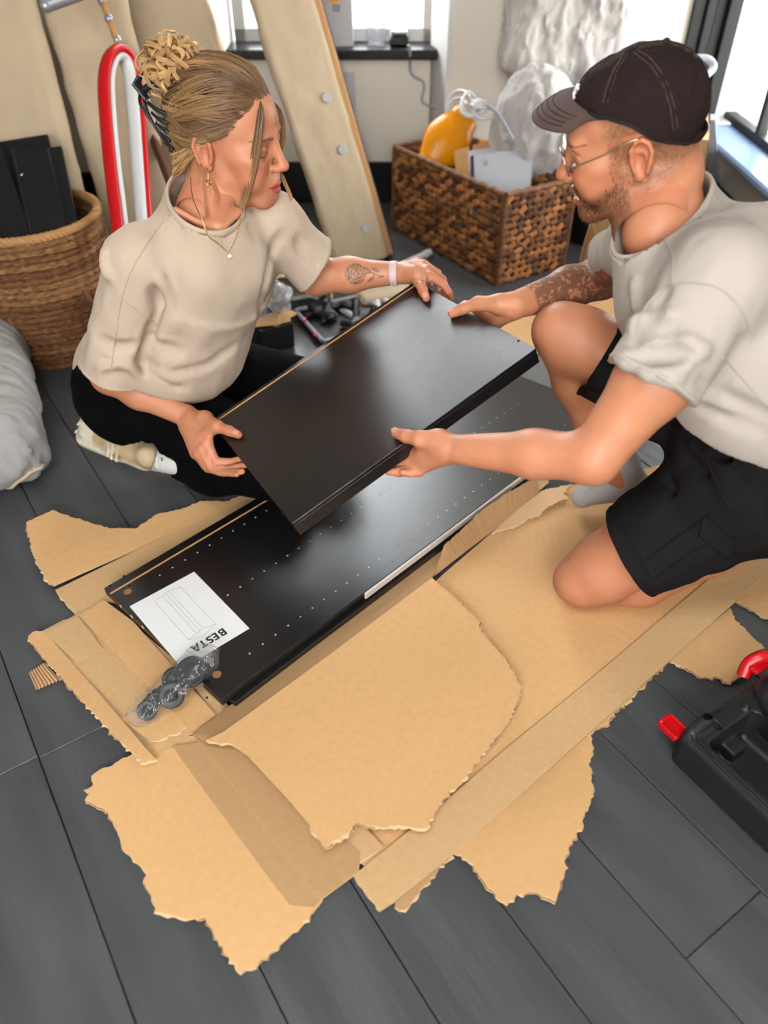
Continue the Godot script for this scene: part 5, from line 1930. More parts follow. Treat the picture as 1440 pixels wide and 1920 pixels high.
	for q in [-1.0, 1.0]:
		var c := Vector3(0.034 * q, 0.010, 0.103)
		var bs := Basis.from_euler(Vector3(0.10, 0.16 * q, 0))
		var p := []
		for i in 28:
			var t := TAU * i / 28
			p.append(hf * (c + bs * Vector3(cos(t) * 0.0245, sin(t) * 0.0225, 0)))
		obj("rim", tube_mesh(p, 0.0011, 6, false, 1.0, true), M.wire_gold, gl)
		st = new_st()
		for i in 28:
			quad(st, hf * (c + bs * Vector3(0, 0, 0.0006)), p[i], p[(i + 1) % 28], hf * (c + bs * Vector3(0, 0, 0.0006)))
		obj("lens", commit(st), lens, gl)
		var tm := curve([hf * (c + bs * Vector3(0.0245 * q, 0.006, 0)), hf * Vector3(0.067 * q, 0.013, 0.085), hf * Vector3(0.0775 * q, 0.024, 0.035), hf * Vector3(0.0795 * q, 0.034, -0.006), hf * Vector3(0.078 * q, 0.022, -0.032), hf * Vector3(0.074 * q, 0.004, -0.042)], 5)
		obj("temple", tube_mesh(tm, 0.0012, 6), M.wire_gold, gl)
	obj("bridge", tube_mesh(curve([hf * Vector3(-0.011, 0.008, 0.104), hf * Vector3(0, 0.012, 0.108), hf * Vector3(0.011, 0.008, 0.104)], 4), 0.0011, 6), M.wire_gold, gl)
	# teeth
	st = new_st()
	for i in 8:
		var a := (i - 3.5) * 0.0058
		var z := 0.101 - 14.0 * a * a
		add_box(st, hf * Transform3D(Basis.from_euler(Vector3(0, -a * 26.0, 0)), Vector3(a, -0.0585, z)), Vector3(0.0060, 0.0095, 0.004), 0.0014)
	mat("tooth", rgb(238, 230, 216), 0.25)
	var th := obj("teeth", commit(st), M.tooth, who)
	th.set_meta("kind", "stuff")
	# ends of the short beard hairs along the jaw
	st = new_st()
	var rng := RandomNumberGenerator.new()
	rng.seed = 40
	var hs := Sdf.new(Vector3(-0.10, -0.14, -0.13), Vector3(0.10, 0.06, 0.14), 0.004)
	head_field(hs, true)
	for i in 2300:
		var u := rng.randf()
		var p := Vector3(rng.randf_range(-0.06, 0.075), 0, 0)
		if u < 0.82:
			p = Vector3(rng.randf_range(-0.055, 0.062), rng.randf_range(-0.118, -0.034), rng.randf_range(0.012, 0.10))
			if p.y > -0.052 and p.z > 0.05 and absf(p.x) > 0.036:
				continue
		elif u < 0.93:
			p = Vector3(rng.randf_range(-0.030, 0.030), rng.randf_range(-0.047, -0.037), 0.1)
		else:
			p = Vector3(0.07, rng.randf_range(-0.06, 0.035), rng.randf_range(0.008, 0.034))
		p = hs.stick(p, 0.0)
		if Vector2(absf(p.x) / 0.031, (p.y + 0.0625) / 0.0135).length() < 1.05 and p.z > 0.07:
			continue
		if p.y > -0.036 and p.z > 0.045:
			continue
		var g := (p - Vector3(0, -0.03, 0.02)).normalized()
		var d := (g * 0.6 + Vector3(0, -1.0, 0.25) + Vector3(rng.randf_range(-1, 1), rng.randf_range(-1, 1), rng.randf_range(-1, 1)) * 0.35).normalized()
		var l := rng.randf_range(0.003, 0.0065)
		var shade := rng.randf()
		st.set_color(lin(rgb(int(lerpf(58, 150, shade)), int(lerpf(38, 98, shade)), int(lerpf(26, 62, shade)))))
		add_tube(st, [hf * p, hf * (p + d * l)], [0.00034, 0.00012], 3, false)
	var hm := mat("hair", Color.WHITE, 0.45)
	hm.vertex_color_use_as_albedo = true
	obj("beard", commit(st), hm, who).set_meta("kind", "stuff")


func woman():
	var base := lin(rgb(208, 139, 103))
	var body := Hull.new()
	var who := thing("person", "woman with a blonde hair bun and beige t-shirt kneeling at the left, holding the panel", "person", Vector3(-0.5429, 0, -1.6115))
	var ear: Vector3 = Vector3(-0.3274, 0.7845, -1.4871)
	var f := Vector3(0.945, -0.12, 0.29).normalized()
	var x := Vector3(0.06, 1, 0.05).cross(f).normalized()
	var hf := Transform3D(Basis(x, f.cross(x).normalized(), f), ear + x * 0.076 + f * 0.012)
	var s := Sdf.new(Vector3(-0.10, -0.21, -0.16), Vector3(0.10, 0.14, 0.14), 0.0026, hf)
	head_field(s, false)
	var neck: Vector3 = Vector3(-0.3486, 0.6697, -1.5136)
	limb(s, [hf * Vector3(0, 0.0, -0.03), hf * Vector3(0, -0.07, -0.025), neck], [0.052, 0.050, 0.056], 0.025)
	limb(s, [hf * Vector3(0, -0.07, 0.02), neck + hf.basis.z * 0.03], [0.030, 0.036], 0.02)
	s.emit(body, head_tint(false, base))
	s = Sdf.new(neck - Vector3(0.20, 0.2, 0.2), neck + Vector3(0.20, 0.09, 0.2), 0.005)
	var shR: Vector3 = Vector3(-0.4640, 0.6115, -1.4174)
	var shL: Vector3 = Vector3(-0.2244, 0.6264, -1.5753)
	var hole := neck_hole(Vector3(-0.3568, 0.7184, -1.6017), Vector3(-0.3249, 0.6703, -1.4020), (Vector3(-0.2734, 0.6863, -1.4950)) - (Vector3(-0.3989, 0.7169, -1.4685)), 0.069)
	limb(s, [hf * Vector3(0, -0.07, -0.025), neck], [0.047, 0.049], 0.03)
	limb(s, [hf * Vector3(0, -0.07, 0.02), neck + hf.basis.z * 0.03], [0.029, 0.035], 0.02)
	neck_skin(s, hole, 0.04)
	# cords of the neck and the collar bones
	var pit: Vector3 = Vector3(-0.3176, 0.6733, -1.4310)
	s.cone(hf * Vector3(-0.052, -0.045, -0.015), pit, 0.011, 0.008, 0.02)
	s.cone(hf * Vector3(0.040, -0.050, 0.0), pit + Vector3(0.012, 0, 0), 0.011, 0.008, 0.02)
	s.cone(pit + Vector3(-0.006, -0.004, 0), Vector3(-0.3843, 0.6986, -1.4396), 0.007, 0.008, 0.018)
	s.cone(pit + Vector3(0.016, -0.004, 0), Vector3(-0.2756, 0.6821, -1.4782), 0.007, 0.008, 0.018)
	s.emit(body, arm_tint(base))
	var elR: Vector3 = Vector3(-0.5933, 0.3427, -1.4501)
	var rh := {
		"wrist": Vector3(-0.4212, 0.2872, -1.3767), "back": Vector3(-0.45, 0.75, 0.45).normalized(), "nail": Vector3(-0.3419, 0.9330, 0.1122),
		"fingers": [
			[Vector3(-0.3604, 0.2875, -1.2826), Vector3(-0.3442, 0.2544, -1.2614), Vector3(-0.3120, 0.2552, -1.2586), Vector3(-0.2738, 0.2746, -1.2506)],
			[Vector3(-0.3708, 0.2780, -1.2715), Vector3(-0.3555, 0.2414, -1.2587), Vector3(-0.3191, 0.2485, -1.2423), Vector3(-0.2776, 0.2705, -1.2277)],
			[Vector3(-0.3800, 0.2683, -1.2720), Vector3(-0.3648, 0.2325, -1.2667), Vector3(-0.3256, 0.2434, -1.2382), Vector3(-0.2822, 0.2668, -1.2114)],
			[Vector3(-0.3899, 0.2595, -1.2822), Vector3(-0.3751, 0.2263, -1.2822), Vector3(-0.3354, 0.2403, -1.2422), Vector3(-0.2926, 0.2624, -1.2067)]],
		"thumb": [Vector3(-0.3717, 0.3088, -1.3342), Vector3(-0.3370, 0.3187, -1.2925), Vector3(-0.3097, 0.3220, -1.2726), Vector3(-0.2891, 0.3239, -1.2569)]}
	arm_with_hand(body, rh, [shR, elR, (rh.wrist as Vector3).lerp(elR, 0.6), rh.wrist], [0.045, 0.036, 0.035, 0.0225], base, 0.95, Vector3(0.3, 0.3, 1), null)
	var elL: Vector3 = Vector3(-0.1519, 0.4851, -1.6384)
	var lh := {
		"wrist": Vector3(0.0374, 0.5014, -1.6178), "back": Vector3(0.15, 0.85, 0.2).normalized(), "nail": Vector3(-0.3419, 0.9330, 0.1122),
		"fingers": [
			[Vector3(0.0994, 0.5129, -1.5777), Vector3(0.1270, 0.5030, -1.5542), Vector3(0.1379, 0.4874, -1.5516), Vector3(0.1448, 0.4711, -1.5553)],
			[Vector3(0.0953, 0.5115, -1.6141), Vector3(0.1265, 0.4953, -1.5984), Vector3(0.1359, 0.4731, -1.5989), Vector3(0.1308, 0.4629, -1.5833)],
			[Vector3(0.0876, 0.5067, -1.6512), Vector3(0.1191, 0.4879, -1.6489), Vector3(0.1271, 0.4669, -1.6457), Vector3(0.1184, 0.4618, -1.6125)],
			[Vector3(0.0771, 0.4981, -1.6833), Vector3(0.1047, 0.4815, -1.6930), Vector3(0.1122, 0.4636, -1.6816), Vector3(0.1033, 0.4601, -1.6439)]],
		"thumb": [Vector3(0.0643, 0.5120, -1.5880), Vector3(0.0759, 0.5081, -1.5561), Vector3(0.0821, 0.4991, -1.5339), Vector3(0.0882, 0.4928, -1.5117)]}
	arm_with_hand(body, lh, [shL, elL, (lh.wrist as Vector3).lerp(elL, 0.6), lh.wrist], [0.045, 0.038, 0.036, 0.0225], base, 0.95, Vector3(0.3, 0.3, 1), rose_tattoo(base, lh.wrist, elL))
	obj("body", body.mesh(), M.skin, who)
	woman_clothes(who, shR, shL, elR, elL, neck, hf, hole)
	woman_hair(who, hf)
	woman_extras(who, lh.wrist, elL, lh.thumb)
	woman_feet(who)

func rose_tattoo(base: Color, w: Vector3, e: Vector3) -> Callable:
	var d := (e - w).normalized()
	var len_ := w.distance_to(e)
	var ink := lin(rgb(86, 76, 70))
	# direction from the arm to the camera
	var see := (Vector3(0, 1.2, 0) - w.lerp(e, 0.4))
	see = (see - d * see.dot(d)).normalized()
	var v := see.cross(d).normalized()
	if v.y < 0:
		v = -v
	return func(p: Vector3, n: Vector3) -> Color:
		var c := base * (1.0 + 0.05 * spots.get_noise_3d(p.x * 40, p.y * 40, p.z * 40))
		if n.dot(see) < 0.1:
			return c
		var q := Vector2((p - w).dot(d), (p - w.lerp(e, 0.4)).dot(v))
		var k := 0.0
		# bloom
		var o := q - Vector2(len_ * 0.50, 0.002)
		var r := o.length()
		if r < 0.0215:
			var a := atan2(o.y, o.x)
			var sp := fposmod(r * 190.0 + a * 0.62 + 0.5 * sin(a * 3.0 + r * 120.0), 1.0)
			k = smoothstep(0.52, 0.30, sp) * 0.8 + 0.16
			if r > 0.019:
				k = 0.75
		# stem and leaves
		if q.x < len_ * 0.50 - 0.018 and q.x > len_ * 0.16:
			var y := 0.004 * sin(q.x * 120.0) - 0.001
			if absf(q.y - y) < 0.0014:
				k = 0.8
			for l in [[len_ * 0.36, 0.009, 0.6], [len_ * 0.33, -0.010, -0.7], [len_ * 0.27, 0.008, 0.5]]:
				var t := (q - Vector2(l[0], l[1])).rotated(-l[2])
				if pow(t.x / 0.0105, 2.0) + pow(t.y / 0.0042, 2.0) < 1.0:
					k = maxf(k, 0.45 + (0.35 if absf(t.y) < 0.001 else 0.0))
		return c.lerp(ink, clampf(k, 0, 0.85))

func woman_clothes(who: Node3D, shR: Vector3, shL: Vector3, elR: Vector3, elL: Vector3, neck: Vector3, hf: Transform3D, hole: Dictionary):
	var fold := FastNoiseLite.new()
	fold.frequency = 1.0
	fold.fractal_octaves = 2
	fold.seed = 22
	var s := Sdf.new(Vector3(-0.80, 0.14, -1.86), Vector3(0.02, 0.80, -1.16), 0.0065)
	woman_torso(s, neck, shR, shL, 0.0)
	# sleeves
	var hR: Vector3 = Vector3(-0.5711, 0.3677, -1.4188)
	s.cone(shR, hR, 0.062, 0.066, 0.035)
	var dR := (hR - shR).normalized()
	s.cut(hR - dR * 0.004, dR, 0.11)
	s.cone(hR - dR * 0.012, hR + dR * 0.03, 0.044, 0.054, 0.004, true)
	var hL: Vector3 = Vector3(-0.1498, 0.5218, -1.6041)
	s.cone(shL, hL, 0.056, 0.060, 0.035)
	var dL := (hL - shL).normalized()
	s.cut(hL, dL + Vector3(0.5, 0, 0), 0.10)
	s.cone(hL - dL * 0.018, hL + dL * 0.03, 0.046, 0.050, 0.004, true)
	# neck opening
	crew_neck(s, hole)
	# deep fold between the sleeve and the body
	crease(s, [Vector3(-0.4336, 0.5577, -1.3712), Vector3(-0.4283, 0.5239, -1.3685), Vector3(-0.4525, 0.4712, -1.3759), Vector3(-0.4765, 0.4299, -1.3799), Vector3(-0.5041, 0.3780, -1.4013)], 0.013, 0.018, true, 0.006)
	# seams and folds
	var seams := [[Vector3(-0.5188, 0.6041, -1.3319), Vector3(-0.4721, 0.5930, -1.2960), Vector3(-0.4450, 0.5636, -1.2971), Vector3(-0.4306, 0.5177, -1.3368)], [Vector3(-0.3974, 0.7005, -1.3884), Vector3(-0.4183, 0.6767, -1.3548), Vector3(-0.4516, 0.6335, -1.3176), Vector3(-0.4721, 0.5930, -1.2960)], [Vector3(-0.4721, 0.5930, -1.2960), Vector3(-0.4947, 0.5305, -1.2950), Vector3(-0.5340, 0.4374, -1.3205)]]
	for q in [[Vector3(-0.4267, 0.5779, -1.3621), Vector3(-0.4235, 0.5423, -1.3579), Vector3(-0.4507, 0.4887, -1.3646), Vector3(-0.4819, 0.4323, -1.3820), Vector3(-0.5019, 0.3780, -1.4013)], [Vector3(-0.4528, 0.4832, -1.3598), Vector3(-0.4268, 0.4651, -1.3442), Vector3(-0.4093, 0.4496, -1.3573)], [Vector3(-0.4840, 0.4201, -1.3715), Vector3(-0.4576, 0.3893, -1.3714), Vector3(-0.4219, 0.3502, -1.3774)], [Vector3(-0.1899, 0.6574, -1.4306), Vector3(-0.2208, 0.5800, -1.4167), Vector3(-0.2452, 0.4853, -1.4276)], [Vector3(-0.5675, 0.4672, -1.3725), Vector3(-0.5187, 0.4749, -1.3263), Vector3(-0.4745, 0.4788, -1.3297)], [Vector3(-0.1643, 0.6345, -1.4636), Vector3(-0.1529, 0.5952, -1.4825), Vector3(-0.1299, 0.5628, -1.5074)], [Vector3(-0.4330, 0.3780, -1.4013), Vector3(-0.3664, 0.3864, -1.4085), Vector3(-0.3109, 0.4159, -1.4339)]]:
		crease(s, q, 0.0040, 0.018, true, 0.0036)
	for q in [[Vector3(-0.4139, 0.6052, -1.3593), Vector3(-0.4073, 0.5462, -1.3612), Vector3(-0.4430, 0.4672, -1.3725)], [Vector3(-0.5755, 0.4119, -1.3645), Vector3(-0.5169, 0.4312, -1.3415), Vector3(-0.4926, 0.4021, -1.3561)], [Vector3(-0.5101, 0.6505, -1.3718), Vector3(-0.5091, 0.6284, -1.3528), Vector3(-0.5003, 0.6137, -1.3401)], [Vector3(-0.4685, 0.4017, -1.3821), Vector3(-0.4330, 0.3654, -1.3904)]]:
		crease(s, q, 0.003, 0.018, false, -0.0005)
	s.noise(fold, 0.005, Vector3(11, 8, 11))
	var k := Hull.new()
	s.emit(k)
	obj("t_shirt", k.mesh(), M.cream_cotton, who)
	seam(who, s, seams, M.cream_cotton)
	hem(who, s, hR - dR * 0.008, dR, 0.066, M.cream_cotton)
	hem(who, s, hL - dL * 0.006, (dL + Vector3(0.5, 0, 0)).normalized(), 0.06, M.cream_cotton)
	obj("collar", tube_mesh(collar_ring(hole), 0.0095, 8, false, 0.45, true, hole.n), M.cream_cotton, who)
	jewellery(who, s, hf, neck)
	# leggings
	s = Sdf.new(Vector3(-0.80, 0.0, -1.95), Vector3(0.10, 0.42, -1.10), 0.007)
	var hipR: Vector3 = Vector3(-0.5871, 0.2465, -1.5520)
	var hipL: Vector3 = Vector3(-0.4879, 0.2334, -1.6726)
	var knR: Vector3 = Vector3(-0.2415, 0.1411, -1.3821)
	var knL: Vector3 = Vector3(-0.1270, 0.2258, -1.5737)
	var seat: Vector3 = Vector3(-0.5652, 0.2895, -1.5758)
	limb(s, [seat + Vector3(0, -0.05, 0), hipR], [0.14, 0.135], 0.04)
	limb(s, [seat, hipL], [0.13, 0.11], 0.04)
	limb(s, [hipR, knR], [0.115, 0.070], 0.03)
	limb(s, [hipL, knL], [0.10, 0.066], 0.03)
	limb(s, [knR, Vector3(-0.3997, 0.1045, -1.4298), Vector3(-0.4943, 0.0915, -1.4846)], [0.064, 0.058, 0.046], 0.03)
	limb(s, [knL, Vector3(-0.2977, 0.1361, -1.6548), Vector3(-0.4486, 0.0766, -1.6960)], [0.06, 0.055, 0.045], 0.03)
	s.cut(Vector3(-0.5007, 0.0915, -1.4846), Vector3(-1, 0, -0.2), 0.12)
	s.noise(fold, 0.003, Vector3(14, 14, 14))
	k = Hull.new()
	s.emit(k)
	obj("leggings", k.mesh(), M.black_cotton, who)


func woman_torso(s: Sdf, neck: Vector3, shR: Vector3, shL: Vector3, d: float):
	var chest: Vector3 = Vector3(-0.3550, 0.5669, -1.4978)
	var belly: Vector3 = Vector3(-0.4430, 0.3898, -1.5169)
	var seat: Vector3 = Vector3(-0.5652, 0.2895, -1.5758)
	var across := (shL - shR).normalized()
	s.cone(chest, belly, 0.120 + d, 0.125 + d, 0.05, false, across, 1.18)
	s.cone(belly, seat, 0.125 + d, 0.130 + d, 0.05, false, across, 1.1)
	s.cone(neck + Vector3(0.0, -0.095, 0.02), chest, 0.070 + d, 0.115 + d, 0.05, false, across, 1.2)
	s.cone(neck + Vector3(0, -0.055, 0), shR, 0.044 + d, 0.056 + d, 0.04)
	s.cone(neck + Vector3(0, -0.055, 0), shL, 0.042 + d, 0.052 + d, 0.03)

func jewellery(who: Node3D, s: Sdf, hf: Transform3D, neck: Vector3):
	mat("gold_chain", rgb(226, 178, 108), 0.25, 1.0)
	var pts := []
	for q in [Vector3(-0.3527, 0.7521, -1.4593), Vector3(-0.3453, 0.7261, -1.4237), Vector3(-0.3287, 0.7001, -1.3947), Vector3(-0.3095, 0.6783, -1.3759), Vector3(-0.2915, 0.6542, -1.3750), Vector3(-0.2690, 0.6366, -1.3863)]:
		pts.append(q)
	for i in range(3, pts.size()):
		pts[i] = s.stick(pts[i], 0.002)
	pts = curve(pts, 5)
	var st := new_st()
	add_tube(st, pts, 0.0009, 5)
	var p2 := [Vector3(-0.2650, 0.6928, -1.4478), Vector3(-0.2660, 0.6612, -1.4206), Vector3(-0.2690, 0.6366, -1.3863)]
	for i in range(1, 3):
		p2[i] = s.stick(p2[i], 0.002)
	add_tube(st, curve(p2, 5), 0.0009, 5)
	obj("necklace", commit(st), M.gold_chain, who)
	obj("pendant", ball(0.0045), M.white_plastic, who, s.stick(Vector3(-0.2671, 0.6299, -1.3805), 0.004))

func woman_extras(who: Node3D, lw: Vector3, lel: Vector3, thumb: Array):
	# watch strap round the left wrist
	mat("strap_pink", rgb(226, 196, 190), 0.5)
	var d := (lel - lw).normalized()
	var c := lw + d * 0.016
	var e := d.cross(Vector3.UP).normalized()
	var f := d.cross(e)
	var ring := []
	for i in 20:
		var t := TAU * i / 20
		ring.append(c + e * cos(t) * 0.0255 + f * sin(t) * 0.0245)
	obj("watch_strap", tube_mesh(ring, 0.0095, 8, false, 0.22, true, d), M.strap_pink, who)
	var st := new_st()
	for k in 5:
		var t := TAU * (k * 0.09 + 0.02)
		for q in [-1.0, 1.0]:
			var v: Vector3 = c + e * cos(t) * 0.027 + f * sin(t) * 0.026 + d * 0.004 * q
			add_box(st, Transform3D(Basis(d, (e * cos(t) + f * sin(t)), d.cross(e * cos(t) + f * sin(t))), v), Vector3(0.003, 0.003, 0.004), 0.001)
	obj("strap_links", commit(st), M.white_plastic, who)
	# ring on the thumb
	var td: Vector3 = (thumb[2] - thumb[1]).normalized()
	var te := td.cross(Vector3.UP).normalized()
	var tf := td.cross(te)
	var rr := []
	for i in 18:
		var t := TAU * i / 18
		rr.append((thumb[1] as Vector3).lerp(thumb[2], 0.35) + (te * cos(t) + tf * sin(t)) * 0.0117)
	obj("ring", tube_mesh(rr, 0.0011, 6, false, 1.0, true), M.steel, who)

func woman_feet(who: Node3D):
	# sock
	var s := Sdf.new(Vector3(-0.92, 0.0, -1.86), Vector3(-0.46, 0.22, -1.36), 0.005)
	var ank: Vector3 = Vector3(-0.5054, 0.1074, -1.4719)
	var heel: Vector3 = Vector3(-0.5944, 0.0913, -1.5108)
	s.cone(ank + (ank - heel).normalized() * 0.03, heel, 0.041, 0.036, 0.01)
	for i in 5:
		var q := ank.lerp(heel, 0.1 + 0.2 * i)
		for a in 8:
			var w := TAU * a / 8
			var d := (ank - heel).normalized()
			var e := d.cross(Vector3.UP).normalized()
			s.cone(q + (e * cos(w) + d.cross(e) * sin(w)) * 0.041, q + (e * cos(w + 0.8) + d.cross(e) * sin(w + 0.8)) * 0.041, 0.0015, 0.0015, 0.004, true)
	var k := Hull.new()
	s.emit(k)
	var so := obj("sock", k.mesh(), M.sock_white, who)
	var mk := new_st()
	for q in [[Vector3(-0.5275, 0.1541, -1.4461), Vector3(-0.5237, 0.1448, -1.4381)], [Vector3(-0.5237, 0.1373, -1.4316), Vector3(-0.5215, 0.1268, -1.4292)], [Vector3(-0.5336, 0.1560, -1.4478), Vector3(-0.5299, 0.1485, -1.4413)]]:
		add_tube(mk, [s.stick(q[0], 0.0006), s.stick(q[1], 0.0006)], 0.0016, 5)
	obj("printed_mark", commit(mk), M.ink, so)
	# trainer, lying with its toe to the left and its sole outward
	s = Sdf.new(Vector3(-0.95, 0.0, -1.90), Vector3(-0.46, 0.24, -1.36), 0.0045)
	var toe: Vector3 = Vector3(-0.7041, 0.1175, -1.5729)
	var mid: Vector3 = Vector3(-0.6333, 0.1129, -1.5294)
	var bk: Vector3 = Vector3(-0.5669, 0.1111, -1.4882)
	var ax := (toe - bk).normalized()
	var sole := Vector3(-0.25, 0.55, 0.75)
	sole = (sole - ax * sole.dot(ax)).normalized()
	var lat := ax.cross(sole)
	s.cone(bk, mid, 0.040, 0.044, 0.02, false, sole, 1.0)
	s.cone(mid, toe, 0.046, 0.054, 0.02, false, sole, 0.78)
	# sole along the lower side, with a raised toe guard
	var dn := lat if lat.y < 0 else -lat
	s.cone(bk + dn * 0.034, mid + dn * 0.040, 0.022, 0.020, 0.006, false, dn, 0.5)
	s.cone(mid + dn * 0.040, toe + dn * 0.040 + ax * 0.02, 0.022, 0.030, 0.006, false, dn, 0.5)
	s.cone(toe + ax * 0.040 - dn * 0.03, toe + ax * 0.040 + dn * 0.03, 0.018, 0.020, 0.010)
	# ridges of the upper, panels and the tread bumps at the toe
	for i in 3:
		var q := bk.lerp(toe, 0.40 + 0.10 * i)
		var up := (sole * 0.044) * (1.0 if i < 2 else 0.9)
		s.cone(q + up - dn * 0.035, q + up * 0.96 + dn * 0.040 - ax * 0.02, 0.005, 0.005, 0.005)
	for i in 6:
		var q := toe + ax * (0.006 + 0.012 * (i % 3)) + dn * (0.020 - 0.022 * int(i / 3.0)) + sole * 0.038
		s.cone(q - dn * 0.006, q + dn * 0.004 + ax * 0.004, 0.003, 0.003, 0.004)
	s.cone(bk - ax * 0.026 + sole * 0.022, bk - ax * 0.026 - sole * 0.02, 0.030, 0.030, 0.012)
	s.cone(bk - ax * 0.05, bk - ax * 0.09, 0.030, 0.034, 0.004, true)
	s.cut(Vector3(0, 0.003, 0), Vector3(0, -1, 0))
	k = Hull.new()
	var cream := lin(rgb(226, 214, 188))
	var tan_ := lin(rgb(196, 168, 122))
	var side_ := lin(rgb(210, 194, 164))
	s.emit(k, func(p: Vector3, _n: Vector3) -> Color:
		var t := (p - bk).dot(ax) / bk.distance_to(toe)
		var u := (p - bk).dot(dn)
		if u > 0.036:
			return cream
		if t > 0.62 and t < 0.86 and u > -0.03 and u < 0.026:
			return tan_
		if t < 0.34:
			return tan_.lerp(side_, 0.35)
		return cream if t > 0.86 else side_)
	var sm := mat("trainer", Color.WHITE, 0.7)
	sm.vertex_color_use_as_albedo = true
	obj("trainer", k.mesh(), sm, who)


func strand(st: SurfaceTool, pts: Array, r: float, root: Color, end_: Color, sides := 5, taper := 0.35):
	# one lock: colour runs from root to end
	var n := pts.size()
	for i in n - 1:
		pass
	var rings := []
	var x := Vector3.ZERO
	for i in n:
		var a: Vector3 = pts[maxi(i - 1, 0)]
		var b: Vector3 = pts[mini(i + 1, n - 1)]
		var d := (b - a).normalized()
		if i == 0:
			x = d.cross(Vector3(0.3, 1, 0.2)).normalized()
		x = (x - d * x.dot(d)).normalized()
		var y := d.cross(x)
		var t := float(i) / (n - 1)
		var w := r * lerpf(1.0, taper, absf(t * 2.0 - 1.0) ** 2.0 if taper > 0.3 else t)
		var ring := []
		for k in sides:
			var an := TAU * k / sides
			ring.append(pts[i] + x * cos(an) * w + y * sin(an) * w)
		rings.append(ring)
	st.set_smooth_group(1)
	for i in n - 1:
		var c0 := root.lerp(end_, float(i) / (n - 1))
		var c1 := root.lerp(end_, float(i + 1) / (n - 1))
		for k in sides:
			var k2 := (k + 1) % sides
			for q in [[i, k, c0], [i, k2, c0], [i + 1, k2, c1], [i, k, c0], [i + 1, k2, c1], [i + 1, k, c1]]:
				st.set_color(q[2])
				st.add_vertex(rings[q[0]][q[1]])

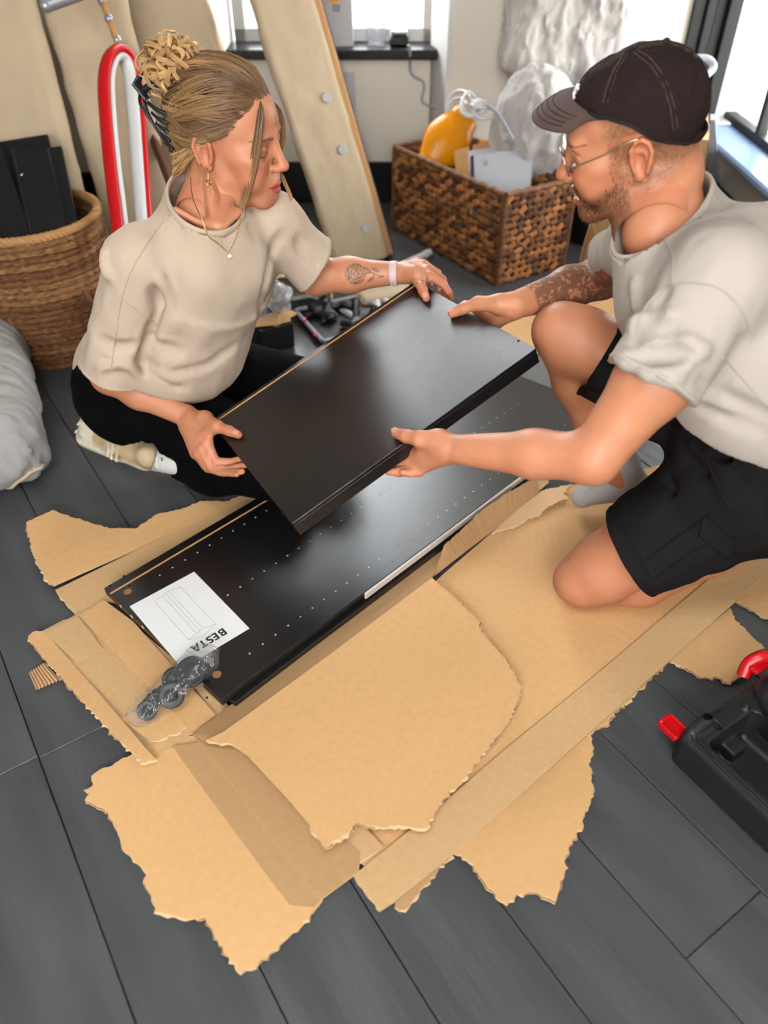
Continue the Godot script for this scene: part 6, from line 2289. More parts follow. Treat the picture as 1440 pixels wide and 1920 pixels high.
func woman_hair(who: Node3D, hf: Transform3D):
	var hm := mat("blonde_hair", Color.WHITE, 0.42)
	hm.vertex_color_use_as_albedo = true
	var rng := RandomNumberGenerator.new()
	rng.seed = 77
	var dark := lin(rgb(88, 62, 46))
	var mid := lin(rgb(150, 112, 74))
	var gold := lin(rgb(226, 180, 118))
	var o := Vector3(0, 0.045, -0.012)
	var R := Vector3(0.0785, 0.0930, 0.1000)
	# scalp under the locks
	var s := Sdf.new(Vector3(-0.11, -0.07, -0.16), Vector3(0.11, 0.17, 0.12), 0.0036, hf)
	s.ell(o, R - Vector3.ONE * 0.004, 0.01)
	s.ell(Vector3(0, 0.060, 0.022), Vector3(0.062, 0.050, 0.054), 0.02)
	s.ell(Vector3(0, 0.02, -0.07), Vector3(0.058, 0.055, 0.042), 0.02)
	# hairline: forehead and temples are cut away in front, the neck below
	s.cut(Vector3(0, 0.078, 0.064), Vector3(0, -0.62, 0.78))
	s.cut(Vector3(0, 0.016, -0.020), Vector3(0, -0.90, 0.42))
	s.cut(Vector3(0, -0.045, -0.06), Vector3(0, -1.0, 0.1))
	var k := Hull.new()
	s.emit(k, func(p: Vector3, _n: Vector3) -> Color: return dark.lerp(mid, clampf((0.10 - p.y) / 0.1, 0, 1)))
	obj("hair_base", k.mesh(), hm, who)
	var st := new_st()
	var on := func(d: Vector3, lift: float) -> Vector3:
		d = d.normalized()
		var t := 1.0 / sqrt(pow(d.x / R.x, 2) + pow(d.y / R.y, 2) + pow(d.z / R.z, 2))
		return o + d * (t + lift)
	var knot := Vector3(-0.008, 0.060, -0.108)
	# locks swept from the parting and the hairline back to the knot, in clumps of fine strands
	for side in [-1.0, 1.0]:
		for i in 92:
			var u := rng.randf()
			var a: Vector3
			if u < 0.55:
				var t := rng.randf()
				a = Vector3(0.003 * side, 0, 0) + (Vector3(0, 0.084, 0.069).lerp(Vector3(0, 0.123, 0.021), t * 2.0) if t < 0.5 else Vector3(0, 0.123, 0.021).lerp(Vector3(0, 0.137, -0.03), t * 2.0 - 1.0))
			else:
				var t := rng.randf()
				var edge: Array = [Vector3(0.003, 0.082, 0.070), Vector3(0.030, 0.080, 0.066), Vector3(0.055, 0.066, 0.056), Vector3(0.066, 0.044, 0.032), Vector3(0.073, 0.030, 0.006), Vector3(0.075, 0.024, -0.020), Vector3(0.066, -0.008, -0.040), Vector3(0.045, -0.030, -0.055)]
				var f := t * (edge.size() - 1)
				var j := mini(int(f), edge.size() - 2)
				a = (edge[j] as Vector3).lerp(edge[j + 1], f - j) * Vector3(side, 1, 1)
			var e := knot + Vector3(side * rng.randf_range(0.0, 0.020), rng.randf_range(-0.055, 0.035), rng.randf_range(-0.006, 0.012))
			var sag := rng.randf_range(0.02, 0.30) if u < 0.55 else rng.randf_range(-0.05, 0.14)
			var lift1 := rng.randf_range(0.001, 0.010)
			var wob := rng.randf() * 9.0
			var tone := rng.randf()
			for w in 15:
				var j3 := Vector3(rng.randfn(), rng.randfn(), rng.randfn())
				var da := (a + j3 * 0.0022 - o)
				var de := (e + Vector3(rng.randfn(), rng.randfn(), rng.randfn()) * 0.003 - o)
				var pts := []
				var lw := rng.randf_range(-0.0016, 0.0016)
				for m in 14:
					var t := m / 13.0
					var d := da.normalized().slerp(de.normalized(), t)
					d += Vector3(side * 0.62 * sag, -0.9 * sag, 0.1 * sag) * sin(t * PI)
					d += Vector3(0.010 * sin(t * 6.0 + wob), 0.022 * sin(t * 5.0 + wob * 2.0), 0.0) * sin(t * PI)
					pts.append(hf * (on.call(d, lerpf(-0.001, lift1 + lw, minf(1.0, t * 4.0)) + 0.002 * sin(t * 8.0 + wob))))
				var ca := dark.lerp(mid, clampf(rng.randf() * 0.45, 0, 1))
				var ce := dark.lerp(mid, 0.15 + 0.75 * tone).lerp(gold, clampf(tone * tone * 1.1 + rng.randf_range(-0.25, 0.25), 0, 1))
				if u > 0.80:
					ca = dark.lerp(mid, rng.randf())
				strand(st, pts, rng.randf_range(0.0005, 0.0013), ca, ce, 4, 0.55)
	obj("swept_hair", commit(st), hm, who).set_meta("kind", "stuff")
	# bun: loose curls round a centre, each a ribbon of fine strands
	st = new_st()
	var c := Vector3(-0.004, 0.108, -0.094)
	var core := Sdf.new(c - Vector3.ONE * 0.07, c + Vector3.ONE * 0.07, 0.005, hf)
	core.ell(c, Vector3(0.043, 0.042, 0.046), 0.01)
	core.noise(crumple(1.0, 2, 3), 0.008, Vector3(40, 40, 40))
	k = Hull.new()
	core.emit(k, func(_p: Vector3, _n: Vector3) -> Color: return mid)
	obj("bun_core", k.mesh(), hm, who)
	for i in 135:
		var rim := Vector3(rng.randfn(), rng.randfn() + 0.35, rng.randfn()).normalized()
		var v := rim.cross(Vector3(rng.randf_range(-1, 1), rng.randf_range(-1, 1), rng.randf_range(-1, 1))).normalized()
		var side2 := rim.cross(v)
		var span := rng.randf_range(0.7, 1.5)
		var r := rng.randf_range(0.040, 0.055)
		var tone := rng.randf()
		var bend := rng.randf_range(-0.9, 0.9)
		var bulge := rng.randf_range(0.0, 0.012)
		for w in 12:
			var q := (w - 5.5) * 0.0012
			var dr := rng.randf_range(-0.0016, 0.0016)
			var pts := []
			for m in 12:
				var t := m / 11.0 - 0.5
				var d := (rim * cos(t * span) + v * sin(t * span) + side2 * (bend * t * t + q * 9.0 * (1.0 - 1.6 * t * t))).normalized()
				var lift := r + dr + bulge * cos(t * PI) - 0.016 * pow(absf(t * 2.0), 3.0) + 0.003 * sin(t * 11.0 + i * 1.7)
				d = (d + side2 * 0.09 * sin(t * 8.0 + i * 2.3)).normalized()
				pts.append(hf * (c + d * lift * Vector3(1.0, 0.95, 1.08)))
			strand(st, pts, rng.randf_range(0.0005, 0.0011), mid.lerp(gold, clampf(tone * 0.8 + rng.randf_range(-0.1, 0.3), 0, 1)), mid.lerp(gold, clampf(0.45 + tone * 0.6, 0, 1)), 4, 0.6)
	# twist below the bun, held by the clip
	for i in 70:
		var pts := []
		var ph := rng.randf() * TAU
		var rad := rng.randf_range(0.006, 0.020)
		for m in 11:
			var t := m / 10.0
			var ctr := Vector3(-0.012, 0.090, -0.112).lerp(Vector3(-0.030, -0.030, -0.082), t)
			pts.append(hf * (ctr + Vector3(cos(ph + t * 3.0) * rad, 0, sin(ph + t * 3.0) * rad * 0.8)))
		strand(st, pts, rng.randf_range(0.0012, 0.0028), mid.lerp(gold, rng.randf()), mid, 5, 0.6)
	# loops at the nape
	for i in 46:
		var a := Vector3(-0.066 + rng.randf_range(-0.006, 0.006), rng.randf_range(-0.010, 0.012), rng.randf_range(-0.050, -0.015))
		var e := Vector3(-0.020, rng.randf_range(-0.045, 0.0), -0.098)
		var m1 := (a + e) * 0.5 + Vector3(-0.014, -0.030 + rng.randf_range(-0.012, 0.014), -0.016)
		strand(st, curve([hf * a, hf * m1, hf * e], 6), rng.randf_range(0.0014, 0.0028), mid.lerp(gold, rng.randf() * 0.7), mid.lerp(gold, rng.randf()), 5, 0.6)
	obj("hair_bun", commit(st), hm, who).set_meta("kind", "stuff")
	# face framing locks
	st = new_st()
	for i in 34:
		var j := rng.randf_range(-1, 1)
		var q := rng.randf_range(-1, 1)
		var e := rng.randf_range(0.0, 1.0)
		var pts := [Vector3(-0.020, 0.090, 0.074), Vector3(-0.043 + 0.006 * q, 0.070, 0.084 + 0.006 * j), Vector3(-0.058 + 0.003 * q, 0.010, 0.080 + 0.009 * j), Vector3(-0.059 + 0.003 * q, -0.050, 0.066 + 0.008 * j), Vector3(-0.057, -0.088, 0.052 + 0.006 * j)]
		if e > 0.45:
			pts.append_array([Vector3(-0.064, -0.112, 0.060 + 0.003 * j), Vector3(-0.076, -0.135, 0.070 + 0.003 * j), Vector3(-0.088, -0.160, 0.066), Vector3(-0.096, -0.180, 0.050)])
		else:
			pts.append_array([Vector3(-0.064, -0.095, 0.034 + 0.01 * j), Vector3(-0.068, -0.088, 0.012)])
		var w := []
		for p in pts:
			w.append(hf * p)
		strand(st, curve(w, 4), rng.randf_range(0.0008, 0.0019), dark.lerp(mid, rng.randf() * 0.5), mid.lerp(gold, rng.randf_range(0.1, 0.9)), 5, 0.25)
	for i in 26:
		var j := rng.randf_range(-1, 1)
		var pts := [Vector3(0.012, 0.088, 0.072), Vector3(0.046, 0.062, 0.082 + 0.004 * j), Vector3(0.058, 0.012, 0.086 + 0.006 * j), Vector3(0.054, -0.040, 0.078 + 0.005 * j), Vector3(0.045, -0.066, 0.094 + 0.005 * j), Vector3(0.046, -0.100, 0.110 + 0.004 * j), Vector3(0.050, -0.135, 0.098)]
		var w := []
		for p in pts:
			w.append(hf * p)
		strand(st, curve(w, 4), rng.randf_range(0.0007, 0.0017), dark.lerp(mid, rng.randf() * 0.6), mid.lerp(gold, rng.randf_range(0.2, 0.9)), 5, 0.25)
	# wisps
	for i in 46:
		var a: Vector3
		var e: Vector3
		if i < 26:
			var d := Vector3(rng.randfn(), absf(rng.randfn()) + 0.3, rng.randfn()).normalized()
			a = c + d * 0.045
			e = c + d * rng.randf_range(0.058, 0.075) + Vector3(rng.randf_range(-1, 1), rng.randf_range(-1, 1), rng.randf_range(-1, 1)) * 0.02
		else:
			a = Vector3(-0.070, 0.0, -0.02) + Vector3(0, rng.randf_range(-0.02, 0.02), rng.randf_range(-0.03, 0.02))
			e = a + Vector3(rng.randf_range(-0.02, 0.005), rng.randf_range(-0.10, -0.03), rng.randf_range(-0.02, 0.06))
		var m1 := (a + e) * 0.5 + Vector3(rng.randf_range(-1, 1), rng.randf_range(-1, 1), rng.randf_range(-1, 1)) * 0.014
		strand(st, curve([hf * a, hf * m1, hf * e], 6), 0.00045, mid, gold, 4, 0.25)
	obj("loose_locks", commit(st), hm, who).set_meta("kind", "stuff")
	# black claw clip
	var cl := new_st()
	for q in [-1.0, 1.0]:
		add_tube(cl, curve([hf * Vector3(-0.040, 0.088, -0.120), hf * Vector3(-0.046 + 0.004 * q, 0.075, -0.142), hf * Vector3(-0.044, 0.050, -0.148 + 0.005 * q), hf * Vector3(-0.046, 0.022, -0.130), hf * Vector3(-0.052, -0.004, -0.104), hf * Vector3(-0.058, -0.012, -0.085)], 5), [0.010, 0.011, 0.011, 0.010, 0.008, 0.007, 0.006, 0.005, 0.0045, 0.004, 0.004, 0.004, 0.004, 0.004, 0.004, 0.004, 0.004, 0.004, 0.004, 0.004, 0.004, 0.004, 0.004, 0.004, 0.004, 0.003], 8, true, 0.6)
	for t in 5:
		var y := 0.055 - 0.016 * t
		add_tube(cl, curve([hf * Vector3(-0.046, y, -0.136 + 0.007 * t), hf * Vector3(-0.058, y - 0.004, -0.112 + 0.006 * t), hf * Vector3(-0.058, y - 0.008, -0.092)], 4), 0.0035, 6)
	add_tube(cl, [hf * Vector3(-0.046, 0.062, -0.135), hf * Vector3(-0.046, 0.082, -0.156), hf * Vector3(-0.04, 0.095, -0.150)], [0.012, 0.014, 0.009], 8, true, 0.4)
	obj("claw_clip", commit(cl), M.black_plastic, who)
	# earrings
	mat("gold", rgb(232, 190, 110), 0.2, 1.0)
	var er := new_st()
	var lobe := Vector3(-0.082, -0.028, -0.006)
	obj("ear_stud", ball(0.0028), M.gold, who, hf * (lobe + Vector3(0, 0.005, 0.0)))
	add_tube(er, curve([hf * (lobe + Vector3(0, -0.004, 0.003)), hf * (lobe + Vector3(-0.003, -0.012, 0.004))], 2), 0.0008, 5)
	var heart := []
	for i in 20:
		var t := TAU * i / 20
		heart.append(hf * (lobe + Vector3(-0.004, -0.019, 0.005) + Vector3(0, 0.00038 * (13 * cos(t) - 5 * cos(2 * t) - 2 * cos(3 * t) - cos(4 * t)), 0.00038 * 16 * pow(sin(t), 3))))
	add_tube(er, heart, 0.0011, 6, false, 1.0, true)
	add_tube(er, [hf * (lobe + Vector3(-0.004, -0.022, 0.008)), hf * (lobe + Vector3(-0.006, -0.046, 0.020))], 0.0007, 5)
	obj("earring", commit(er), M.gold, who)


# ---------------------------------------------------------------- things at the back of the room
func crumple(freq: float, oct := 3, seed_ := 7, ridged := false) -> FastNoiseLite:
	var f := FastNoiseLite.new()
	f.noise_type = FastNoiseLite.TYPE_SIMPLEX_SMOOTH
	f.frequency = freq
	f.fractal_octaves = oct
	f.seed = seed_
	if ridged:
		f.fractal_type = FastNoiseLite.FRACTAL_RIDGED
	return f

func hull_of(s: Sdf) -> ArrayMesh:
	var k := Hull.new()
	s.emit(k)
	return k.mesh()

# a padded slab standing on the floor: bottom corners a (left) and b (right), left edge leaning along `lean`
func slab(called: String, label: String, cat: String, a: Vector3, b: Vector3, lean: Vector3, h: float, thick: float, m: Material, group := "", rnd := 0.03, amp := 0.006) -> Node3D:
	var up := lean.normalized()
	var x := (b - a)
	x = (x - up * x.dot(up)).normalized()
	var z := x.cross(up)
	var w := (b - a).dot(x)
	var bs := Basis(x, up, z)
	var c := a + x * w * 0.5 + up * h * 0.5 - z * thick * 0.5
	var o := thing(called, label, cat, Vector3(c.x, 0, c.z), group)
	var s := Sdf.new(-Vector3(w, h, thick) * 0.5 - Vector3.ONE * 0.03, Vector3(w, h, thick) * 0.5 + Vector3.ONE * 0.03, 0.014, Transform3D(bs, c))
	s.box(Vector3.ZERO, Vector3(w, h, thick) * 0.5, Basis.IDENTITY, rnd)
	s.noise(crumple(1.0, 3, int(w * 1000.0)), amp, Vector3(9, 7, 9))
	obj("cover", hull_of(s), m, o)
	o.set_meta("frame", [c, bs, w, h, thick])
	return o

func background():
	cloth_material("mattress_cloth", rgb(208, 186, 154), 0.05)
	cloth_material("mattress_side", rgb(196, 150, 102), 0.05)
	cloth_material("mattress_dark", rgb(72, 68, 66), 0.05)
	cloth_material("linen", rgb(172, 168, 162), 0.06)
	cloth_material("quilt_white", rgb(200, 195, 188), 0.05)
	mat("wicker", rgb(158, 104, 58), 0.7)
	M.wicker.albedo_texture = noise_tex(0.03, 2, Color(0.45, 0.42, 0.40), Color(1.0, 1.0, 1.0), 256, 65)
	M.wicker.uv1_triplanar = true
	M.wicker.uv1_scale = Vector3(5, 14, 5)
	mat("wicker_pale", rgb(186, 138, 86), 0.7)
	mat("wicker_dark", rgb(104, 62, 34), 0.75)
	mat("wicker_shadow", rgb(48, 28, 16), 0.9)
	mat("orange_gloss", rgb(250, 160, 14), 0.22)
	mat("grey_print", rgb(150, 152, 156), 0.7)
	mat("white_plastic", rgb(236, 235, 232), 0.4)
	mat("grey_plastic", rgb(176, 180, 186), 0.4)
	mat("white_card", rgb(206, 203, 206), 0.7)
	mat("orange_print", rgb(240, 150, 30), 0.7)
	mat("black_metal", rgb(24, 25, 27), 0.45)
	mat("steel_soft", rgb(186, 190, 196), 0.35, 0.6)
	mat("binder_grey", rgb(186, 186, 190), 0.55)
	mat("brown_paper", rgb(178, 128, 84), 0.8)
	mat("cork", rgb(196, 142, 86), 0.8)
	mattresses()
	crate()
	baskets()
	bay_things()
	behind_woman()
	behind_man()

func mattresses():
	var L := Vector3(-0.26, 0.82, -0.22)
	# leaning mattress with buttons: cream face, tan flank, dark base cloth
	var a := Vector3(-0.165, 0.0, -2.74)
	var b := Vector3(0.035, 0.0, -2.82)
	var o := slab("mattress", "cream mattress with three buttons leaning back between the woman and the window", "mattress", a, b, L, 1.35, 0.05, M.mattress_cloth, "", 0.012, 0.006)
	var fr: Array = o.get_meta("frame")
	o.remove_meta("frame")
	var c: Vector3 = fr[0]
	var bs: Basis = fr[1]
	var back := -bs.z
	var side := obj("flank", box_mesh(Vector3(0.045, 1.34, 0.05), 0.008), M.mattress_side, o, c + bs.x * (fr[2] * 0.5 + 0.012) + back * 0.036)
	side.basis = bs
	side = obj("base_cloth", box_mesh(Vector3(fr[2] * 0.95, 1.34, 0.03), 0.008), M.mattress_dark, o, c + bs.x * 0.062 + back * 0.075)
	side.basis = bs
	for h in [0.575, 0.405, 0.13]:
		var bt := obj("button", lathe_mesh([Vector2(0.018, -0.004), Vector2(0.018, 0.002), Vector2(0.014, 0.004), Vector2(0.008, 0.003), Vector2(0, 0.003)], 16), M.quilt_white, o, c + bs.x * 0.045 + bs.y * (h - 0.675) + bs.z * 0.027)
		bt.basis = Basis(bs.x, bs.z, -bs.y)
	# the ones behind it
	o = slab("mattress", "wide cream mattress leaning behind the woman's hair bun", "mattress", Vector3(-0.86, 0, -2.86), Vector3(-0.36, 0, -2.92), Vector3(-0.22, 0.82, -0.1), 1.3, 0.10, M.mattress_cloth, "", 0.03, 0.008)
	o.remove_meta("frame")
	o = slab("mattress", "narrow cream mattress upright beside the red and white loop", "mattress", Vector3(-0.94, 0, -2.62), Vector3(-0.70, 0, -2.68), Vector3(-0.07, 0.9, -0.06), 1.2, 0.08, M.mattress_cloth, "", 0.035, 0.008)
	o.remove_meta("frame")
	o = slab("mattress", "pale cream mattress standing behind the round basket", "mattress", Vector3(-1.24, 0, -2.50), Vector3(-0.97, 0, -2.58), Vector3(-0.03, 1, -0.05), 1.15, 0.07, M.mattress_cloth, "", 0.04, 0.006)
	o.remove_meta("frame")
	# wicker strip between two mattresses
	var st := new_st()
	var p0: Vector3 = Vector3(-0.8009, 0.5735, -2.7829)
	var p1: Vector3 = Vector3(-0.7043, 0.3580, -2.6372)
	add_box(st, frame_y((p0 + p1) * 0.5, p1 - p0), Vector3(0.022, p0.distance_to(p1), 0.03), 0.004)
	tag(obj("wicker_panel_edge", commit(st), M.wicker_dark), "narrow brown wicker edge showing between two cream mattresses", "wicker panel")
	# linen duvet bundle far left
	var dv := thing("duvet", "bundled grey linen duvet standing at the far left behind the basket", "duvet", Vector3(-1.55, 0, -2.75))
	var s := Sdf.new(Vector3(-2.2, 0.0, -3.25), Vector3(-1.08, 1.05, -2.5), 0.014)
	s.box(Vector3(-1.64, 0.48, -2.90), Vector3(0.44, 0.48, 0.24), Basis.from_euler(Vector3(-0.05, 0.1, 0.06)), 0.14)
	s.noise(crumple(1.0, 3, 71), 0.024, Vector3(3.0, 17, 5))
	s.noise(crumple(1.0, 2, 72), 0.010, Vector3(9, 42, 12))
	obj("cover", hull_of(s), M.linen, dv)
	# cushion at lower left
	var cu := thing("cushion", "soft grey linen cushion lying at the lower left edge", "cushion", Vector3(-1.0111, 0, -1.6349))
	s = Sdf.new(Vector3(-1.5, 0.0, -2.35), Vector3(-0.76, 0.42, -1.35), 0.011)
	var c0 := Vector3(-1.165, 0.095, -1.80)
	s.box(c0, Vector3(0.20, 0.095, 0.43), Basis.from_euler(Vector3(0, 0.427, 0.06)), 0.075, 0.05)
	s.noise(crumple(1.0, 3, 81), 0.012, Vector3(9, 9, 22))
	s.cut(Vector3(0, 0.004, 0), Vector3(0, -1, 0))
	obj("cover", hull_of(s), M.linen, cu)
	var pp := curve([Vector3(-0.9902, 0.0500, -1.5181), Vector3(-0.9115, 0.0500, -1.4837), Vector3(-0.8536, 0.0450, -1.4627), Vector3(-0.8116, 0.0450, -1.4607), Vector3(-0.8068, 0.0500, -1.4901)], 5)
	for i in pp.size():
		pp[i] = s.stick(pp[i], 0.002)
	obj("piping", tube_mesh(pp, 0.005, 8), M.mattress_cloth, cu)

# ---------------------------------------------------------------- woven crate and what stands in it
func weave_face(st: SurfaceTool, a: Vector3, b: Vector3, h: float, out: Vector3, rng: RandomNumberGenerator):
	var w := a.distance_to(b)
	var x := (b - a) / w
	var nx := int(w / 0.031)
	var ny := int(h / 0.024)
	for j in ny:
		for i in nx:
			var over := (i + j) % 2 == 0
			var c := a + x * w * (i + 0.5) / nx + Vector3.UP * h * (j + 0.5) / ny + out * (0.004 if over else -0.001)
			var bs := Basis(x, Vector3.UP, x.cross(Vector3.UP)).rotated(out, rng.randf_range(0.25, 0.75) if over else rng.randf_range(-0.5, -0.1))
			var k := rng.randf_range(0.45, 1.0)
			var dark := rng.randf() < 0.14
			st.set_color(lin(rgb(92, 52, 26) if dark else rgb(int(176 * k + 14), int(112 * k + 10), int(58 * k + 8))))
			add_box(st, Transform3D(bs, c), Vector3(0.038, 0.022, 0.013), 0.005)

func crate():
	var A := Vector3(0.043, 0, -3.227)
	var B := Vector3(0.411, 0, -2.667)
	var C := Vector3(0.678, 0, -2.833)
	var D := A + (C - B)
	var h := 0.315
	var o := thing("woven_crate", "brown woven crate holding folders and an orange bag, standing by the window bay", "crate", (A + C) * 0.5)
	var wm := mat("woven", Color.WHITE, 0.62)
	wm.vertex_color_use_as_albedo = true
	var rng := RandomNumberGenerator.new()
	rng.seed = 17
	var out1 := (C - B).normalized() * -1.0
	var out2 := (B - A).normalized()
	var mid := A.lerp(B, 0.47)
	for q in [[A, mid, out1], [mid, B, out1], [B, C, out2], [C, D, -out1], [D, A, -out2]]:
		var inner := box_mesh(Vector3((q[0] as Vector3).distance_to(q[1]), h, 0.012), 0.002)
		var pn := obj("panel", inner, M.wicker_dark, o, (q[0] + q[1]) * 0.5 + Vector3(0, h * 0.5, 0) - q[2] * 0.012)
		var x: Vector3 = (q[1] - q[0]).normalized()
		pn.basis = Basis(x, Vector3.UP, x.cross(Vector3.UP))
		var st := new_st()
		weave_face(st, q[0] + Vector3(0, 0.002, 0), q[1] + Vector3(0, 0.002, 0), h, q[2], rng)
		if q[0] == C or q[0] == D:
			weave_face(st, q[0] - q[2] * 0.022 + Vector3(0, 0.002, 0), q[1] - q[2] * 0.022 + Vector3(0, 0.002, 0), h, -q[2], rng)
		var wv := obj("weave", commit(st), wm, o)
		wv.set_meta("kind", "stuff")
		var rim := []
		for t in 13:
			rim.append((q[0] as Vector3).lerp(q[1], t / 12.0) + Vector3(0, h + 0.002 + (0.004 if t % 2 == 0 else 0.0), 0))
		obj("rim", tube_mesh(rim, 0.011, 7), M.wicker, o)
	var up := Vector3.UP
	for p in [A, B, C]:
		obj("corner_post", tube_mesh([p + up * 0.003, p + up * h], 0.012, 7), M.wicker, o)
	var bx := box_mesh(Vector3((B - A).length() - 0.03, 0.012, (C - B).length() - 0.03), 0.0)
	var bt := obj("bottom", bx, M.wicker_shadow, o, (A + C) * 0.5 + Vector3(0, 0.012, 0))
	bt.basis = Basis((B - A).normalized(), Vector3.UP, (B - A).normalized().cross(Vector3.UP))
	# orange glossy bag or case
	var og := thing("orange_bag", "glossy orange rounded bag standing in the woven crate", "bag", Vector3(0.2580, 0.3757, -3.0613))
	var s := Sdf.new(Vector3(0.05, 0.12, -3.36), Vector3(0.48, 0.66, -2.92), 0.009)
	var p0: Vector3 = Vector3(0.1903, 0.2940, -3.1493)
	var p1: Vector3 = Vector3(0.3061, 0.4116, -3.2504)
	var ax := (p1 - p0).normalized()
	var vw := Vector3(-0.08, 0.25, 1.0)
	vw = (vw - ax * vw.dot(ax)).normalized()
	s.cone(p0 - ax * 0.01, p0.lerp(p1, 0.5), 0.056, 0.086, 0.03, false, vw, 0.6)
	s.cone(p0.lerp(p1, 0.4), p1, 0.086, 0.058, 0.03, false, vw, 0.6)
	s.cut(p1 + ax * 0.030, ax + Vector3(0.5, 0, 0))
	s.noise(crumple(1.0, 2, 91), 0.003, Vector3(16, 16, 16))
	obj("shell", hull_of(s), M.orange_gloss, og)
	tag(obj("orange_folder", card_mesh([Vector3(0.3619, 0.3678, -3.1468), Vector3(0.4494, 0.3586, -3.1389), Vector3(0.4270, 0.2630, -3.0567), Vector3(0.3660, 0.2630, -3.0567)], 0.004), M.orange_gloss), "orange folder corner beside the orange bag in the crate", "folder")
	# folders and a grey binder
	var fo := [
		["brown_folder", "brown paper folder in the crate, rear one of the upright folders", [Vector3(0.3295, 0.3727, -3.0587), Vector3(0.4525, 0.3953, -3.0781), Vector3(0.4469, 0.3047, -2.9210), Vector3(0.3109, 0.3047, -2.9210)], M.brown_paper, "folder"],
		["folder", "tan folder with dark edge in the crate, in front of the brown one", [Vector3(0.2638, 0.3518, -3.0671), Vector3(0.3198, 0.3624, -3.0762), Vector3(0.3288, 0.2538, -2.9036), Vector3(0.2661, 0.2538, -2.9036)], M.cork, "folder"],
		["folder", "white sleeve of papers in the crate, leaning on the grey binder", [Vector3(0.3103, 0.3651, -3.0125), Vector3(0.5303, 0.3874, -3.0317), Vector3(0.5094, 0.2123, -2.8020), Vector3(0.3114, 0.2123, -2.8020)], M.white_card, "folder"]]
	for f in fo:
		tag(obj(f[0], card_mesh(f[2], 0.012), f[3]), f[1], f[4])
	var bd := thing("binder", "light grey box file with a small round mark, at the front of the crate", "box file", Vector3(0.4091, 0.3624, -2.7333))
	var f0: Array = [Vector3(0.3218, 0.3756, -2.9293), Vector3(0.5382, 0.3945, -2.9455), Vector3(0.5285, 0.2237, -2.8514), Vector3(0.3342, 0.2237, -2.8514)]
	obj("cover", card_mesh(f0, 0.035), M.binder_grey, bd)
	obj("spine_edge", card_mesh([Vector3(0.3143, 0.3721, -2.9289), Vector3(0.3239, 0.3736, -2.9301), Vector3(0.3345, 0.2230, -2.8534), Vector3(0.3228, 0.2230, -2.8534)], 0.03), M.black_metal, bd)
	var mk := new_st()
	var mc: Vector3 = Vector3(0.3600, 0.3599, -2.8960)
	var mx: Vector3 = ((f0[1] as Vector3) - f0[0]).normalized()
	var my: Vector3 = ((f0[0] as Vector3) - f0[3]).normalized()
	var ring := []
	for i in 14:
		ring.append(mc + mx * cos(TAU * i / 14) * 0.009 + my * (sin(TAU * i / 14) * 0.010))
	add_tube(mk, ring, 0.0011, 5, false, 1.0, true)
	for q in [[-0.004, -0.006, 0.0, 0.006], [0.0, 0.006, 0.004, -0.006], [-0.006, -0.002, 0.006, -0.002]]:
		add_tube(mk, [mc + mx * q[0] + my * q[1], mc + mx * q[2] + my * q[3]], 0.0010, 4)
	obj("round_mark", commit(mk), M.grey_print, bd)
	# white cables
	var cb := thing("cable", "tangle of white cable above the orange bag in the crate", "cable", Vector3(0.3303, 0.4815, -3.0731))
	obj("loop", tube_mesh(curve([Vector3(0.2416, 0.4584, -3.2511), Vector3(0.2542, 0.4942, -3.2555), Vector3(0.2858, 0.5167, -3.2353), Vector3(0.3176, 0.5142, -3.1804), Vector3(0.3327, 0.4912, -3.1078), Vector3(0.3206, 0.4697, -3.0630), Vector3(0.2915, 0.4888, -3.0794), Vector3(0.2896, 0.5134, -3.1269), Vector3(0.3153, 0.5279, -3.1658), Vector3(0.3378, 0.5125, -3.1393)], 6), 0.006, 7), M.white_plastic, cb)
	obj("loop", tube_mesh(curve([Vector3(0.2837, 0.5109, -3.0984), Vector3(0.2827, 0.4840, -3.0621), Vector3(0.3098, 0.4723, -3.0520), Vector3(0.3485, 0.4811, -3.0596), Vector3(0.3834, 0.4987, -3.0747), Vector3(0.3582, 0.5105, -3.0848), Vector3(0.3253, 0.4914, -3.0684), Vector3(0.3473, 0.4691, -3.0360), Vector3(0.4013, 0.4749, -3.0411)], 6), 0.007, 7), M.white_plastic, cb)
	obj("loop", tube_mesh(curve([Vector3(0.2489, 0.4671, -3.2454), Vector3(0.2675, 0.4874, -3.2365), Vector3(0.2938, 0.4939, -3.2157), Vector3(0.3107, 0.4846, -3.1681)], 6), 0.006, 7), M.white_plastic, cb)
	s = Sdf.new(cb.position + Vector3(-0.1, -0.06, -0.1), cb.position + Vector3(0.12, 0.09, 0.1), 0.006)
	s.ell(Vector3(0.3485, 0.5017, -3.0773), Vector3(0.035, 0.022, 0.025))
	s.noise(crumple(1.0, 2, 33), 0.012, Vector3(60, 60, 60))
	obj("plug", hull_of(s), M.white_plastic, cb)
	obj("lead", tube_mesh(curve([Vector3(0.3704, 0.5071, -3.0688), Vector3(0.4088, 0.4940, -3.0048), Vector3(0.4347, 0.4646, -2.9267), Vector3(0.4501, 0.4391, -2.8783)], 6), 0.006, 7), M.grey_plastic, cb)
	# white quilted bag behind
	var wb := thing("quilted_bag", "white quilted fabric bundle stuffed behind the crate's far corner", "bundle", Vector3(0.62, 0, -3.1))
	s = Sdf.new(Vector3(0.30, 0.22, -3.42), Vector3(1.02, 1.0, -2.85), 0.011)
	var q0: Vector3 = Vector3(0.5480, 0.4392, -3.0631)
	var q1: Vector3 = Vector3(0.6799, 0.6953, -3.3098)
	s.ell(q0, Vector3(0.155, 0.20, 0.15), 0.02, false, Basis.from_euler(Vector3(0, 0, -0.15)))
	s.ell(q0 + Vector3(0.09, -0.07, 0.06), Vector3(0.10, 0.14, 0.10), 0.05)
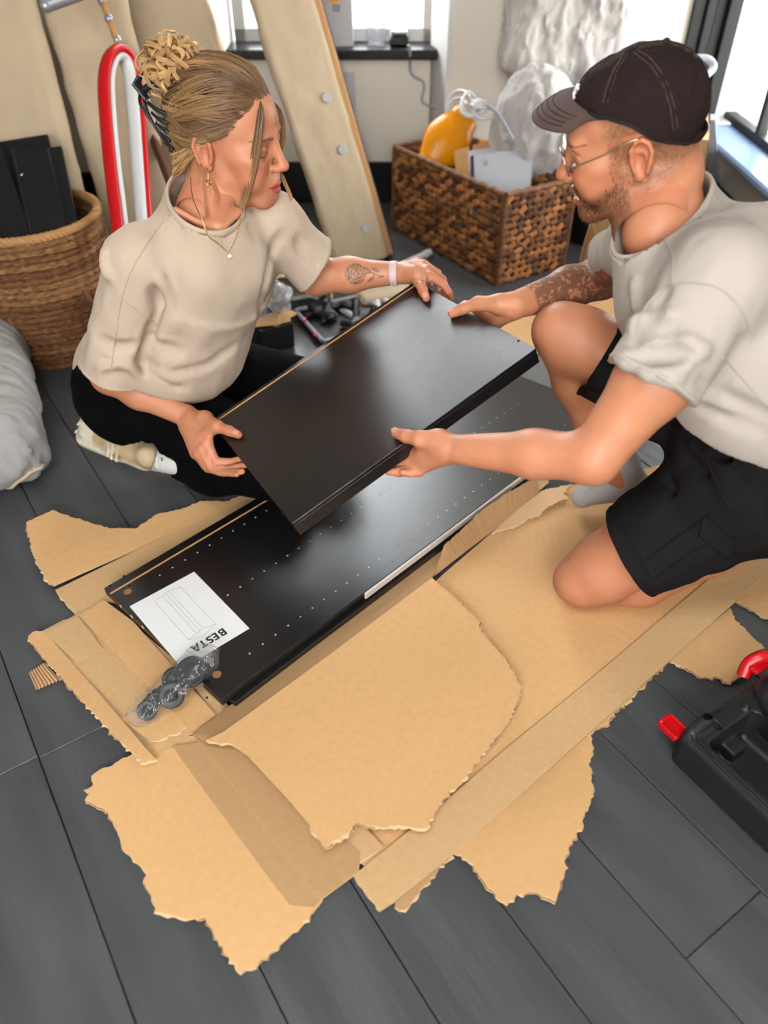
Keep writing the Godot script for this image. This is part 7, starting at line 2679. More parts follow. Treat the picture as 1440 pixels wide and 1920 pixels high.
	s.box(q1, Vector3(0.235, 0.17, 0.11), Basis.from_euler(Vector3(-0.15, 0, -0.08)), 0.08, 0.02)
	for q in [[Vector3(0.3876, 0.6365, -3.0218), Vector3(0.5091, 0.6684, -2.9965), Vector3(0.6676, 0.6561, -2.9595)], [Vector3(0.5951, 0.7662, -3.1597), Vector3(0.6830, 0.7134, -3.0880), Vector3(0.7811, 0.6816, -3.0869)]]:
		for i in 2:
			s.cone(q[i], q[i + 1], 0.02, 0.02, 0.03, true)
	s.noise(crumple(1.0, 3, 61), 0.020, Vector3(13, 6, 13))
	s.noise(crumple(1.0, 2, 62), 0.008, Vector3(34, 20, 34))
	obj("cover", hull_of(s), M.quilt_white, wb)

# a stiff sheet through four corners (clockwise from top left), with real thickness behind
func card_mesh(p: Array, thick: float) -> ArrayMesh:
	var st := new_st()
	var n: Vector3 = (p[1] - p[0]).cross(p[3] - p[0]).normalized()
	if n.z < 0:
		n = -n
	var b := []
	for q in p:
		b.append(q - n * thick)
	face(st, Transform3D.IDENTITY, [p[0], p[1], p[2], p[3]], n)
	face(st, Transform3D.IDENTITY, [b[0], b[1], b[2], b[3]], -n)
	var c: Vector3 = (p[0] + p[1] + p[2] + p[3]) / 4.0
	for i in 4:
		var k := (i + 1) % 4
		face(st, Transform3D.IDENTITY, [p[i], p[k], b[k], b[i]], (p[i] + p[k]) * 0.5 - c)
	return commit(st)

# ---------------------------------------------------------------- baskets on the left
func coil_basket(o: Node3D, c: Vector3, rows: int, r0: float, r1: float, h: float, belly: float, ms: Array, seed_: int):
	var rng := RandomNumberGenerator.new()
	rng.seed = seed_
	var rr := h / rows * 0.56
	for j in rows:
		var t := (j + 0.5) / rows
		var r := lerpf(r0, r1, t) + belly * sin(t * PI)
		var st := new_st()
		var n := 96
		var ring := []
		var rad := []
		var ph := rng.randf() * 9.0
		for i in n:
			var a := TAU * i / n
			ring.append(c + Vector3(cos(a) * r, h * t + 0.0012 * sin(a * 5.0 + ph), sin(a) * r))
			rad.append(rr * (1.0 + 0.22 * sin(a * 41.0 + ph) + rng.randf_range(-0.12, 0.12)))
		add_tube(st, ring, rad, 6, false, 1.0, true, Vector3.UP, false)
		obj("coil", commit(st), ms[rng.randi() % ms.size()], o)
	# inner wall
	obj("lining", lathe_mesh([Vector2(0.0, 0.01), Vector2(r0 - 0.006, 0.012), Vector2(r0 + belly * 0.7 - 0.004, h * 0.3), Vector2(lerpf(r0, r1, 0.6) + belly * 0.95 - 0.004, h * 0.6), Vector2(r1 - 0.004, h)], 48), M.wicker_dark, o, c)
	# rope rim: two twisted strands
	for k in 3:
		var rope := []
		for i in 168:
			var a := TAU * i / 168
			var w := a * 30.0 + TAU * k / 3.0
			rope.append(c + Vector3(cos(a), 0, sin(a)) * (r1 + 0.006 * cos(w)) + Vector3(0, h + 0.008 + 0.006 * sin(w), 0))
		obj("rim_strand", tube_mesh(rope, 0.0085, 6, false, 1.0, true), M.wicker_pale, o)

func baskets():
	M["wicker_b"] = M.wicker.duplicate()
	M.wicker_b.albedo_color = rgb(150, 98, 54)
	M["wicker_c"] = M.wicker.duplicate()
	M.wicker_c.albedo_color = rgb(186, 132, 80)
	var c := Vector3(-1.045, 0, -2.235)
	var o := thing("round_basket", "round coiled wicker basket with a rope rim holding black metal panels", "basket", c)
	coil_basket(o, c, 21, 0.165, 0.212, 0.40, 0.022, [M.wicker, M.wicker_b, M.wicker_c], 5)
	# black metal panels standing in it
	for q in [
		["slim black metal panel with a screw head, front one in the round basket", [Vector3(-1.0656, 0.5561, -2.3459), Vector3(-0.9679, 0.5596, -2.3489), Vector3(-0.8792, 0.3925, -2.1260), Vector3(-0.9772, 0.3790, -2.1144)], 0.012],
		["narrow black metal panel on the right in the round basket", [Vector3(-0.9715, 0.5540, -2.3639), Vector3(-0.9315, 0.5575, -2.3669), Vector3(-0.8569, 0.3959, -2.1487), Vector3(-0.8853, 0.3868, -2.1409)], 0.012],
		["black metal panel with a slanting top at the back of the round basket", [Vector3(-1.2078, 0.5381, -2.4491), Vector3(-1.0044, 0.5622, -2.4698), Vector3(-0.9130, 0.3819, -2.2356), Vector3(-1.0988, 0.3467, -2.2053)], 0.012],
		["black metal panel cut by the left picture edge in the round basket", [Vector3(-1.2017, 0.5374, -2.3562), Vector3(-1.1092, 0.5607, -2.3762), Vector3(-0.9863, 0.3713, -2.1341), Vector3(-1.0942, 0.3508, -2.1165)], 0.01]]:
		var low := 0.0
		var pts: Array = q[1]
		var d1: Vector3 = (pts[2] - pts[1])
		var d0: Vector3 = (pts[3] - pts[0])
		pts[2] += d1 * low
		pts[3] += d0 * low
		var pn := thing("metal_panel", q[0], "panel", (pts[2] + pts[3]) * 0.5, "black panels in the round basket")
		obj("sheet", card_mesh(pts, q[2]), M.black_metal, pn)
		var e0: Vector3 = pts[0]
		var e1: Vector3 = pts[3]
		obj("flange", tube_mesh([e0, e1], 0.0055, 6), M.black_metal, pn)
		if q[0].begins_with("slim"):
			obj("screw_head", ball(0.0055), M.steel, pn, Vector3(-1.0249, 0.5074, -2.2710))
	# smaller darker basket behind the woman
	var c2: Vector3 = Vector3(-0.7518, 0.2688, -2.1251)
	c2.y = 0.0
	o = thing("small_basket", "smaller dark brown basket half hidden by the woman's sleeve", "basket", c2)
	obj("body", lathe_mesh([Vector2(0.0, 0.004), Vector2(0.075, 0.004), Vector2(0.10, 0.10), Vector2(0.115, 0.22), Vector2(0.118, 0.235), Vector2(0.11, 0.235), Vector2(0.095, 0.1), Vector2(0.0, 0.02)], 40, func(a: float, y: float) -> float: return 0.002 * sin(y * 260.0) + 0.001 * sin(a * 40.0)), M.wicker_dark, o, c2)
	obj("rim", tube_mesh(ring_at(c2 + Vector3(0, 0.236, 0), 0.115, 30), 0.007, 6, false, 1.0, true), M.wicker, o)
	# red and white loop standing in it, hung from a strap
	var lp := thing("loop", "tall red and white U-shaped loop standing beside the mattresses", "loop", c2 + Vector3(0, 0.05, 0))
	var path: Array
	path = [Vector3(-0.7349, 0.3469, -2.1263), Vector3(-0.7499, 0.4382, -2.2049), Vector3(-0.7665, 0.5410, -2.2933), Vector3(-0.7785, 0.6437, -2.3816), Vector3(-0.7816, 0.7122, -2.4406), Vector3(-0.7746, 0.7501, -2.4863), Vector3(-0.7638, 0.7601, -2.5346), Vector3(-0.7493, 0.7412, -2.5578), Vector3(-0.7403, 0.6919, -2.5418), Vector3(-0.7325, 0.6060, -2.4811), Vector3(-0.7215, 0.4866, -2.3784), Vector3(-0.7105, 0.3672, -2.2757), Vector3(-0.7042, 0.3074, -2.2243)]
	path = curve(path, 5)
	var vw := Vector3(0.80, 0.1, 0.60).normalized()
	var outer := []
	var inner := []
	for i in path.size():
		var d: Vector3 = (path[mini(i + 1, path.size() - 1)] - path[maxi(i - 1, 0)]).normalized()
		var nrm := vw.cross(d).normalized()
		outer.append(path[i] + nrm * 0.011)
		inner.append(path[i] - nrm * 0.008)
	obj("red_band", tube_mesh(outer, 0.022, 12, true, 0.62, false, vw), M.red_plastic, lp)
	obj("white_band", tube_mesh(inner, 0.021, 12, true, 0.5, false, vw), M.white_plastic, lp)
	var sp := thing("strap", "cork strap with steel rings hanging above the red and white loop", "strap", Vector3(-0.7863, 0.8327, -2.5838))
	obj("cord", tube_mesh(curve([Vector3(-0.8018, 0.8912, -2.6077), Vector3(-0.7897, 0.8613, -2.5820), Vector3(-0.7781, 0.8287, -2.5671), Vector3(-0.7618, 0.7818, -2.5400)], 4), 0.009, 8), M.cork, sp)
	for q in [Vector3(-0.8003, 0.8797, -2.5978), Vector3(-0.7824, 0.8410, -2.5711), Vector3(-0.7634, 0.7922, -2.5490)]:
		obj("ring", ball(0.0125), M.steel_soft, sp, q)
	var rl := thing("rail", "brushed steel rail end at the top left", "rail", Vector3(-0.8328, 0.9042, -2.3815))
	obj("tube", tube_mesh([Vector3(-0.8915, 0.8928, -2.3980), Vector3(-0.7682, 0.9248, -2.4652)], 0.0155, 14), M.steel_soft, rl)
	obj("end_cap", ball(0.0165), M.steel_soft, rl, Vector3(-0.8887, 0.8938, -2.3989))

func ring_at(c: Vector3, r: float, n: int) -> Array:
	var out := []
	for i in n:
		out.append(c + Vector3(cos(TAU * i / n) * r, 0, sin(TAU * i / n) * r))
	return out

func ball(r: float) -> SphereMesh:
	var m := SphereMesh.new()
	m.radius = r
	m.height = 2.0 * r
	m.radial_segments = 18
	m.rings = 10
	return m

# ---------------------------------------------------------------- window bay
func bay_things():
	var wc := thing("carton", "tall white carton with an orange print, standing at the left of the window bay", "carton", Vector3(-0.2082, 0, -3.9124))
	var p := [Vector3(-0.2599, 0.8220, -3.6562), Vector3(-0.1299, 0.8220, -3.6562), Vector3(-0.1099, 0.1444, -3.4427), Vector3(-0.2748, 0.1444, -3.4427)]
	obj("body", card_mesh(p, 0.14), M.white_card, wc)
	obj("orange_label", card_mesh([Vector3(-0.2138, 0.7775, -3.6179), Vector3(-0.1802, 0.7775, -3.6179), Vector3(-0.1808, 0.7506, -3.6080), Vector3(-0.2124, 0.7490, -3.6066)], 0.001), M.orange_print, wc)
	obj("grey_label", card_mesh([Vector3(-0.2061, 0.7443, -3.6025), Vector3(-0.1724, 0.7443, -3.6025), Vector3(-0.1730, 0.7204, -3.5951), Vector3(-0.2025, 0.7204, -3.5951)], 0.001), M.grey_print, wc)
	# jar on the sill
	var j0: Vector3 = Vector3(-0.0302, 0.6212, -3.6000)
	j0.y = 0.603
	var jar := thing("jar", "clear glass jar standing on the black window sill", "jar", j0)
	var gm: StandardMaterial3D = M.glass.duplicate()
	gm.albedo_color = Color(0.95, 0.96, 1.0, 0.25)
	obj("glass", lathe_mesh([Vector2(0, 0.0), Vector2(0.036, 0.0), Vector2(0.04, 0.008), Vector2(0.04, 0.085), Vector2(0.036, 0.095), Vector2(0.036, 0.10), Vector2(0.033, 0.10), Vector2(0.036, 0.08), Vector2(0.036, 0.01), Vector2(0, 0.006)], 24), gm, jar, j0)
	obj("handle", tube_mesh(curve([j0 + Vector3(0.038, 0.075, 0.01), j0 + Vector3(0.062, 0.065, 0.016), j0 + Vector3(0.06, 0.03, 0.016), j0 + Vector3(0.038, 0.02, 0.01)], 5), 0.005, 6), gm, jar)
	var k0: Vector3 = Vector3(0.0606, 0.6159, -3.6100)
	k0.y = 0.603
	var dev := thing("charger", "small dark charger block on the sill beside the jar", "charger", k0)
	obj("case", box_mesh(Vector3(0.075, 0.04, 0.06), 0.008), M.black_metal, dev, k0 + Vector3(0, 0.02, 0))
	obj("lid", box_mesh(Vector3(0.07, 0.012, 0.056), 0.005), M.grey_plastic, dev, k0 + Vector3(0, 0.046, 0))
	var z := -3.548
	tag(obj("cord", tube_mesh(curve([Vector3(0.0968, 0.6228, -3.5000), Vector3(0.1038, 0.5963, -3.5050), Vector3(0.1064, 0.5283, -3.5480), Vector3(0.1223, 0.5029, -3.5500), Vector3(0.1578, 0.4854, -3.5500), Vector3(0.1653, 0.4599, -3.5500), Vector3(0.1579, 0.4142, -3.5500), Vector3(0.1786, 0.3960, -3.5500), Vector3(0.2165, 0.3862, -3.5400), Vector3(0.2237, 0.3522, -3.5200), Vector3(0.2205, 0.2993, -3.5000)], 5), 0.0055, 7), M.grey_plastic), "thin grey cord running down the wall from the window sill", "cord")
	# a house across the street, seen through the bay window
	var st := new_st()
	mat("siding", rgb(236, 238, 240), 0.8)
	mat("slate_blue", rgb(90, 108, 128), 0.5)
	var hs := thing("house", "pale house across the street with slate blue window strips", "house", Vector3(0.0, -3.0, -9.0))
	obj("wall", box_mesh(Vector3(6.0, 5.0, 0.3), 0.01), M.siding, hs, Vector3(0.0, -1.2, -9.0))
	for q in [[Vector3(0.0931, 0.0358, -8.8300), Vector3(0.2854, 0.0007, -8.8300)], [Vector3(-0.1045, -0.0789, -8.8300), Vector3(0.2726, -0.1147, -8.8300)], [Vector3(0.0421, -0.1506, -8.8300), Vector3(0.2110, -0.1869, -8.8300)]]:
		var c: Vector3 = (q[0] + q[1]) * 0.5
		var sz: Vector3 = q[0] - q[1]
		obj("window_strip", box_mesh(Vector3(absf(sz.x), absf(sz.y), 0.04), 0.005), M.slate_blue, hs, c)

# ---------------------------------------------------------------- floor things behind the woman's arm
func behind_woman():
	var c: Vector3 = Vector3(-0.3454, 0, -2.1679)
	var bx := thing("small_box", "small black box with cardboard and a plastic bag on top, behind the woman's arm", "box", c)
	var bs := Basis.from_euler(Vector3(0, 0.5, 0))
	var m := obj("body", box_mesh(Vector3(0.115, 0.085, 0.10), 0.004), M.black_plastic_matt, bx, c + Vector3(-0.012, 0.0425, -0.055))
	m.basis = bs
	for q in [[0.0, 0.089, -0.05, 0.3], [0.02, 0.094, -0.06, 0.9], [-0.03, 0.093, -0.03, 0.1]]:
		m = obj("cardboard_flap", box_mesh(Vector3(0.10, 0.003, 0.055), 0.001), M.card, bx, c + Vector3(q[0], q[1], q[2]))
		m.basis = Basis.from_euler(Vector3(0.1, q[3], 0.06))
	var s := Sdf.new(c + Vector3(-0.1, 0.08, -0.2), c + Vector3(0.13, 0.30, 0.06), 0.007)
	s.ell(c + Vector3(0.015, 0.155, -0.075), Vector3(0.05, 0.062, 0.045), 0.01)
	s.noise(crumple(1.0, 3, 44, true), 0.02, Vector3(14, 14, 14))
	var cl: StandardMaterial3D = M.clear_plastic.duplicate()
	cl.albedo_color = Color(0.95, 0.95, 0.96, 0.45)
	tag(obj("plastic_bag", hull_of(s), cl), "crumpled clear plastic bag on top of the small black box", "plastic bag")
	# tray of tools
	var t0: Vector3 = Vector3(-0.3036, 0, -2.4212)
	var t1: Vector3 = Vector3(-0.1980, 0, -2.2093)
	var u := (t1 - t0).normalized()
	var v := Vector3(u.z, 0, -u.x)
	if v.x < 0:
		v = -v
	var lu := t0.distance_to(t1) + 0.01
	var lv := 0.26
	var tr := thing("tool_tray", "shallow open case with a pale rim and dark tools, behind the woman's arm", "tool case", t0 + u * lu * 0.5 + v * lv * 0.5)
	var st := new_st()
	var tb := Basis(u, Vector3.UP, u.cross(Vector3.UP))
	var ctr := t0 + u * lu * 0.5 + v * lv * 0.5
	add_box(st, Transform3D(tb, ctr + Vector3(0, 0.008, 0)), Vector3(lu, 0.012, lv), 0.002)
	obj("bottom", commit(st), M.black_plastic_matt, tr)
	var rim := []
	for q in [[0.02, 0.0], [0.96, 0.0], [1.0, 0.05], [1.0, 0.95], [0.96, 1.0], [0.04, 1.0], [0.0, 0.95], [0.0, 0.05]]:
		rim.append(t0 + u * lu * q[0] + v * lv * q[1] + Vector3(0, 0.022, 0))
	obj("rim", tube_mesh(rim, 0.008, 8, false, 1.0, true), M.grey_plastic, tr)
	var rng := RandomNumberGenerator.new()
	rng.seed = 6
	var lump := Sdf.new(ctr + Vector3(-0.2, 0.0, -0.2), ctr + Vector3(0.2, 0.12, 0.2), 0.008)
	for i in 14:
		var q := ctr + u * rng.randf_range(-0.36, 0.36) * lu + v * rng.randf_range(-0.36, 0.36) * lv + Vector3(0, 0.03, 0)
		var d := Vector3(rng.randf_range(-1, 1), 0.2 * rng.randf(), rng.randf_range(-1, 1)).normalized() * rng.randf_range(0.02, 0.06)
		lump.cone(q - d, q + d, 0.012, 0.016, 0.006)
	tag(obj("tool_bundle", hull_of(lump), M.black_plastic), "black tools heaped in the shallow case behind the arm", "tools").set_meta("kind", "stuff")
	tag(obj("red_clip", box_mesh(Vector3(0.012, 0.008, 0.022), 0.003), M.red_plastic, null, Vector3(-0.2576, 0.0500, -2.2942)), "small red clip on the tools, farther up the pale rim of the shallow case", "clip")
	tag(obj("red_clip", box_mesh(Vector3(0.012, 0.008, 0.022), 0.003), M.red_plastic, null, Vector3(-0.2161, 0.0500, -2.1928)), "small red clip on the tools, nearest the near corner of the shallow case", "clip")
	# white bracket and rods
	var br := thing("bracket", "white plastic bent bracket on the floor beyond the held panel", "bracket", Vector3(-0.0557, 0, -2.4940))
	obj("bar", tube_mesh(curve([Vector3(-0.1000, 0.0200, -2.3770), Vector3(-0.1435, 0.0200, -2.4364), Vector3(-0.1192, 0.0200, -2.4688), Vector3(-0.0555, 0.0200, -2.4978), Vector3(-0.0111, 0.0200, -2.5145), Vector3(0.0147, 0.0200, -2.4812)], 4), 0.011, 8), M.white_plastic, br)
	obj("bar", tube_mesh(curve([Vector3(-0.0260, 0.0200, -2.5145), Vector3(-0.0217, 0.0200, -2.4124), Vector3(-0.0352, 0.0200, -2.3310)], 4), 0.012, 8), M.white_plastic, br)
	var rod := thing("rod", "white plastic rod pointing right on the floor behind the woman's wrist", "rod", Vector3(0.1245, 0, -2.9094))
	obj("tube", tube_mesh([Vector3(0.0040, 0.0140, -2.7425), Vector3(0.1660, 0.0140, -2.9220)], 0.0135, 12), M.white_plastic, rod)
	obj("cap", tube_mesh([Vector3(0.1595, 0.0140, -2.9141), Vector3(0.1770, 0.0140, -2.9351)], 0.0155, 12), M.white_plastic, rod)
	# foot of a cream cushion
	var cs := thing("cushion", "end of a cream cushion on the floor behind the woman's elbow", "cushion", Vector3(-0.3023, 0, -2.5570))
	s = Sdf.new(Vector3(-0.3023, 0, -2.5570) + Vector3(-0.2, 0.0, -0.25), Vector3(-0.3023, 0, -2.5570) + Vector3(0.2, 0.17, 0.1), 0.009)
	s.box(Vector3(-0.2925, 0.0600, -2.4915), Vector3(0.10, 0.06, 0.09), Basis.from_euler(Vector3(0, 0.5, 0)), 0.045)
	s.noise(crumple(1.0, 2, 14), 0.005, Vector3(12, 12, 12))
	obj("cover", hull_of(s), M.mattress_cloth, cs)
	var bag := thing("cushion", "pale flat pad on the floor under the woman's watch", "pad", Vector3(0, 0, -2.5916))
	s = Sdf.new(Vector3(0, 0, -2.5916) + Vector3(-0.16, 0.0, -0.12), Vector3(0, 0, -2.5916) + Vector3(0.16, 0.08, 0.12), 0.007)
	s.box(Vector3(0.0038, 0.0200, -2.5485), Vector3(0.10, 0.02, 0.05), Basis.from_euler(Vector3(0, 0.35, 0)), 0.018)
	obj("cover", hull_of(s), M.mattress_cloth, bag)

# ---------------------------------------------------------------- things behind the man
func behind_man():
	var p0: Vector3 = Vector3(0.3357, 0.0300, -2.0300)
	var p1: Vector3 = Vector3(0.6054, 0.0300, -1.7979)
	var u := (p1 - p0).normalized()
	var v := Vector3(u.z, 0, -u.x)
	if v.z > 0:
		v = -v
	var l := p0.distance_to(p1)
	var gp := thing("cabinet_panel", "grey topped panel with a black edge on the floor behind the man's shin", "cabinet panel", (p0 + p1) * 0.5 + v * 0.12)
	var m := obj("board", box_mesh(Vector3(l, 0.028, 0.25), 0.001), M.grey_board if M.has("grey_board") else mat("grey_board", rgb(120, 120, 118), 0.35), gp, (p0 + p1) * 0.5 + v * 0.128 - Vector3(0, 0.0145, 0))
	m.basis = Basis(u, Vector3.UP, u.cross(Vector3.UP))
	m = obj("edge", box_mesh(Vector3(l, 0.028, 0.004), 0.001), M.black_plastic_matt, gp, (p0 + p1) * 0.5 - Vector3(0, 0.0145, 0))
	m.basis = Basis(u, Vector3.UP, u.cross(Vector3.UP))
	var cs := thing("cardboard_sheet", "tan cardboard lying on the floor between the held panel and the man's raised knee", "cardboard", Vector3(0.4232, 0, -2.3175))
	sheet(cs, "panel", [[Vector2(0.3112, -2.1886), Vector2(0.3975, -2.3493), Vector2(0.5068, -2.4318), Vector2(0.8980, -2.6230), Vector2(0.8716, -2.3724), Vector2(0.6728, -2.1886), Vector2(0.4571, -2.0941)], [0, 0, 0, 0, 0, 0, 0]], flat_at(0.031), M.card, 71)
	var sc := thing("cardboard_scrap", "torn cardboard standing behind the man's tattooed arm", "cardboard", Vector3(0.8571, 0, -2.9883))
	var pts := [Vector3(0.6328, 0.3377, -2.3559), Vector3(0.7012, 0.3624, -2.3771), Vector3(0.8248, 0.0040, -2.5485), Vector3(0.6999, 0.0040, -2.6137)]
	obj("torn_piece", card_mesh(pts, 0.004), M.card, sc)
	obj("torn_edge", tube_mesh(curve([pts[0], (pts[0] + pts[3]) * 0.5 + Vector3(-0.012, 0, 0), pts[3]], 4), 0.004, 5), M.card_torn, sc)
	var bb: Vector3 = Vector3(0.8042, 0, -2.9883)
	var bk := thing("black_bin", "black storage tub between the woven crate and the man", "tub", bb + Vector3(0.05, 0, -0.12))
	m = obj("body", lathe_mesh([Vector2(0, 0.003), Vector2(0.13, 0.003), Vector2(0.15, 0.24), Vector2(0.156, 0.245), Vector2(0.145, 0.245), Vector2(0.125, 0.02), Vector2(0, 0.02)], 28), M.black_plastic_matt, bk, bb + Vector3(0.07, 0, -0.15))
	# pale plastic things by the glazed front
	var cm: StandardMaterial3D = M.clear_plastic.duplicate()
	cm.albedo_color = Color(0.86, 0.88, 0.92, 0.6)
	var fold := thing("folding_step", "pale grey folding step with a clear looped handle behind the man's cap", "step", Vector3(1.3933, 0, -3.1561))
	obj("handle", tube_mesh(curve([Vector3(0.9802, 0.6574, -2.8287), Vector3(1.0062, 0.6876, -2.8547), Vector3(1.0496, 0.6903, -2.8570), Vector3(1.0722, 0.6692, -2.8389), Vector3(1.0375, 0.6429, -2.8162), Vector3(0.9924, 0.6219, -2.7981)], 5), 0.012, 8), cm, fold)
	obj("upright", tube_mesh([Vector3(1.0062, 0.6271, -2.8027), Vector3(1.3936, 0.0100, -3.3745)], 0.012, 8), M.grey_plastic, fold)
	obj("leg", card_mesh([Vector3(1.1042, 0.5125, -2.8359), Vector3(1.1205, 0.5125, -2.8359), Vector3(1.4704, 0.0040, -3.3914), Vector3(1.4006, 0.0040, -3.3914)], 0.02), M.grey_plastic, fold)
	var bxo := thing("carton", "beige carton behind the man's neck", "carton", Vector3(1.0645, 0.3825, -2.7242))
	obj("body", card_mesh([Vector3(1.0005, 0.4615, -2.8713), Vector3(1.1260, 0.4587, -2.8689), Vector3(1.3058, 0.0040, -3.2044), Vector3(1.2077, 0.0040, -3.2044)], 0.10), M.card_pale, bxo)
	obj("flap", card_mesh([Vector3(1.0364, 0.4865, -2.8400), Vector3(1.1260, 0.4587, -2.8689), Vector3(1.1055, 0.4561, -2.8139), Vector3(1.0116, 0.4730, -2.7756)], 0.004), M.card_dull, bxo)

# ---------------------------------------------------------------- near things: hardware bag and tool case
func foreground():
	# bag of feet and fittings
	var c: Vector3 = Vector3(-0.3935, 0.0450, -0.8558)
	var e0: Vector3 = Vector3(-0.4361, 0.0350, -0.8054)
	var e1: Vector3 = Vector3(-0.3356, 0.0720, -0.8929)
	var ax := (e1 - e0).normalized()
	var vw := (Vector3.UP - ax * ax.y).normalized()
	var hb := thing("hardware_bag", "clear plastic bag of black fittings lying on the panel's near left corner", "plastic bag", c - Vector3(0, 0.03, 0))
	var s := Sdf.new(c - Vector3(0.14, 0.06, 0.14), c + Vector3(0.14, 0.08, 0.14), 0.0028)
	s.cone(e0, e1, 0.026, 0.038, 0.01, false, vw, 0.72)
	s.noise(crumple(1.0, 3, 51, true), 0.008, Vector3(24, 24, 24))
	obj("film", hull_of(s), M.clear_plastic, hb)
	# crimped ends
	for q in [[Vector3(-0.4631, 0.0320, -0.8120), Vector3(-0.4453, 0.0300, -0.7845), Vector3(-0.4146, 0.0300, -0.7823), Vector3(-0.4347, 0.0400, -0.8042)], [Vector3(-0.3597, 0.0900, -0.9007), Vector3(-0.3161, 0.0850, -0.9048), Vector3(-0.3178, 0.0750, -0.8833), Vector3(-0.3370, 0.0900, -0.8836)]]:
		obj("crimped_end", card_mesh(q, 0.0012), M.clear_plastic, hb)
	var sm := mat("foil", rgb(225, 222, 218), 0.25)
	# contents
	var k := 0
	for q in [[0.82, 0.006, 0.0, 0.030, 0.018], [0.60, -0.014, -0.004, 0.024, 0.02], [0.44, 0.014, -0.003, 0.023, 0.022], [0.27, -0.008, -0.002, 0.021, 0.02], [0.10, 0.004, 0.0, 0.018, 0.018]]:
		var p: Vector3 = e0.lerp(e1, q[0]) + ax.cross(vw) * q[1] + vw * q[2]
		var f := thing("furniture_foot", ["round black furniture foot at the upper end inside the clear bag", "second black furniture foot down inside the clear bag", "middle black furniture foot inside the clear bag", "fourth black furniture foot down inside the clear bag", "lowest black furniture foot at the crimped end inside the clear bag"][k], "furniture foot", p, "feet in the clear bag")
		k += 1
		var bs := Basis(ax.rotated(vw, k * 0.7), vw, ax.rotated(vw, k * 0.7).cross(vw)).orthonormalized()
		bs = bs.rotated(ax, [0.15, 1.1, 0.5, -0.9, 0.8][k - 1])
		var g := obj("base", lathe_mesh([Vector2(0, -q[4] * 0.5), Vector2(q[3] * 0.7, -q[4] * 0.5), Vector2(q[3], q[4] * 0.2), Vector2(q[3], q[4] * 0.42), Vector2(q[3] * 0.92, q[4] * 0.5), Vector2(q[3] * 0.62, q[4] * 0.36), Vector2(q[3] * 0.5, q[4] * 0.38), Vector2(q[3] * 0.45, q[4] * 0.6), Vector2(0, q[4] * 0.62)], 28), M.black_plastic, f, p)
		g.basis = bs
	for q in [[0.70, 0.03, 0.008], [0.20, -0.01, 0.012]]:
		var p: Vector3 = e0.lerp(e1, q[0]) + ax.cross(vw) * q[1] * -0.5 - vw * 0.006
		var sc := thing("screw", "small steel screw inside the clear bag, %s" % ("near its upper end" if q[0] > 0.5 else "near its crimped end"), "screw", p)
		var d := (ax + vw * 0.2).rotated(vw, q[1] * 20.0)
		obj("shank", tube_mesh([p - d * 0.009, p + d * 0.009], 0.0017, 7), M.steel, sc)
		obj("head", tube_mesh([p + d * 0.009, p + d * 0.0115], 0.0034, 10), M.steel, sc)
	tool_case()

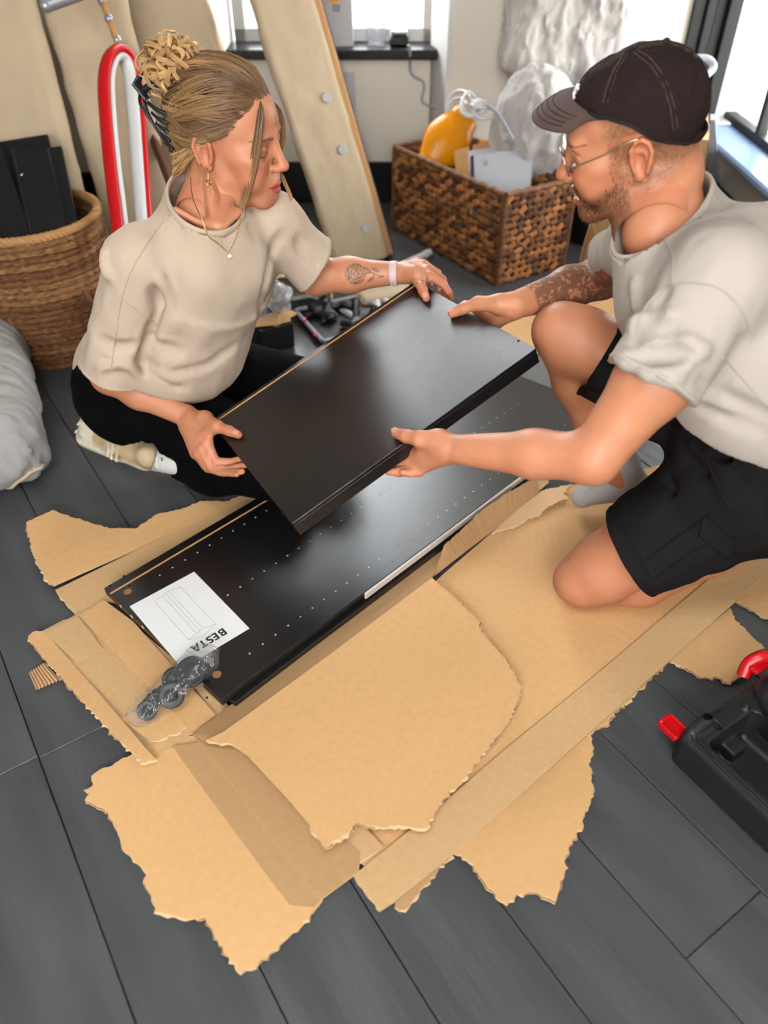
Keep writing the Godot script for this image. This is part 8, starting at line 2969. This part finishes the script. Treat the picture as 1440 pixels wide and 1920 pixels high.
func tool_case():
	var o0 := Vector3(0.492, 0, -0.735)
	var u := Vector3(0.54, 0, 0.842)
	var v := Vector3(0.842, 0, -0.54)
	var U := 0.44
	var V := 0.34
	var H := 0.085
	var tc := thing("tool_case", "open black plastic tool case with red latches at the lower right edge", "tool case", o0 + u * U * 0.5 + v * V * 0.5)
	var fr := func(a: float, b: float, y: float) -> Vector3: return o0 + u * a + v * b + Vector3(0, y, 0)
	var bs := Basis(u, Vector3.UP, u.cross(Vector3.UP))
	# tray: rounded shell carved out by compartments
	var s := Sdf.new(Vector3(-0.01, 0, -0.02), Vector3(0.36, 0.10, V + 0.01), 0.0042, Transform3D(Basis(u, Vector3.UP, v), o0))
	var b0 := Basis.IDENTITY
	s.box(Vector3(U * 0.5, H * 0.5, V * 0.5), Vector3(U * 0.5, H * 0.5, V * 0.5), b0, 0.016)
	# long bay along the near edge, then a stepped bay, and a round seat for the tool
	s.box(Vector3(0.165, 0.055, 0.085), Vector3(0.125, 0.045, 0.062), b0, 0.012, 0.002, true)
	s.box(Vector3(0.31, 0.06, 0.075), Vector3(0.04, 0.03, 0.05), b0, 0.012, 0.002, true)
	s.box(Vector3(0.22, 0.07, 0.185), Vector3(0.12, 0.04, 0.03), b0, 0.01, 0.002, true)
	s.cone(Vector3(0.075, 0.09, 0.19), Vector3(0.075, 0.055, 0.19), 0.045, 0.045, 0.002, true)
	s.cone(Vector3(0.17, 0.09, 0.27), Vector3(0.30, 0.09, 0.27), 0.055, 0.055, 0.002, true)
	# grooves and tabs on the rim
	s.box(Vector3(0.02, H, 0.065), Vector3(0.014, 0.010, 0.006), b0, 0.002, 0.001, true)
	s.box(Vector3(0.05, 0.02, 0.10), Vector3(0.018, 0.016, 0.02), b0, 0.004, 0.002)
	s.box(Vector3(0.175, 0.05, 0.022), Vector3(0.015, 0.03, 0.006), b0, 0.004, 0.002)
	s.cone(Vector3(0.03, H, 0.135), Vector3(0.03, H + 0.004, 0.135), 0.007, 0.006, 0.002)
	s.cone(Vector3(0.012, H - 0.002, 0.02), Vector3(0.012, H + 0.006, 0.055), 0.010, 0.012, 0.004)
	obj("tray", hull_of(s), M.black_plastic_matt, tc)
	# rim lips along the near edges
	var st := new_st()
	for q in [0.006, 0.014]:
		add_tube(st, curve([fr.call(0.30, q, H + 0.001), fr.call(0.06, q, H + 0.001), fr.call(0.022, q + 0.004, H + 0.001), fr.call(q + 0.004, 0.024, H + 0.001)], 6), 0.0022, 6)
	obj("rim_lip", commit(st), M.black_plastic, tc)
	# red latches
	st = new_st()
	add_box(st, Transform3D(bs, fr.call(-0.018, 0.012, 0.062)), Vector3(0.04, 0.008, 0.03), 0.003)
	add_box(st, Transform3D(bs, fr.call(-0.034, 0.012, 0.068)), Vector3(0.008, 0.018, 0.03), 0.003)
	add_box(st, Transform3D(bs, fr.call(-0.016, -0.002, 0.067)), Vector3(0.036, 0.014, 0.005), 0.002)
	add_box(st, Transform3D(bs, fr.call(-0.016, 0.026, 0.067)), Vector3(0.036, 0.014, 0.005), 0.002)
	obj("latch", commit(st), M.red_plastic, tc)
	st = new_st()
	add_tube(st, curve([fr.call(-0.02, 0.20, 0.07), fr.call(-0.026, 0.215, 0.092), fr.call(-0.018, 0.235, 0.105), fr.call(-0.005, 0.255, 0.10)], 5), 0.012, 8, true, 0.5)
	add_box(st, Transform3D(bs, fr.call(-0.012, 0.235, 0.09)), Vector3(0.02, 0.012, 0.06), 0.004)
	obj("latch", commit(st), M.red_plastic, tc)
	# power tool lying in its seat
	var tool_ := thing("power_tool", "black ribbed power tool with red trim lying in the tool case", "power tool", fr.call(0.09, 0.25, 0.06))
	s = Sdf.new(Vector3(-0.02, 0.02, 0.14), Vector3(0.30, 0.20, 0.36), 0.004, Transform3D(Basis(u, Vector3.UP, v), o0))
	s.cone(Vector3(0.045, 0.085, 0.20), Vector3(0.10, 0.095, 0.29), 0.038, 0.046, 0.01)
	for i in 6:
		var t := 0.12 + i * 0.11
		var p := Vector3(0.045, 0.085, 0.20).lerp(Vector3(0.10, 0.095, 0.29), t)
		var d := Vector3(0.055, 0.01, 0.09).normalized()
		for a in 10:
			var w := TAU * a / 10
			var e := d.cross(Vector3.UP).normalized()
			var r := 0.041 + 0.008 * t
			s.cone(p + (e * cos(w) + e.cross(d) * sin(w)) * r, p + (e * cos(w + 0.63) + e.cross(d) * sin(w + 0.63)) * r, 0.0035, 0.0035, 0.003)
	s.cone(Vector3(0.11, 0.09, 0.25), Vector3(0.24, 0.07, 0.27), 0.030, 0.026, 0.015)
	obj("body", hull_of(s), M.black_plastic, tool_)
	st = new_st()
	var tl := Transform3D(Basis(u, Vector3.UP, v), o0)
	for q in [[Vector3(0.02, 0.128, 0.225), Vector3(0.05, 0.138, 0.25), Vector3(0.09, 0.145, 0.275)], [Vector3(0.035, 0.126, 0.215), Vector3(0.075, 0.135, 0.225), Vector3(0.10, 0.128, 0.235)], [Vector3(0.02, 0.122, 0.225), Vector3(0.01, 0.115, 0.245), Vector3(0.03, 0.12, 0.28)]]:
		add_tube(st, [tl * q[0], tl * q[1], tl * q[2]], 0.0055, 7)
	obj("trim", commit(st), M.red_plastic, tool_)
